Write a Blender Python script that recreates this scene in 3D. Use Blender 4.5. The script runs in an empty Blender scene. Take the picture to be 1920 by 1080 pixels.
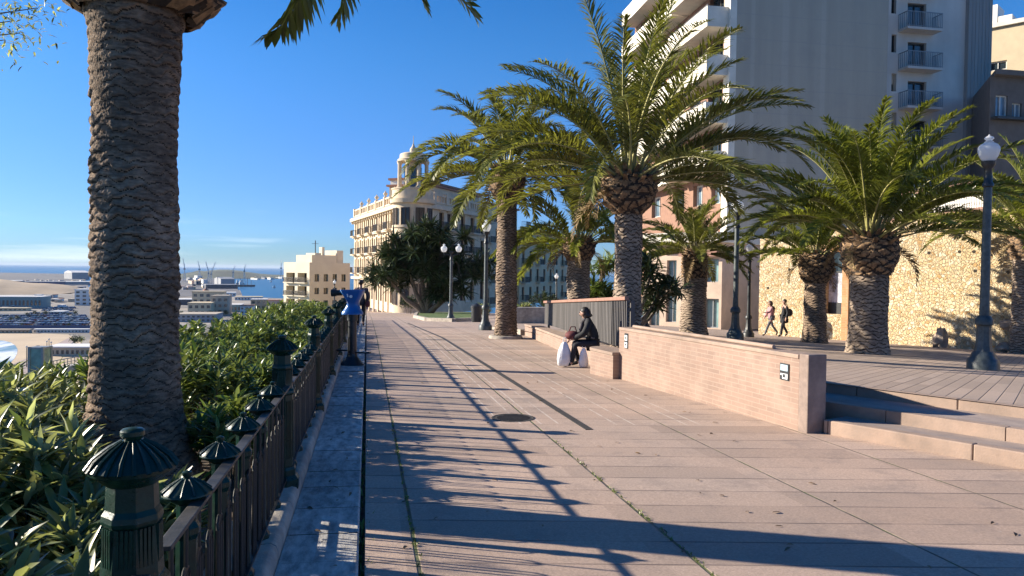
import bpy, math, random
import numpy as np
from mathutils import Vector, Matrix
random.seed(7); np.random.seed(7)
scene = bpy.context.scene
col = scene.collection
R = math.radians
# ------------------------------------------------------------------ camera
YAW, PITCH, ROLL, FPX = R(11.0), R(-1.35), R(0.7), 1400.0
CAM = Vector((0, 0, 1.6))
_f = Vector((math.sin(YAW)*math.cos(PITCH), math.cos(YAW)*math.cos(PITCH), math.sin(PITCH)))
_r0 = Vector((math.cos(YAW), -math.sin(YAW), 0))
_u0 = _r0.cross(_f)
RT = _r0*math.cos(ROLL) + _u0*math.sin(ROLL)
UP = -_r0*math.sin(ROLL) + _u0*math.cos(ROLL)
FW = _f
cd = bpy.data.cameras.new('camera'); cam = bpy.data.objects.new('camera', cd); col.objects.link(cam)
cd.sensor_width = 36; cd.lens = FPX/1920*36; cd.clip_start = 0.05; cd.clip_end = 60000
m3 = Matrix((RT, UP, -FW)).transposed()
cam.matrix_world = Matrix.Translation(CAM) @ m3.to_4x4()
scene.camera = cam
# ------------------------------------------------------------------ light
SUN_EL, SUN_AZ = R(21.0), R(-65.5)          # azimuth clockwise from +Y
w = bpy.data.worlds.new('World'); scene.world = w; w.use_nodes = True
nt = w.node_tree; nt.nodes.clear()
sky = nt.nodes.new('ShaderNodeTexSky'); sky.sky_type = 'NISHITA'; sky.sun_disc = False
sky.sun_elevation = SUN_EL; sky.sun_rotation = SUN_AZ; sky.altitude = 0
sky.air_density = 0.9; sky.dust_density = 0.15; sky.ozone_density = 3.2
hsv = nt.nodes.new('ShaderNodeHueSaturation'); hsv.inputs['Saturation'].default_value = 1.34; hsv.inputs['Value'].default_value = 0.94; hsv.inputs['Hue'].default_value = 0.51
tc = nt.nodes.new('ShaderNodeTexCoord'); mp = nt.nodes.new('ShaderNodeMapping'); mp.inputs['Scale'].default_value = (1.6, 1.6, 26)
nz = nt.nodes.new('ShaderNodeTexNoise'); nz.inputs['Scale'].default_value = 1.7; nz.inputs['Detail'].default_value = 7; nz.inputs['Roughness'].default_value = 0.55
rp = nt.nodes.new('ShaderNodeValToRGB'); rp.color_ramp.elements[0].position = 0.56; rp.color_ramp.elements[1].position = 0.82
sx = nt.nodes.new('ShaderNodeSeparateXYZ')
mr = nt.nodes.new('ShaderNodeMapRange'); mr.inputs['From Min'].default_value = 0.09; mr.inputs['From Max'].default_value = 0.0
mu = nt.nodes.new('ShaderNodeMath'); mu.operation = 'MULTIPLY'
mx = nt.nodes.new('ShaderNodeMix'); mx.data_type = 'RGBA'; mx.inputs[7].default_value = (6.5, 7.2, 7.8, 1)
bg = nt.nodes.new('ShaderNodeBackground'); bg.inputs['Strength'].default_value = 0.086
ow = nt.nodes.new('ShaderNodeOutputWorld')
L = nt.links.new
L(sky.outputs[0], hsv.inputs['Color']); L(tc.outputs['Generated'], mp.inputs[0]); L(mp.outputs[0], nz.inputs['Vector'])
L(nz.outputs[0], rp.inputs[0]); L(tc.outputs['Generated'], sx.inputs[0]); L(sx.outputs['Z'], mr.inputs['Value'])
L(rp.outputs[0], mu.inputs[0]); L(mr.outputs[0], mu.inputs[1]); L(mu.outputs[0], mx.inputs[0])
# clear winter air: the band above the horizon is pale blue
hz = nt.nodes.new('ShaderNodeMapRange'); hz.inputs['From Min'].default_value = 0.30; hz.inputs['From Max'].default_value = 0.0; hz.interpolation_type = 'SMOOTHSTEP'
hm = nt.nodes.new('ShaderNodeMix'); hm.data_type = 'RGBA'; hm.blend_type = 'MULTIPLY'; hm.inputs[7].default_value = (0.32, 0.50, 0.88, 1)
L(sx.outputs['Z'], hz.inputs['Value']); L(hz.outputs[0], hm.inputs[0]); L(hsv.outputs[0], hm.inputs[6]); L(hm.outputs[2], mx.inputs[6])
# unseen warm glow round the sun, added for shadow fill; not wired in
SDV = (math.sin(SUN_AZ)*math.cos(SUN_EL), math.cos(SUN_AZ)*math.cos(SUN_EL), math.sin(SUN_EL))
dt = nt.nodes.new('ShaderNodeVectorMath'); dt.operation = 'DOT_PRODUCT'; dt.inputs[1].default_value = SDV
ar = nt.nodes.new('ShaderNodeMapRange'); ar.inputs['From Min'].default_value = 0.80; ar.inputs['From Max'].default_value = 1.0; ar.interpolation_type = 'SMOOTHSTEP'
ad = nt.nodes.new('ShaderNodeMix'); ad.data_type = 'RGBA'; ad.blend_type = 'ADD'; ad.inputs[7].default_value = (36.0, 20.0, 9.0, 1)
L(tc.outputs['Generated'], dt.inputs[0]); L(dt.outputs['Value'], ar.inputs['Value']); L(ar.outputs[0], ad.inputs[0]); L(mx.outputs[2], ad.inputs[6]); L(mx.outputs[2], bg.inputs[0]); L(bg.outputs[0], ow.inputs[0])
sd = bpy.data.lights.new('sun', 'SUN'); sd.energy = 5.0; sd.angle = R(0.5); sd.color = (1.0, 0.90, 0.745)
so = bpy.data.objects.new('sun', sd); col.objects.link(so)
SD = Vector((math.sin(SUN_AZ)*math.cos(SUN_EL), math.cos(SUN_AZ)*math.cos(SUN_EL), math.sin(SUN_EL)))
so.rotation_euler = SD.to_track_quat('Z', 'Y').to_euler(); so.location = (-40, 20, 40)
scene.view_settings.view_transform = 'Standard'; scene.view_settings.look = 'None'
scene.view_settings.exposure = 1.18; scene.view_settings.gamma = 1.0
try: scene.cycles.max_bounces = 6; scene.cycles.transparent_max_bounces = 8
except Exception: pass
# ------------------------------------------------------------------ survey of the place (pixel of the photograph -> place)
def smooth(a, b, x):
    t = min(1, max(0, (x-a)/(b-a))); return t*t*(3-2*t)
def zp(Y):
    if Y < 22: return -.0186*Y
    if Y < 45: return -.409-.042*(Y-22)
    if Y < 130: return -1.375-.05*(Y-45)
    return -5.625-.02*(Y-130)
def zq(X, Y):
    return .28-.038*(Y-8)-.045*(X-5)
def zg(X, Y):                                 # far plaza joins the promenade
    if X < 4.8 and Y > 22.5: return zp(Y)
    t = smooth(22, 30, Y)*(1-smooth(4.8, 13, X))
    return zq(X, Y)*(1-t) + zp(Y)*t if Y < 45 else zp(Y)*(1-smooth(4.8, 13, X)) + (zq(X, 45)-.05*(Y-45))*smooth(4.8, 13, X)
def ray(px, py): return FW + RT*((px-960)/FPX) - UP*((py-540)/FPX)
def at(px, py, d): return CAM + ray(px, py)*d
def hit(px, py, fn):
    v = ray(px, py); a = 1.0; d = a
    g = lambda d: (CAM+v*d).z - fn((CAM+v*d).x, (CAM+v*d).y)
    while g(d) > 0 and d < 400: a = d; d *= 1.02
    b = d
    for _ in range(40):
        m = (a+b)/2
        if g(m) > 0: a = m
        else: b = m
    return CAM+v*b
def P_(px, py): return hit(px, py, lambda x, y: zp(y))
def Q_(px, py): return hit(px, py, zg)
def flat(px, py, z):
    v = ray(px, py); return CAM + v*((z-CAM.z)/v.z)
def depth(p): return (p-CAM).dot(FW)
def pxx(p):
    q = p-CAM; return 960+FPX*q.dot(RT)/q.dot(FW)
def ztop(p, py):                              # height over p of what the photo shows at row py
    q = at(pxx(p), py, depth(p)); return q.z-p.z
# ------------------------------------------------------------------ mesh helpers
WL = {}
def world_of(o):
    return WL.get(o.name, Vector((0, 0, 0))) if o else Vector((0, 0, 0))
def link(name, me, mats, parent=None):
    o = bpy.data.objects.new(name, me); col.objects.link(o)
    for m in (mats if isinstance(mats, (list, tuple)) else [mats]): me.materials.append(m)
    if parent: o.parent = parent; WL[o.name] = world_of(parent).copy()
    return o
class MB:
    def __init__(s): s.v = []; s.f = []; s.mi = 0; s.m = []
    def add(s, vs, fs):
        n = len(s.v); s.v += [tuple(p) for p in vs]
        for f in fs: s.f.append(tuple(i+n for i in f)); s.m.append(s.mi)
        return s
    def frame(s, o, ux, uy, uz, lo, hi):
        o, ux, uy, uz = map(Vector, (o, ux, uy, uz))
        c = [o+ux*(hi[0] if i & 1 else lo[0])+uy*(hi[1] if i & 2 else lo[1])+uz*(hi[2] if i & 4 else lo[2]) for i in range(8)]
        f = [(0, 2, 3, 1), (4, 5, 7, 6), (0, 1, 5, 4), (2, 6, 7, 3), (0, 4, 6, 2), (1, 3, 7, 5)]
        if ux.cross(uy).dot(uz) < 0: f = [q[::-1] for q in f]
        return s.add(c, f)
    def box(s, c, size, rz=0):
        ca, sa = math.cos(rz), math.sin(rz); h = [x/2 for x in size]
        return s.frame(c, (ca, sa, 0), (-sa, ca, 0), (0, 0, 1), [-x for x in h], h)
    def bar(s, a, b, wd, ht=None, up=(0, 0, 1)):
        a, b = Vector(a), Vector(b); d = (b-a); l = d.length; d.normalize(); ht = ht or wd
        x = d.cross(Vector(up))
        if x.length < 1e-4: x = d.cross(Vector((1, 0, 0)))
        x.normalize(); z = x.cross(d)
        return s.frame(a, d, x, z, (0, -wd/2, -ht/2), (l, wd/2, ht/2))
    def lathe(s, prof, n=16, c=(0, 0, 0), rz=0, cap=True, flute=0, nf=8):
        c = Vector(c); vs = []; fs = []
        for (r, z) in prof:
            for i in range(n):
                a = 2*math.pi*i/n+rz; rr = r*(1+flute*math.cos(nf*(a-rz)))
                vs.append((c.x+rr*math.cos(a), c.y+rr*math.sin(a), c.z+z))
        for j in range(len(prof)-1):
            for i in range(n):
                k = (i+1) % n; fs.append((j*n+i, j*n+k, (j+1)*n+k, (j+1)*n+i))
        if cap: fs.append(tuple(range(n))[::-1]); fs.append(tuple((len(prof)-1)*n+i for i in range(n)))
        return s.add(vs, fs)
    def tube(s, pts, rad, n=8, cap=True):
        pts = [Vector(p) for p in pts]; vs = []; fs = []; m = len(pts)
        ref = Vector((0, 0, 1)); 
        for j, p in enumerate(pts):
            t = (pts[min(j+1, m-1)]-pts[max(j-1, 0)]).normalized()
            x = t.cross(ref)
            if x.length < .05: x = t.cross(Vector((1, 0, 0)))
            x.normalize(); y = x.cross(t)
            r = rad[j] if isinstance(rad, (list, tuple)) else rad
            for i in range(n):
                a = 2*math.pi*i/n; vs.append(p+x*(r*math.cos(a))+y*(r*math.sin(a)))
        for j in range(m-1):
            for i in range(n):
                k = (i+1) % n; fs.append((j*n+i, (j+1)*n+i, (j+1)*n+k, j*n+k))
        if cap: fs.append(tuple(range(n))); fs.append(tuple((m-1)*n+i for i in range(n))[::-1])
        return s.add(vs, fs)
    def prism(s, poly, z0, z1):
        n = len(poly); a = sum(poly[i][0]*poly[(i+1) % n][1]-poly[(i+1) % n][0]*poly[i][1] for i in range(n))
        if a < 0: poly = poly[::-1]
        f0 = z0 if callable(z0) else (lambda x, y: z0); f1 = z1 if callable(z1) else (lambda x, y: z1)
        vs = [(x, y, f0(x, y)) for x, y in poly]+[(x, y, f1(x, y)) for x, y in poly]
        fs = [tuple(range(n))[::-1], tuple(range(n, 2*n))]+[(i, (i+1) % n, n+(i+1) % n, n+i) for i in range(n)]
        return s.add(vs, fs)
    def ball(s, c, r, n=12, m=8, sq=(1, 1, 1)):
        c = Vector(c); vs = []; fs = []
        for j in range(m+1):
            t = math.pi*j/m
            for i in range(n):
                a = 2*math.pi*i/n; vs.append((c.x+r*sq[0]*math.sin(t)*math.cos(a), c.y+r*sq[1]*math.sin(t)*math.sin(a), c.z-r*sq[2]*math.cos(t)))
        for j in range(m):
            for i in range(n):
                k = (i+1) % n; fs.append((j*n+i, j*n+k, (j+1)*n+k, (j+1)*n+i))
        return s.add(vs, fs)
    def build(s, name, mats, parent=None, smooth=False, bevel=0, ang=40):
        me = bpy.data.meshes.new(name); o0 = world_of(parent)
        me.from_pydata([(x-o0.x, y-o0.y, z-o0.z) for x, y, z in s.v], [], s.f)
        if any(s.m): me.polygons.foreach_set('material_index', s.m)
        if smooth:
            me.polygons.foreach_set('use_smooth', [True]*len(s.f))
            if smooth != 'all':
                try: me.set_sharp_from_angle(angle=R(ang))
                except Exception: pass
        me.update()
        o = link(name, me, mats, parent)
        if bevel:
            b = o.modifiers.new('bevel', 'BEVEL'); b.width = bevel; b.segments = 2; b.limit_method = 'ANGLE'
        return o
def np_mesh(name, V, F, mats, parent=None, mi=None, smooth=False):
    """V (n,3) world coordinates, F (m,3|4)"""
    me = bpy.data.meshes.new(name); o0 = world_of(parent); k = F.shape[1]
    V = np.asarray(V, dtype=np.float32)-np.array(o0, dtype=np.float32)
    me.vertices.add(len(V)); me.vertices.foreach_set('co', V.ravel())
    me.loops.add(F.size); me.loops.foreach_set('vertex_index', F.ravel().astype(np.int32))
    me.polygons.add(len(F)); me.polygons.foreach_set('loop_start', np.arange(0, F.size, k, dtype=np.int32))
    me.polygons.foreach_set('loop_total', np.full(len(F), k, dtype=np.int32))
    if mi is not None: me.polygons.foreach_set('material_index', np.asarray(mi, dtype=np.int32))
    if smooth: me.polygons.foreach_set('use_smooth', np.ones(len(F), dtype=bool))
    me.update(calc_edges=True); me.validate()
    return link(name, me, mats, parent)
def tag(o, label, cat, group=None):
    o['label'] = label; o['category'] = cat
    if group: o['group'] = group
    return o
def thing(name, label, cat, loc=(0, 0, 0), group=None, rz=0):
    o = bpy.data.objects.new(name, None); col.objects.link(o); o.empty_display_size = .2
    o.location = loc; o.rotation_euler = (0, 0, rz); WL[o.name] = Vector(loc)
    return tag(o, label, cat, group)
def local(name, label, cat, group=None):      # designed round the origin, moved afterwards
    return thing(name, label, cat, (0, 0, 0), group)
def place(o, p, rz=0, sc=1.0):
    o.location = p; o.rotation_euler = (0, 0, rz); o.scale = (sc, sc, sc); WL[o.name] = Vector(p)
def dup(o, p, rz=0, label=None, group=None, sc=1.0):
    def cp(a, par):
        c = a.copy(); col.objects.link(c); c.parent = par
        for ch in list(a.children): cp(ch, c)
        return c
    c = cp(o, None); place(c, p, rz, sc)
    if label: c['label'] = label
    if group: c['group'] = group
    return c
def struct(o): o['kind'] = 'structure'; return o
def stuff(o): o['kind'] = 'stuff'; return o
# ------------------------------------------------------------------ materials
def new_mat(name):
    m = bpy.data.materials.new(name); m.use_nodes = True
    return m, m.node_tree.nodes, m.node_tree.links, m.node_tree.nodes['Principled BSDF']
def c4(c): return (c[0], c[1], c[2], 1)
class N:                                      # terse node writing
    def __init__(s, m): s.n = m.node_tree.nodes; s.l = m.node_tree.links
    def mk(s, t, **kw):
        n = s.n.new(t)
        for k, v in kw.items(): setattr(n, k, v)
        return n
    def put(s, sock, v):
        if hasattr(v, 'is_output') or isinstance(v, bpy.types.NodeSocket): s.l.new(v, sock)
        else: sock.default_value = v
    def math(s, op, a, b=0.0, c=None, clamp=False):
        n = s.mk('ShaderNodeMath', operation=op, use_clamp=clamp); s.put(n.inputs[0], a); s.put(n.inputs[1], b)
        if c is not None: s.put(n.inputs[2], c)
        return n.outputs[0]
    def mix(s, f, a, b, mode='MIX'):
        n = s.mk('ShaderNodeMix', data_type='RGBA', blend_type=mode); s.put(n.inputs[0], f)
        s.put(n.inputs[6], a if not isinstance(a, tuple) else c4(a)); s.put(n.inputs[7], b if not isinstance(b, tuple) else c4(b))
        return n.outputs[2]
    def noise(s, vec, scale, detail=5, rough=.55, dist=0):
        n = s.mk('ShaderNodeTexNoise'); n.inputs['Scale'].default_value = scale; n.inputs['Detail'].default_value = detail
        n.inputs['Roughness'].default_value = rough; n.inputs['Distortion'].default_value = dist
        if vec: s.l.new(vec, n.inputs['Vector'])
        return n.outputs[0]
    def rng(s, v, a, b, c=0.0, d=1.0):
        n = s.mk('ShaderNodeMapRange'); s.put(n.inputs['Value'], v)
        for k, x in zip(('From Min', 'From Max', 'To Min', 'To Max'), (a, b, c, d)): n.inputs[k].default_value = x
        return n.outputs[0]
    def obj(s): return s.mk('ShaderNodeTexCoord').outputs['Object']
    def pos(s): return s.mk('ShaderNodeNewGeometry').outputs['Position']
    def xyz(s, v):
        n = s.mk('ShaderNodeSeparateXYZ'); s.l.new(v, n.inputs[0]); return n.outputs
    def mapping(s, v, scale=(1, 1, 1), rot=(0, 0, 0)):
        n = s.mk('ShaderNodeMapping'); s.l.new(v, n.inputs[0]); n.inputs['Scale'].default_value = scale; n.inputs['Rotation'].default_value = rot
        return n.outputs[0]
    def bump(s, h, dist, strength=1.0):
        n = s.mk('ShaderNodeBump'); n.inputs['Distance'].default_value = dist; n.inputs['Strength'].default_value = strength
        s.l.new(h, n.inputs['Height']); return n.outputs[0]
def pm(name, c1, c2=None, scale=6, rough=.75, bump=0, bscale=30, metal=0, spec=.5, big=None, stretch=(1, 1, 1), lo=.35, hi=.65, rnd=0, coat=0):
    m, n, l, b = new_mat(name); k = N(m)
    c2 = c2 or tuple(x*.75 for x in c1)
    v = k.mapping(k.obj(), stretch)
    f = k.rng(k.noise(v, scale, 8, .6), lo, hi)
    colr = k.mix(f, c2, c1)
    if big:
        g = k.rng(k.noise(k.obj(), big[0], 4), .35, .65, 1-big[1], 1+big[1]*.5)
        gm = k.mk('ShaderNodeCombineColor'); [l.new(g, gm.inputs[i]) for i in range(3)]
        colr = k.mix(1.0, colr, gm.outputs[0], 'MULTIPLY')
    if rnd:
        ri = k.mk('ShaderNodeNewGeometry').outputs['Random Per Island']
        g = k.rng(ri, 0, 1, 1-rnd, 1+rnd)
        gm = k.mk('ShaderNodeCombineColor'); [l.new(g, gm.inputs[i]) for i in range(3)]
        colr = k.mix(1.0, colr, gm.outputs[0], 'MULTIPLY')
    l.new(colr, b.inputs['Base Color']); b.inputs['Roughness'].default_value = rough
    b.inputs['Metallic'].default_value = metal; b.inputs['Specular IOR Level'].default_value = spec
    if coat: b.inputs['Coat Weight'].default_value = coat; b.inputs['Coat Roughness'].default_value = .15
    if bump: l.new(k.bump(k.noise(v, bscale, 8, .6), bump), b.inputs['Normal'])
    return m
def leaf_mat(name, top, under, tip=None, rough=.4, trans=.25, rnd=.35):
    m, n, l, b = new_mat(name); k = N(m)
    geo = k.mk('ShaderNodeNewGeometry')
    ri = geo.outputs['Random Per Island']
    g = k.rng(ri, 0, 1, 1-rnd, 1+rnd); gm = k.mk('ShaderNodeCombineColor'); [l.new(g, gm.inputs[i]) for i in range(3)]
    c = k.mix(k.rng(k.noise(k.obj(), 1.3, 3), .4, .6), top, tip or tuple(x*.8 for x in top))
    c = k.mix(geo.outputs['Backfacing'], c, under)
    c = k.mix(1.0, c, gm.outputs[0], 'MULTIPLY')
    l.new(c, b.inputs['Base Color']); b.inputs['Roughness'].default_value = rough
    tr = k.mk('ShaderNodeBsdfTranslucent'); c2 = k.mix(1.0, c, (1.0, 1.0, .45), 'MULTIPLY'); l.new(c2, tr.inputs[0])
    ms = k.mk('ShaderNodeMixShader'); ms.inputs[0].default_value = trans
    l.new(b.outputs[0], ms.inputs[1]); l.new(tr.outputs[0], ms.inputs[2]); l.new(ms.outputs[0], n['Material Output'].inputs[0])
    return m
def glass_mat(name, c, rough=.08, spec=.8):
    m, n, l, b = new_mat(name); k = N(m)
    l.new(k.mix(k.rng(k.noise(k.obj(), .9, 2), .35, .65), tuple(x*.6 for x in c), c), b.inputs['Base Color'])
    b.inputs['Roughness'].default_value = rough; b.inputs['Specular IOR Level'].default_value = spec; return m
# ------------------------------------------------------------------ the ground
def joint_mask(k, coord, period, width, off=0.0):
    f = k.math('FRACT', k.math('DIVIDE', k.math('ADD', coord, off), period))
    d = k.math('ABSOLUTE', k.math('SUBTRACT', f, .5))
    return k.rng(d, .5-width/period/2*1.6, .5-width/period/2*.6)
def line_mask(k, coord, x0, width):
    return k.rng(k.math('ABSOLUTE', k.math('SUBTRACT', coord, x0)), width*.7, width*.35)
def grey(k, v):
    gm = k.mk('ShaderNodeCombineColor'); [k.l.new(v, gm.inputs[i]) for i in range(3)]; return gm.outputs[0]
def paving_mat():
    m, n, l, b = new_mat('pink_paving'); k = N(m); pos = k.pos(); x, y, z = k.xyz(pos)
    wob = k.math('MULTIPLY', k.math('SUBTRACT', k.noise(pos, 3.0, 3), .5), .012)
    s = k.math('ADD', k.math('ADD', k.math('MULTIPLY', y, math.cos(YAW)), k.math('MULTIPLY', x, math.sin(YAW))), wob)
    x2 = k.math('ADD', x, wob)
    row = k.math('FLOOR', k.math('DIVIDE', s, .385))
    colm = k.math('FLOOR', k.math('DIVIDE', k.math('ADD', x, 1.23), 1.46))
    cv = k.mk('ShaderNodeCombineXYZ'); l.new(row, cv.inputs[0]); l.new(colm, cv.inputs[1])
    wn = k.mk('ShaderNodeTexWhiteNoise', noise_dimensions='2D'); l.new(cv.outputs[0], wn.inputs['Vector'])
    base = k.mix(k.rng(k.noise(pos, .55, 5), .35, .65), (.47, .335, .255), (.395, .30, .24))
    base = k.mix(1.0, base, grey(k, k.rng(wn.outputs['Value'], 0, 1, .82, 1.1)), 'MULTIPLY')
    base = k.mix(1.0, base, grey(k, k.rng(k.noise(pos, 55, 6, .75), .3, .7, .66, 1.18)), 'MULTIPLY')
    base = k.mix(k.rng(k.noise(pos, 2.2, 9, .75), .52, .68, 0, .5), base, (.20, .155, .135))
    # white specks of dried gum
    sp = k.rng(k.noise(pos, 14, 1), .80, .84, 0, .5); base = k.mix(sp, base, (.62, .55, .5))
    # cross joints, weaker here and there
    jf = k.math('MULTIPLY', joint_mask(k, s, .385, .016), k.rng(k.noise(pos, 1.1, 3), .36, .6, .12, .85))
    near = k.rng(x, .25, .32)
    base = k.mix(jf, base, (.10, .075, .065))
    # long joints, weeds in them
    lj = None
    for x0, wd in ((.30, .022), (1.89, .020), (3.35, .016), (4.67, .014)):
        q = line_mask(k, x2, x0, wd); lj = q if lj is None else k.math('MAXIMUM', lj, q)
    lj = k.math('MULTIPLY', lj, k.rng(k.noise(pos, 2.5, 3), .3, .5, .35, 1))
    jc = k.mix(k.rng(k.noise(pos, 6, 4), .42, .6), (.07, .06, .05), (.09, .11, .035))
    base = k.mix(lj, base, jc)
    # smooth strip with pale inlaid lines further up the promenade
    far = k.rng(s, 8.5, 8.52)
    inl = None
    for x0 in (1.52, 1.74, 1.97, 2.17, 2.82, 3.02, 3.62, 3.78):
        q = line_mask(k, x2, x0, .02); inl = q if inl is None else k.math('MAXIMUM', inl, q)
    inl = k.math('MULTIPLY', k.math('MULTIPLY', inl, far), k.rng(k.noise(pos, 4, 3), .38, .56, .05, .7))
    base = k.mix(inl, base, (.60, .52, .44))
    l.new(base, b.inputs['Base Color']); b.inputs['Roughness'].default_value = .82
    hgt = k.math('SUBTRACT', k.math('MULTIPLY', k.noise(pos, 90, 6, .7), .35), k.math('MULTIPLY', k.math('MAXIMUM', jf, lj), 1.0))
    l.new(k.bump(hgt, .006), b.inputs['Normal']); return m
def plaza_mat():
    m, n, l, b = new_mat('grey_pink_paving'); k = N(m); pos = k.pos(); x, y, z = k.xyz(pos)
    a = R(43)
    u = k.math('ADD', k.math('MULTIPLY', x, -math.sin(a)), k.math('MULTIPLY', y, math.cos(a)))
    v = k.math('ADD', k.math('MULTIPLY', x, math.cos(a)), k.math('MULTIPLY', y, math.sin(a)))
    cv = k.mk('ShaderNodeCombineXYZ'); l.new(k.math('FLOOR', k.math('DIVIDE', u, .16)), cv.inputs[0]); l.new(k.math('FLOOR', k.math('DIVIDE', v, 1.6)), cv.inputs[1])
    wn = k.mk('ShaderNodeTexWhiteNoise', noise_dimensions='2D'); l.new(cv.outputs[0], wn.inputs['Vector'])
    base = k.mix(k.rng(k.noise(pos, .5, 5), .35, .65), (.37, .285, .23), (.42, .315, .245))
    base = k.mix(1.0, base, grey(k, k.rng(wn.outputs['Value'], 0, 1, .84, 1.1)), 'MULTIPLY')
    base = k.mix(1.0, base, grey(k, k.rng(k.noise(pos, 50, 5, .7), .3, .7, .8, 1.1)), 'MULTIPLY')
    base = k.mix(k.rng(k.noise(pos, 1.6, 8, .7), .58, .75, 0, .4), base, (.19, .15, .13))
    j = k.math('MAXIMUM', k.math('MULTIPLY', joint_mask(k, u, .16, .011), .75), k.math('MULTIPLY', joint_mask(k, v, 1.6, .014), .3))
    base = k.mix(j, base, (.07, .055, .05))
    l.new(base, b.inputs['Base Color']); b.inputs['Roughness'].default_value = .82
    l.new(k.bump(k.math('SUBTRACT', k.math('MULTIPLY', k.noise(pos, 90, 6, .7), .35), j), .006), b.inputs['Normal']); return m
M = {}
M['pave'] = paving_mat(); M['plaza'] = plaza_mat()
M['ledge'] = pm('worn_white_stone', (.60, .57, .52), (.24, .225, .21), 16, .75, .004, 70, stretch=(1, .35, 1), big=(.9, .3))
M['kerb'] = pm('kerb_stone', (.48, .42, .34), (.30, .26, .22), 7, .8, .004, 50, big=(1.3, .25))
M['step'] = pm('pink_step_stone', (.36, .255, .195), (.27, .20, .157), 5, .8, .003, 60, big=(1.1, .2))
M['tread'] = pm('grazed_tread_tone', (.34, .27, .23), (.26, .21, .19), 6, .85, .003, 80, big=(.8, .2))  # greyer than the risers: sun grazing the treads, put into the colour
M['soil'] = pm('dry_soil', (.13, .09, .06), (.05, .037, .027), 9, .95, .03, 20)
M['concrete'] = pm('concrete', (.45, .42, .38), (.33, .31, .29), 4, .85, .003, 60, big=(.7, .2))
M['cast'] = pm('dark_green_cast_iron', (.006, .036, .024), (.004, .020, .014), 20, .30, .002, 40, spec=.3, coat=.06)
def rusty(m, amt=.70):
    k = N(m); b = m.node_tree.nodes['Principled BSDF']; src = b.inputs['Base Color'].links[0].from_socket
    f = k.rng(k.noise(k.obj(), 22, 8, .75), amt, amt+.04, 0, .8); m.node_tree.links.new(k.mix(f, src, (.11, .055, .03)), b.inputs['Base Color'])
    m.node_tree.links.new(k.rng(k.noise(k.obj(), 9, 6, .7), .35, .65, .22, .5), b.inputs['Roughness'])
rusty(M['cast'], .64)
M['castdk'] = pm('blackened_iron', (.010, .012, .012), (.005, .006, .006), 20, .45, .001, 60, spec=.5)
M['railtop'] = pm('worn_brown_rail_paint', (.065, .058, .05), (.02, .022, .02), 14, .5, .002, 60)
M['iron'] = pm('strip_disc_dark', (.055, .048, .042), (.03, .027, .025), 20, .7, .003, 50)  # dark tone for the painted step shadow and for the paving disc
M['fibre'] = pm('dark_scar_groove', (.05, .036, .027), (.025, .018, .014), 30, .95)
M['bark'] = pm('palm_bark', (.40, .285, .195), (.13, .09, .062), 14, .92, .018, 55, stretch=(1, 1, 3.0), big=(3.0, .45))
M['barkpale'] = pm('pale_palm_bark', (.40, .31, .23), (.17, .125, .095), 10, .92, .012, 38, stretch=(1, 1, 2), big=(1.5, .3))
M['stub'] = pm('cut_frond_stub', (.30, .19, .10), (.085, .052, .032), 12, .9, .01, 40, rnd=.35)
M['frond'] = leaf_mat('palm_leaflet', (.150, .165, .030), (.16, .165, .045), (.21, .215, .042), .40, .48, .45)
M['rachis'] = pm('frond_stalk', (.34, .32, .12), (.24, .22, .08), 3, .5)
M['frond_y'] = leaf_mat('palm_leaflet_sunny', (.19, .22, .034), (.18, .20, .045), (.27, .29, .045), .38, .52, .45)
M['leaf'] = leaf_mat('shrub_leaf', (.095, .135, .042), (.46, .49, .31), (.18, .20, .065), .30, .36, .55)
M['leaf2'] = leaf_mat('hedge_leaf', (.085, .14, .022), (.24, .29, .12), (.14, .19, .035), .34, .28, .55)
M['stem'] = pm('shrub_stem', (.16, .12, .075), (.09, .065, .045), 20, .8)
M['darkleaf'] = leaf_mat('dark_strap_leaf', (.034, .058, .020), (.05, .07, .03), (.055, .085, .022), .42, .12, .4)
M['trunk'] = pm('grey_trunk', (.22, .18, .14), (.11, .09, .07), 8, .9, .01, 30)
M['wood'] = pm('grey_slat', (.115, .105, .10), (.065, .06, .057), 6, .7, .003, 40, stretch=(1, 1, .15), rnd=.25)
M['brownrail'] = pm('red_brown_rail', (.33, .17, .12), (.25, .13, .09), 5, .6)
M['white'] = pm('white_plaster', (.80, .77, .70), (.68, .65, .59), 2, .8, big=(.4, .1))
M['globe'] = None
def sweep(mb, prof, Ys, fx=lambda y: 0.0, fz=zp):
    vs = []; fs = []; n = len(prof)
    for y in Ys:
        for (x, z) in prof: vs.append((x+fx(y), y, fz(y)+z))
    for j in range(len(Ys)-1):
        for i in range(n-1): fs.append((j*n+i, j*n+i+1, (j+1)*n+i+1, (j+1)*n+i))
    return mb.add(vs, fs)
YS = [-14+1.0*i for i in range(36)]+[22]+[23+1.5*i for i in range(60)]+[115+5*i for i in range(25)]
YS = sorted(set(round(y, 3) for y in YS))
mb = MB(); sweep(mb, [(-.005, -.3), (.0, 0), (1.6, 0), (3.2, 0), (4.6, 0), (5.8, 0), (7.0, 0)], [y for y in YS if y <= 23])
sweep(mb, [(-.0, 0), (1.6, 0), (3.2, 0), (4.83, 0)], [y for y in YS if y >= 23])
struct(mb.build('promenade', M['pave']))
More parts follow.
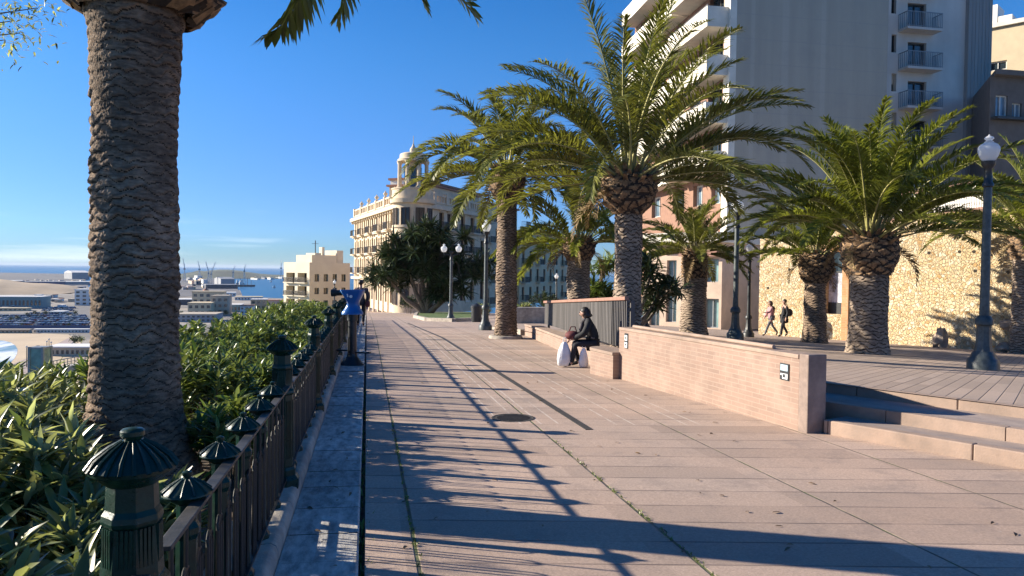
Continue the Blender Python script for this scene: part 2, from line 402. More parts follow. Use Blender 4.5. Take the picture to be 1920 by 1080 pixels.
# stone ledge along the railing: slabs with open joints
mb = MB(); random.seed(3)
y = -6.0
while y < 62:
    l_ = random.choice((.36, .42, .48, .55)); dz = random.uniform(-.004, .004)
    sweep(mb, [(-.475, .0), (-.475, .028+dz), (-.048, .022+dz), (-.036, .012+dz), (-.036, -.25)], [y, y+l_-.010]); 
    y += l_
struct(mb.build('stone_ledge', M['ledge'], bevel=0))
mb = MB(); sweep(mb, [(-.49, -.045), (0.02, -.045)], YS); struct(mb.build('gutter', M['soil']))
mb = MB(); y = -6.0
while y < 62:
    l_ = random.choice((1.0, 1.2, .85))
    sweep(mb, [(-.82, -.2), (-.82, .10), (-.60, .10), (-.60, .125), (-.52, .128), (-.492, .112), (-.48, .08), (-.477, -.1)], [y, y+l_-.008]); y += l_
struct(mb.build('railing_kerb', M['kerb'], smooth=True))
mb = MB(); sweep(mb, [(-4.3, -.6), (-4.2, .05), (-2.4, .10), (-.81, .06)], YS); struct(mb.build('planting_bed', M['soil']))
# plaza
def XL(Y):
    if Y >= 12.25: return 4.45+(4.83-4.45)*min(1, (Y-12.25)/10.85)
    if Y >= 10.1: return 4.72-(Y-10.1)*.125
    return 6.13+.467*(7.45-Y)
rows = [-12, -8, -4, -1, 2, 4, 5.5, 6.5, 7.45, 8.5, 9.5, 10.1, 11, 12.25, 14, 16, 18, 20, 22, 23, 24, 25, 26, 27, 28, 29, 30, 32, 34, 37, 40, 45, 50, 60, 75, 90, 110, 135, 170, 240]
ts = [0, .02, .05, .1, .16, .23, .32, .45, .6, .8, 1]
V = []; F = []
for Y in rows:
    x0 = XL(Y) if Y < 23 else 4.83
    for t in ts:
        x = x0+(70-x0)*t; z = zg(max(x, 4.81), Y)
        if Y < 12 and x > 15: z = zq(15, Y)+(zq(x, Y)-zq(15, Y))
        V.append((x, Y, z))
n = len(ts)
for j in range(len(rows)-1):
    for i in range(n-1): F.append((j*n+i, j*n+i+1, (j+1)*n+i+1, (j+1)*n+i))
mb = MB(); mb.add(V, F); struct(mb.build('plaza', M['plaza']))
# steps up to the plaza: kerb blocks with open joints
nx, ny = .907, .423; dx, dy = -.423, .907
def stepline(c, t): return (c*nx+dx*t, c*ny+dy*t)
t = thing('stone_steps', 'low flight of pinkish stone steps beside the brick wall end', 'steps', (6.0, 5.0, 0))
C1, C2, C3 = 7.52, 7.97, 8.72
for (c0, c1, za, zb, tmax, ph) in ((C1, C2, -.25, .15, 4.55, .35), (C2, C3, -.1, .275, 5.4, .1), (C3, C3+.12, .0, .395, 6.2, .7)):
    mb = MB(); mb2 = MB(); s = -9.0+ph
    while s < tmax:
        l_ = random.choice((1.15, 1.3, 1.45)); e = min(s+l_, tmax)
        p = [stepline(c0, s+.004), stepline(c0+.12, s+.004), stepline(c0+.12, e-.004), stepline(c0, e-.004)]
        top = (lambda x, y, q=zb: zp(y)+q) if c0 != C3 else (lambda x, y: zq(x, y)+.004)
        mb.prism(p, lambda x, y, q=za: zp(y)+q, top); s = e
    if c0 != C3:
        p = [stepline(c0+.124, -9), stepline(c1+.1, -9), stepline(c1+.1, tmax), stepline(c0+.124, tmax)]
        mb2.prism(p, lambda x, y, q=za: zp(y)+q, lambda x, y, q=zb: zp(y)+q-.006)
    o = mb.build('step', [M['step']], t, bevel=.012)
    if c0 != C3: mb2.build('tread', M['tread'], t)
# ------------------------------------------------------------------ brick planter wall with two small notices
def brick_mat(name, c1, c2, mortar, bw=.26, bh=.058, msize=.006):
    m, n, l, b = new_mat(name); k = N(m)
    br = k.mk('ShaderNodeTexBrick'); v = k.obj(); x, y, z = k.xyz(v)
    cx = k.mk('ShaderNodeCombineXYZ'); l.new(k.math('ADD', y, x), cx.inputs[0]); l.new(z, cx.inputs[1]); l.new(cx.outputs[0], br.inputs[0])
    br.inputs['Scale'].default_value = 1; br.inputs['Brick Width'].default_value = bw; br.inputs['Row Height'].default_value = bh
    br.inputs['Mortar Size'].default_value = msize; br.inputs['Color1'].default_value = c4(c1); br.inputs['Color2'].default_value = c4(c2); br.inputs['Mortar'].default_value = c4(mortar)
    br.inputs['Bias'].default_value = -.1; br.inputs['Mortar Smooth'].default_value = .3
    c = k.mix(k.rng(k.noise(v, 3.0, 8, .65), .45, .7, 0, .55), br.outputs[0], tuple(min(1, q*1.15) for q in mortar))
    c = k.mix(1.0, c, grey(k, k.rng(k.noise(v, 1.1, 5), .3, .7, .86, 1.1)), 'MULTIPLY')
    c = k.mix(k.rng(k.noise(v, 7, 7, .7), .62, .75, 0, .4), c, (.22, .15, .11))
    l.new(c, b.inputs['Base Color']); b.inputs['Roughness'].default_value = .85
    l.new(k.bump(k.math('ADD', br.outputs[1], k.math('MULTIPLY', k.noise(v, 60, 6), -.6)), .006, -.7), b.inputs['Normal']); return m
M['brick'] = brick_mat('pale_pink_brick', (.285, .19, .145), (.235, .16, .125), (.31, .23, .18))
M['endstone'] = pm('stained_wall_end', (.33, .245, .20), (.22, .165, .14), 5, .85, .004, 50, big=(2, .3))
A_ = P_(1514, 813); B_ = P_(1160, 710)
wd = Vector((B_.x-A_.x, B_.y-A_.y, 0)).normalized(); wn_ = Vector((wd.y, -wd.x, 0))   # wn_ away from the promenade
TH = .23
zA = A_.z+ztop(A_, 667); zB = B_.z+ztop(B_, 613)
t = thing('brick_planter_wall', 'long low pale pink brick wall with a pipe rail on its top', 'wall', (A_.x, A_.y, A_.z))
def wz(x, y):
    s = (Vector((x, y, 0))-Vector((A_.x, A_.y, 0))).dot(wd)/(B_-A_).length; return zA+(zB-zA)*s
q = [A_+wd*.16, B_, B_+wn_*TH, A_+wn_*TH+wd*.16]
mb = MB(); mb.prism([(p.x, p.y) for p in q], lambda x, y: zp(y)-.2, lambda x, y: wz(x, y)-.05); mb.build('brick_face', M['brick'], t)
q = [A_+wd*.16-wn_*.015, B_-wn_*.015, B_+wn_*(TH+.01), A_+wn_*(TH+.01)+wd*.16]
mb = MB(); mb.prism([(p.x, p.y) for p in q], lambda x, y: wz(x, y)-.05, wz); mb.build('coping', M['step'], t, bevel=.01)
q = [A_, A_+wd*.16, A_+wn_*(TH+.012)+wd*.16, A_+wn_*(TH+.012)]
q = [p-wn_*.006 for p in q]
mb = MB(); mb.prism([(p.x, p.y) for p in q], lambda x, y: zp(y)-.2, lambda x, y: wz(x, y)+.012); mb.build('end_pillar', M['endstone'], t, bevel=.015)
mb = MB(); a_ = A_+wd*.75+wn_*.1; b_ = B_+wn_*.12-wd*.3
mb.tube([(a_.x, a_.y, wz(a_.x, a_.y)+.028), (b_.x, b_.y, wz(b_.x, b_.y)+.028)], .026, 10); mb.build('pipe_rail', M['step'], t, smooth=True)
M['plate'] = pm('white_sign_plate', (.70, .72, .72), (.6, .62, .62), 4, .4); M['signdk'] = pm('sign_black', (.03, .035, .04), None, 4, .4); M['signbl'] = pm('sign_pale_blue', (.45, .58, .66), None, 4, .4)
def notice(px, py, w_, h_, label, kind):
    v = ray(px, py); d = ((A_-CAM).dot(wn_))/v.dot(wn_); p = CAM+v*d-wn_*.004
    t = thing('notice_sign', label, 'sign', p)
    u = -wd; z = Vector((0, 0, 1)); o = -wn_
    def pl(name, x0, x1, z0, z1, dp, m):
        mb = MB(); mb.frame(p, u, -o, z, (x0, -dp, z0), (x1, .002, z1)); mb.build(name, m, t)
    pl('plate', -w_/2, w_/2, -h_/2, h_/2, .008, M['signdk'])
    b = w_*.09
    if kind == 0:
        pl('upper_panel', -w_/2+b, w_/2-b, h_*.06, h_/2-b, .012, M['signbl'])
        pl('lower_panel', -w_/2+b, w_/2-b, -h_/2+b, -.02, .012, M['plate'])
        pl('pictogram', -.10*w_, .14*w_, -h_*.34, -h_*.14, .015, M['signdk']); pl('pictogram', -.42*w_, -.2*w_, -h_*.44, -h_*.22, .015, M['signdk'])
    else:
        for a in (0, 1):
            pl('panel', -w_/2+b, w_/2-b, -h_/2+b+a*h_*.47, -h_/2+b+a*h_*.47+h_*.36, .012, M['plate'])
        for a in (0, 1): pl('pictogram', -.2*w_, .2*w_, -h_*.32+a*h_*.45, -h_*.2+a*h_*.45, .015, M['signdk'])
notice(1472, 697, .155, .19, 'small black framed notice with pale blue upper half, near the pillar', 0)
notice(1175, 639, .12, .25, 'small white framed notice on the far end of the brick wall by the big palm', 1)
# round seat block at the far end of the wall
c = P_(1131, 700); c = Vector((c.x, c.y, zp(c.y)))
t = thing('round_seat', 'short round ended brick seat block between the woman and the tall brick wall', 'seat', c)
zt = .47; e_ = B_+wd*.02+wn_*.10; e_.z = 0; ax = (Vector((e_.x, e_.y, 0))-Vector((c.x, c.y, 0))); al = ax.length; ax.normalize(); ay = Vector((-ax.y, ax.x, 0))
def rounded(r):
    o = Vector((c.x, c.y, 0)); pts = []
    for i in range(17): a = math.pi/2+math.pi*i/16; q = o+ax*(r*math.cos(a))+ay*(r*math.sin(a)); pts.append((q.x, q.y))
    for sg in (-1, 1): q = o+ax*(al+.05)+ay*(r*sg); pts.append((q.x, q.y))
    return pts
mb = MB(); mb.prism(rounded(.235), zp(c.y)-.1, zp(c.y)+zt-.055); mb.build('brick_body', M['brick'], t, smooth=True)
mb = MB(); mb.prism(rounded(.25), zp(c.y)+zt-.055, zp(c.y)+zt); mb.build('stone_top', M['step'], t, smooth=True, bevel=.01)
# low wall carrying on from the seat, with the slatted fence standing behind it
p0 = Vector((c.x, c.y, 0))+Vector((.12, .34, 0)); p1 = P_(984, 629); p1 = Vector((p1.x, p1.y, 0)); ld = (p1-p0).normalized(); ln = Vector((ld.y, -ld.x, 0))
t = thing('low_brick_seat_wall', 'low pale brick seat wall running from the round seat to the tall palm', 'wall', (p0.x, p0.y, zp(p0.y)))
mb = MB(); q = [p0, p1, p1+ln*.32, p0+ln*.32]; mb.prism([(p.x, p.y) for p in q], lambda x, y: zp(y)-.1, lambda x, y: zp(y)+.30); mb.build('brick_face', M['brick'], t)
mb = MB(); n_ = 9
for i in range(n_):
    a = p0+(p1-p0)*(i/n_)+ld*.003; b = p0+(p1-p0)*((i+1)/n_)-ld*.003
    q = [a-ln*.02, b-ln*.02, b+ln*.34, a+ln*.34]; mb.prism([(p.x, p.y) for p in q], lambda x, y: zp(y)+.30, lambda x, y: zp(y)+.36)
mb.build('coping', M['step'], t, bevel=.01)
f0 = p0+ln*.45+ld*.1; f1 = p1+ln*.45-ld*1.0
f0z = zp(f0.y)
t = thing('slatted_fence', 'dark grey vertical slat fence with a red brown top rail behind the seated woman', 'fence', (f0.x, f0.y, f0z))
nf = 74; mb = MB(); Lf = (f1-f0).length
zt0 = at(1150, 559, depth(f0)).z; zt1 = at(998, 566, depth(f1)).z
for i in range(nf):
    a = f0+ld*(Lf*i/nf); s = i/nf; zt = zt0+(zt1-zt0)*s
    mb.frame((a.x, a.y, 0), ld, ln, (0, 0, 1), (.008, 0, zp(a.y)+.40), (Lf/nf-.028 if i > 8 else Lf/nf-.075, .03, zt-.03))
mb.build('slats', M['wood'], t)
mb = MB(); mb.bar((f0.x, f0.y, zt0), (f1.x, f1.y, zt1), .09, .07); mb.build('top_rail', M['brownrail'], t, bevel=.01)
a = f0+ln*.055; b = f1+ln*.055
mb = MB(); mb.bar((a.x, a.y, zp(a.y)+.46), (b.x, b.y, zp(b.y)+.46), .05, .05); mb.build('cross_rail', M['wood'], t)
mb = MB(); mb.bar((a.x, a.y, zt0-.2), (b.x, b.y, zt1-.2), .04, .05); mb.build('cross_rail', M['wood'], t)
for s in (0.004, .33, .66, .996):
    a = f0+ld*Lf*s+ln*.12; mb = MB(); zt = zt0+(zt1-zt0)*s; mb.box((a.x, a.y, (zt+zp(a.y))/2-.04), (.07, .07, zt-zp(a.y))); mb.build('post', M['wood'], t)
struct_k = MB(); struct_k.prism([(4.80, 23.2), (4.80, 31), (4.98, 31), (4.98, 23.2)], lambda x, y: zp(y)-.1, lambda x, y: max(zg(4.9, y), zp(y))+.03); struct(struct_k.build('kerb', M['kerb']))
# dark strip drawn as a low step's cast shadow; dark ribbed disc
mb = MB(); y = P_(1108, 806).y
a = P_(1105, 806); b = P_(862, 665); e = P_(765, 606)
t = thing('step_shadow', 'long narrow dark strip painted as step shadow running up the promenade', 'painted shadow', (a.x, a.y, a.z))
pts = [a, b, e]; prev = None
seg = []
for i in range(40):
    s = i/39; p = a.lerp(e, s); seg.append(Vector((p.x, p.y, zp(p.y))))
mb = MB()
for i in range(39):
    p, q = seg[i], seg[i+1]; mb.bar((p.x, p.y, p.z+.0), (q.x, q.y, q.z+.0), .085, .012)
mb.build('shadow_strip', M['iron'], t)  # 'iron' here is only the dark tone of the painted step shadow
p = P_(962, 784); t = thing('dark_disc', 'round dark ribbed disc set in the pink paving', 'drain cover', p)
mb = MB(); mb.lathe([(.26, -.02), (.26, .006), (.235, .007), (.23, .004), (.02, .005)], 32, p); mb.build('lid', M['iron'], t)
mb = MB()
for i in range(-4, 5):
    h = math.sqrt(.2**2-(i*.045)**2); mb.box((p.x, p.y+i*.045, p.z+.006), (2*h, .014, .006))
mb.build('ribs', M['iron'], t)
# ------------------------------------------------------------------ iron railing
RX = -.60
def tall_post():
    t = local('railing_post', 'x', 'railing post', 'tall cast iron posts of the promenade railing')
    mb = MB(); mb.lathe([(.13, .10), (.13, .17), (.105, .20), (.105, .24), (.095, .26)], 8, rz=R(22.5)); mb.build('base', M['cast'], t)
    mb = MB(); mb.lathe([(.084, .26), (.080, .80), (.066, .985), (.062, 1.085)], 8, rz=R(22.5))
    for i in range(8):
        a = R(45*i); u = Vector((-math.sin(a), math.cos(a), 0)); nrm = Vector((math.cos(a), math.sin(a), 0))
        for (z0, z1, rr) in ((.32, .74, .0755), (.865, .965, .0655)):
            for k in (-1.5, -.5, .5, 1.5):
                c = nrm*(rr*.985)+u*(k*.011); mb.frame((c.x, c.y, 0), u, nrm, (0, 0, 1), (-.0032, -.006, z0), (.0032, .006, z1))
    mb.build('shaft', M['cast'], t)
    for (z, r) in ((.80, .092), (.98, .074)):
        mb = MB(); mb.lathe([(r*.88, z-.018), (r, z-.01), (r*1.03, z), (r, z+.014), (r*.86, z+.03)], 8, rz=R(22.5)); mb.build('collar', M['cast'], t, bevel=.003)
    mb = MB(); mb.lathe([(.062, 1.07), (.088, 1.092), (.105, 1.105), (.107, 1.116), (.088, 1.138), (.056, 1.163), (.028, 1.181), (.020, 1.186)], 32)
    for i in range(20):
        a = R(18*i); ca, sa = math.cos(a), math.sin(a)
        mb.tube([(.026*ca, .026*sa, 1.184), (.058*ca, .058*sa, 1.165), (.090*ca, .090*sa, 1.140), (.109*ca, .109*sa, 1.113)], [.0025, .004, .0058, .0065], 5)
    cp = mb.build('cap', M['cast'], t, smooth=True)
    mb = MB(); mb.lathe([(.020, 1.182), (.024, 1.19), (.030, 1.196), (.030, 1.207), (.024, 1.213), (.006, 1.215)], 16); mb.build('finial', M['cast'], cp, smooth=True)
    return t
def panel(L_, first):
    """railing between two tall posts, local Y along it"""
    t = local('iron_railing', 'x', 'railing', 'iron railing panels of the promenade')
    sl = 0
    mb = MB(); mb.bar((.045, .10, .85), (.045, L_-.10, .85), .046, .014); mb.build('top_rail', M['railtop'], t, bevel=.003)
    mb = MB(); mb.bar((.03, .12, .185), (.03, L_-.12, .185), .034, .014); mb.build('bottom_rail', M['castdk'], t)
    n = 5; ps = [L_*(i+1)/(n+1) for i in range(n)]
    pm_ = None
    for y in ps:
        if pm_ is None:
            mb = MB(); mb.lathe([(.062, .10), (.062, .15), (.042, .18), (.036, .60), (.036, .72), (.046, .74), (.046, .76), (.034, .78), (.036, .845)], 8, rz=R(22.5)); pm_ = mb.build('short_post', M['cast'], t, bevel=.002)
            mb = MB(); mb.lathe([(.034, .84), (.062, .86), (.082, .872), (.080, .882), (.052, .905), (.022, .924), (.012, .928), (.016, .937), (.016, .946), (.006, .951)], 16)
            for i in range(12):
                a = R(30*i); ca, sa = math.cos(a), math.sin(a); mb.tube([(.02*ca, .02*sa, .925), (.052*ca, .052*sa, .906), (.083*ca, .083*sa, .880)], [.002, .003, .004], 4)
            pc = mb.build('cap', M['cast'], pm_, smooth=True); pm_.location = (0, y, 0)
        else:
            c = pm_.copy(); col.objects.link(c); c.parent = t; c.location = (0, y, 0)
            d = pc.copy(); col.objects.link(d); d.parent = c
    hb = None; k = int(L_/.20); 
    for i in range(k):
        y = .16+(L_-.32)*(i+.5)/k
        if hb is None:
            mb = MB(); pts = [(.03, -.042, .18), (.03, -.042, .62)]+[(.03, -.042*math.cos(math.pi*a/6), .62+.05*math.sin(math.pi*a/6)) for a in range(1, 6)]+[(.03, .042, .62), (.03, .042, .18)]
            mb.tube(pts, .0075, 6); mb.tube([(.03, 0, .16), (.03, 0, .845)], .0075, 6)
            hb = mb.build('baluster', M['castdk'], t, smooth=True); hb.location = (0, y, 0)
        else:
            c = hb.copy(); col.objects.link(c); c.parent = t; c.location = (0, y, 0)
    return t
posts = [2.1, 5.64, 8.95]+[12.3+3.35*i for i in range(15)]
tp = tall_post()
tl = ['ribbed dome capped green iron post in the near left corner, largest of the railing posts',
      'second tall capped railing post, between the big left palm and the viewer', 'third tall railing post, just short of the blue viewer']
for i, y in enumerate(posts):
    lb = tl[i] if i < 3 else 'tall dark capped railing post further up the promenade beyond the blue viewer'
    if i == 0: place(tp, (RX, y, zp(y))); tp['label'] = lb
    else: dup(tp, (RX, y, zp(y)), 0, lb)
segs = [(-1.35, 2.1)]+list(zip(posts[:-1], posts[1:]))
protos = {}
for i, (a, b) in enumerate(segs):
    if i > 12: break
    L_ = round(b-a, 2)
    lb = ['railing panel nearest the viewer, reaching back from the large corner post', 'iron railing panel between the large near post and the second tall post', 'iron railing panel between the second and third tall posts',
          'railing panel between the third tall post and the post by the blue viewer'][i] if i < 4 else 'dark iron railing panel further up the promenade past the blue viewer'
    if L_ not in protos:
        p = panel(L_, i == 0); protos[L_] = p
    else: p = dup(protos[L_], (0, 0, 0))
    p['label'] = lb; place(p, (RX, a, zp(a))); p.rotation_euler = (math.atan2(zp(b)-zp(a), b-a), 0, 0)
# ------------------------------------------------------------------ palms
def scales(name, prof, ncirc, rh, amp, mats, parent, c, na=120, seed=0, wob=.012, sharp=.14, tilt=1.0, lens=False, groove=.10):
    """trunk surface: leaf scars really standing out of the trunk; lens = wide flat scars, else diamonds"""
    rs = np.random.RandomState(seed)
    zs0 = [p[1] for p in prof]; H = zs0[-1]-zs0[0]; nz_ = max(12, int(H/rh*(8 if lens else 7)))
    z = np.linspace(zs0[0], zs0[-1], nz_); a = np.linspace(0, 2*np.pi, na, endpoint=False)
    rad = np.interp(z, zs0, [p[0] for p in prof])
    A, Z = np.meshgrid(a, z); Rr = np.repeat(rad[:, None], na, 1)
    warp = .10*np.sin(3*A+Z*2.3+seed)+.08*np.sin(5*A-Z*4.1)+.06*np.sin(9*A+Z*7)+.04*np.sin(17*A+Z*11)
    u = A/(2*np.pi)*ncirc; v = Z/rh+warp*1.8
    if lens:
        u = u+.12*np.sin(Z*9+seed)
        tri = lambda r: .21*np.cos(2*np.pi*(u+.5*np.mod(r, 2))+1.3*np.sin(r*2.1))*(1+.5*np.sin(r*3.7+2*A))+.05*np.sin(23*A+r*5)+.03*np.sin(41*A+r*3)
        r0 = np.floor(v); lo_ = r0+tri(r0); r = np.where(v < lo_, r0-1, r0); hi_ = r+1+tri(r+1); r = np.where(v >= hi_, r+1, r)
        lo_ = r+tri(r); hi_ = r+1+tri(r+1); s_ = np.clip((v-lo_)/np.maximum(hi_-lo_, .15), 0, 1)
        best = np.minimum(s_*(hi_-lo_), (1-s_)*(hi_-lo_)); idx = np.mod(r*13.7+np.round(u-.5*np.mod(r+1, 2))%ncirc*7.3, 97); dvb = .5-s_
    else:
        best = np.full(A.shape, -9.); dvb = np.zeros_like(A); idx = np.zeros_like(A)
        for o in (0, .5):
            du = (u-o) - np.round(u-o); dv = (v-o)-np.round(v-o); m = .5-(np.abs(du)+np.abs(dv))
            s = m > best; best = np.where(s, m, best); dvb = np.where(s, dv, dvb)
            iu = np.mod(np.round(u-o), ncirc); iv = np.round(v-o); idx = np.where(s, np.mod(iu*17.3+iv*7.77+o*31, 97), idx)
    rnd = np.take(rs.rand(98), np.abs(idx).astype(int))
    h = np.clip(best/sharp, 0, 1)**.7*(.40+.8*rnd+tilt*dvb)*(.75+.5*np.sin(2.3*Z+3*A+seed)*np.sin(1.1*Z-2*A))
    X = Rr+amp*h+wob*(np.sin(2*A+Z*1.7+seed)*.6+np.sin(Z*5+seed)*.4)+amp*.34*(rs.rand(*A.shape)-.5)
    V = np.stack([c[0]+X*np.cos(A), c[1]+X*np.sin(A), c[2]+Z], -1).reshape(-1, 3)
    j, i = np.meshgrid(np.arange(nz_-1), np.arange(na), indexing='ij'); k = (i+1) % na
    F = np.stack([j*na+i, j*na+k, (j+1)*na+k, (j+1)*na+i], -1).reshape(-1, 4)
    g = (best+.05*(rs.rand(*A.shape)-.5))[:-1] < groove
    return np_mesh(name, V, F, [mats, M['fibre']], parent, mi=g.reshape(-1).astype(int))
def frond(az, el, L_, droop, nl, ll, lw, rs, twist=0, pw=1.7, start=.16):
    """one pinnate leaf: returns tri vertices (n,3,3) and material index"""
    ns = 16; t = np.linspace(0, 1, ns+1); e = el-droop*t**pw; ds = L_/ns
    rr = np.concatenate([[0], np.cumsum(np.cos((e[1:]+e[:-1])/2)*ds)]); zz = np.concatenate([[0], np.cumsum(np.sin((e[1:]+e[:-1])/2)*ds)])
    sw = twist*t**2
    P = np.stack([rr, sw, zz], -1)
    def ev(tt):
        return np.stack([np.interp(tt, t, P[:, i]) for i in range(3)], -1), np.interp(tt, t, e)
    w = np.interp(t, [0, .12, .5, 1], [.055, .028, .016, .004])*L_/3.2
    nrm = np.stack([-np.sin(e), 0*e, np.cos(e)], -1); sd_ = np.array([0, 1., 0])
    V = [np.concatenate([P+sd_*w[:, None], P-sd_*w[:, None], P-nrm*w[:, None]*1.1])]; F = []; m1 = ns+1
    for i in range(ns):
        for (p, q) in ((0, 1), (1, 2), (2, 0)):
            F += [(p*m1+i, q*m1+i, q*m1+i+1), (p*m1+i, q*m1+i+1, p*m1+i+1)]
    F = [np.array(F)]; MI = [np.ones(len(F[0]), int)]; n0 = 3*m1
    for side in (-1, 1):
        tt = np.clip(start+(1-start)*(np.arange(nl)+rs.rand(nl)*.7)/nl, 0, .995)
        B, ee = ev(tt); tan = np.stack([np.cos(ee), 0*ee, np.sin(ee)], -1); nr = np.stack([-np.sin(ee), 0*ee, np.cos(ee)], -1)
        s_ = (tt-start)/(1-start)
        ln = ll*np.interp(s_, [0, .12, .35, .7, 1], [.35, .75, 1, .8, .34])*(.85+.3*rs.rand(nl))
        fa = R(1)*(np.interp(s_, [0, 1], [66, 32])+rs.randn(nl)*8); ua = R(1)*(np.interp(s_, [0, .5, 1], [40, 28, 14])+rs.randn(nl)*11)
        ca, sa, cu, su = np.cos(fa)[:, None], np.sin(fa)[:, None], np.cos(ua)[:, None], np.sin(ua)[:, None]
        lat = sd_*side
        d1 = tan*ca+(lat*cu+nr*su)*sa
        d2 = d1-np.array([0, 0, 1.])*(.22+.25*rs.rand(nl))[:, None]; d2 /= np.linalg.norm(d2, axis=1)[:, None]
        wv = np.cross(d1, nr*cu-lat*su); wv /= np.linalg.norm(wv, axis=1)[:, None]+1e-6
        wv = wv*(lw*(.8+.4*rs.rand(nl)))[:, None]*.5
        b1 = B; m_ = B+d1*(ln*.5)[:, None]; tp_ = m_+d2*(ln*.5)[:, None]
        V.append(np.stack([b1-wv*.5, b1+wv*.5, m_+wv, m_-wv, tp_], 1).reshape(-1, 3))
        k5 = n0+5*np.arange(nl)[:, None]
        for tri in ((0, 1, 2), (0, 2, 3), (3, 2, 4)): F.append(k5+np.array(tri)); MI.append(np.zeros(nl, int))
        n0 += 5*nl
    V = np.concatenate(V); F = np.concatenate(F); MI = np.concatenate(MI)
    ca, sa = np.cos(az), np.sin(az)
    x, y = V[:, 0].copy(), V[:, 1].copy(); V[:, 0] = x*ca-y*sa; V[:, 1] = x*sa+y*ca
    return V, F, MI
def crown(name, c, specs, nl, ll, lw, mats, parent, seed, r0=.12):
    rs = np.random.RandomState(seed); Vs = []; Fs = []; Ms = []; n0 = 0
    for (az, el, L_, dr, tw) in specs:
        V, F, m = frond(az, el, L_, dr, nl, ll, lw, rs, tw)
        off = np.array([math.cos(az)*r0*max(0, math.cos(el)), math.sin(az)*r0*max(0, math.cos(el)), -.28*r0*(1-math.sin(max(el, 0)))])
        Vs.append(V+off); Fs.append(F+n0); Ms.append(m); n0 += len(V)
    return np_mesh(name, np.concatenate(Vs)+np.array(c), np.concatenate(Fs), mats, parent, mi=np.concatenate(Ms))
def specs_for(n, L_, seed, lo=-12, hi=84, jit=11, drlo=.9, drhi=1.5):
    rs = np.random.RandomState(seed); out = []
    for i in range(n):
        s = i/(n-1); el = hi-(hi-lo)*s**.85+rs.randn()*jit*.6; az = i*2.39996+rs.randn()*.12
        dr = (drlo+(drhi-drlo)*s+rs.randn()*.13) if el > 15 else drlo*.55+rs.rand()*.4
        out.append((az, R(el), L_*(1.02-.22*abs(s-.35))*(.86+.26*rs.rand()), dr*1.22, rs.randn()*.12*L_))
    return out
def stubs(name, c, r0, r1, z0, z1, n, parent, seed, ln=.16, wd_=.1, th=.05, up=.6):
    rs = np.random.RandomState(seed); mb = MB()
    for i in range(n):
        s = i/n; a = i*2.39996; z = z0+(z1-z0)*s; r = r0+(r1-r0)*s
        rad = Vector((math.cos(a), math.sin(a), 0)); tan = Vector((-math.sin(a), math.cos(a), 0)); d = (rad+Vector((0, 0, up+.5*s))).normalized(); nn = d.cross(tan)
        o = Vector(c)+rad*(r-.04)+Vector((0, 0, z)); l_ = ln*(.7+.6*rs.rand())
        p = [o-tan*wd_*.6-nn*th*.5, o+tan*wd_*.6-nn*th*.5, o+tan*wd_*.5+nn*th*.6, o-tan*wd_*.5+nn*th*.6]
        q = [o+d*l_-tan*wd_*.36-nn*th*.3, o+d*l_+tan*wd_*.36-nn*th*.3, o+d*l_+tan*wd_*.3+nn*th*.3, o+d*l_-tan*wd_*.3+nn*th*.3]
        mb.add(p+q, [(0, 1, 5, 4), (1, 2, 6, 5), (2, 3, 7, 6), (3, 0, 4, 7), (4, 5, 6, 7)])
    return mb.build(name, M['stub'], parent)
def palm(label, p, H, rb, rt, boss, L_, nf, seed, nl=46, ll=.42, lw=.034, mats=None, ncirc=10, rh=.085, amp=.034, lean=(0, 0), lo=-14, hi=84, bark=None, drlo=.9, drhi=1.5, extra=(), na=96, tall=.55):
    t = thing('palm_tree', label, 'palm tree', p, 'palms of the promenade and plaza')
    zb = H-tall
    scales('trunk', [(rb*1.28, -.15), (rb*1.12, .12), (rb, .5), (rt, zb*.8), (rt*1.02, zb)], ncirc, rh, amp, bark or M['bark'], t, p, na, seed, lens=True, groove=.12)
    bo = scales('boss', [(rt*1.0, zb-.02), (rt+(boss-rt)*.75, zb+tall*.3), (boss, zb+tall*.62), (boss*.92, zb+tall*.9), (boss*.55, H+.08)], 9, .20, .075, M['stub'], t, p, na, seed+5, tilt=1.3, sharp=.2, groove=.12)
    stubs('stub', p, boss*.98, boss*.6, zb+tall*.72, H+.05, 46, bo, seed, ln=L_*.05+.05, wd_=.10, th=.05)
    crown('crown', (p[0], p[1], p[2]+H), list(extra)+specs_for(nf, L_, seed, lo, hi, drlo=drlo, drhi=drhi), nl, ll, lw, mats or [M['frond'], M['rachis']], t, seed, boss*.7)
    return t
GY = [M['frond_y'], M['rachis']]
# ------------------------------------------------------------------ the palms in their places
def face_az(px_dir, toward=0.0):              # world azimuth of a frond pointing to image right (+1) / left (-1) / away / toward the viewer
    return math.atan2((RT*px_dir-FW*toward).y, (RT*px_dir-FW*toward).x)
SP = []
def ground_at(px, d):
    p = at(px, 560, d); p.z = zg(p.x, p.y); return p
def pal(label, px, pyb, pyt, w_, fn, **kw):
    p = fn(px, pyb); d = depth(p); H = ztop(p, pyt); r = w_/2*d/FPX
    return palm(label, (p.x, p.y, p.z), H, r, kw.pop('rt', r*.93), kw.pop('boss', r*1.45), kw.pop('L_'), kw.pop('nf'), kw.pop('seed'), **kw)
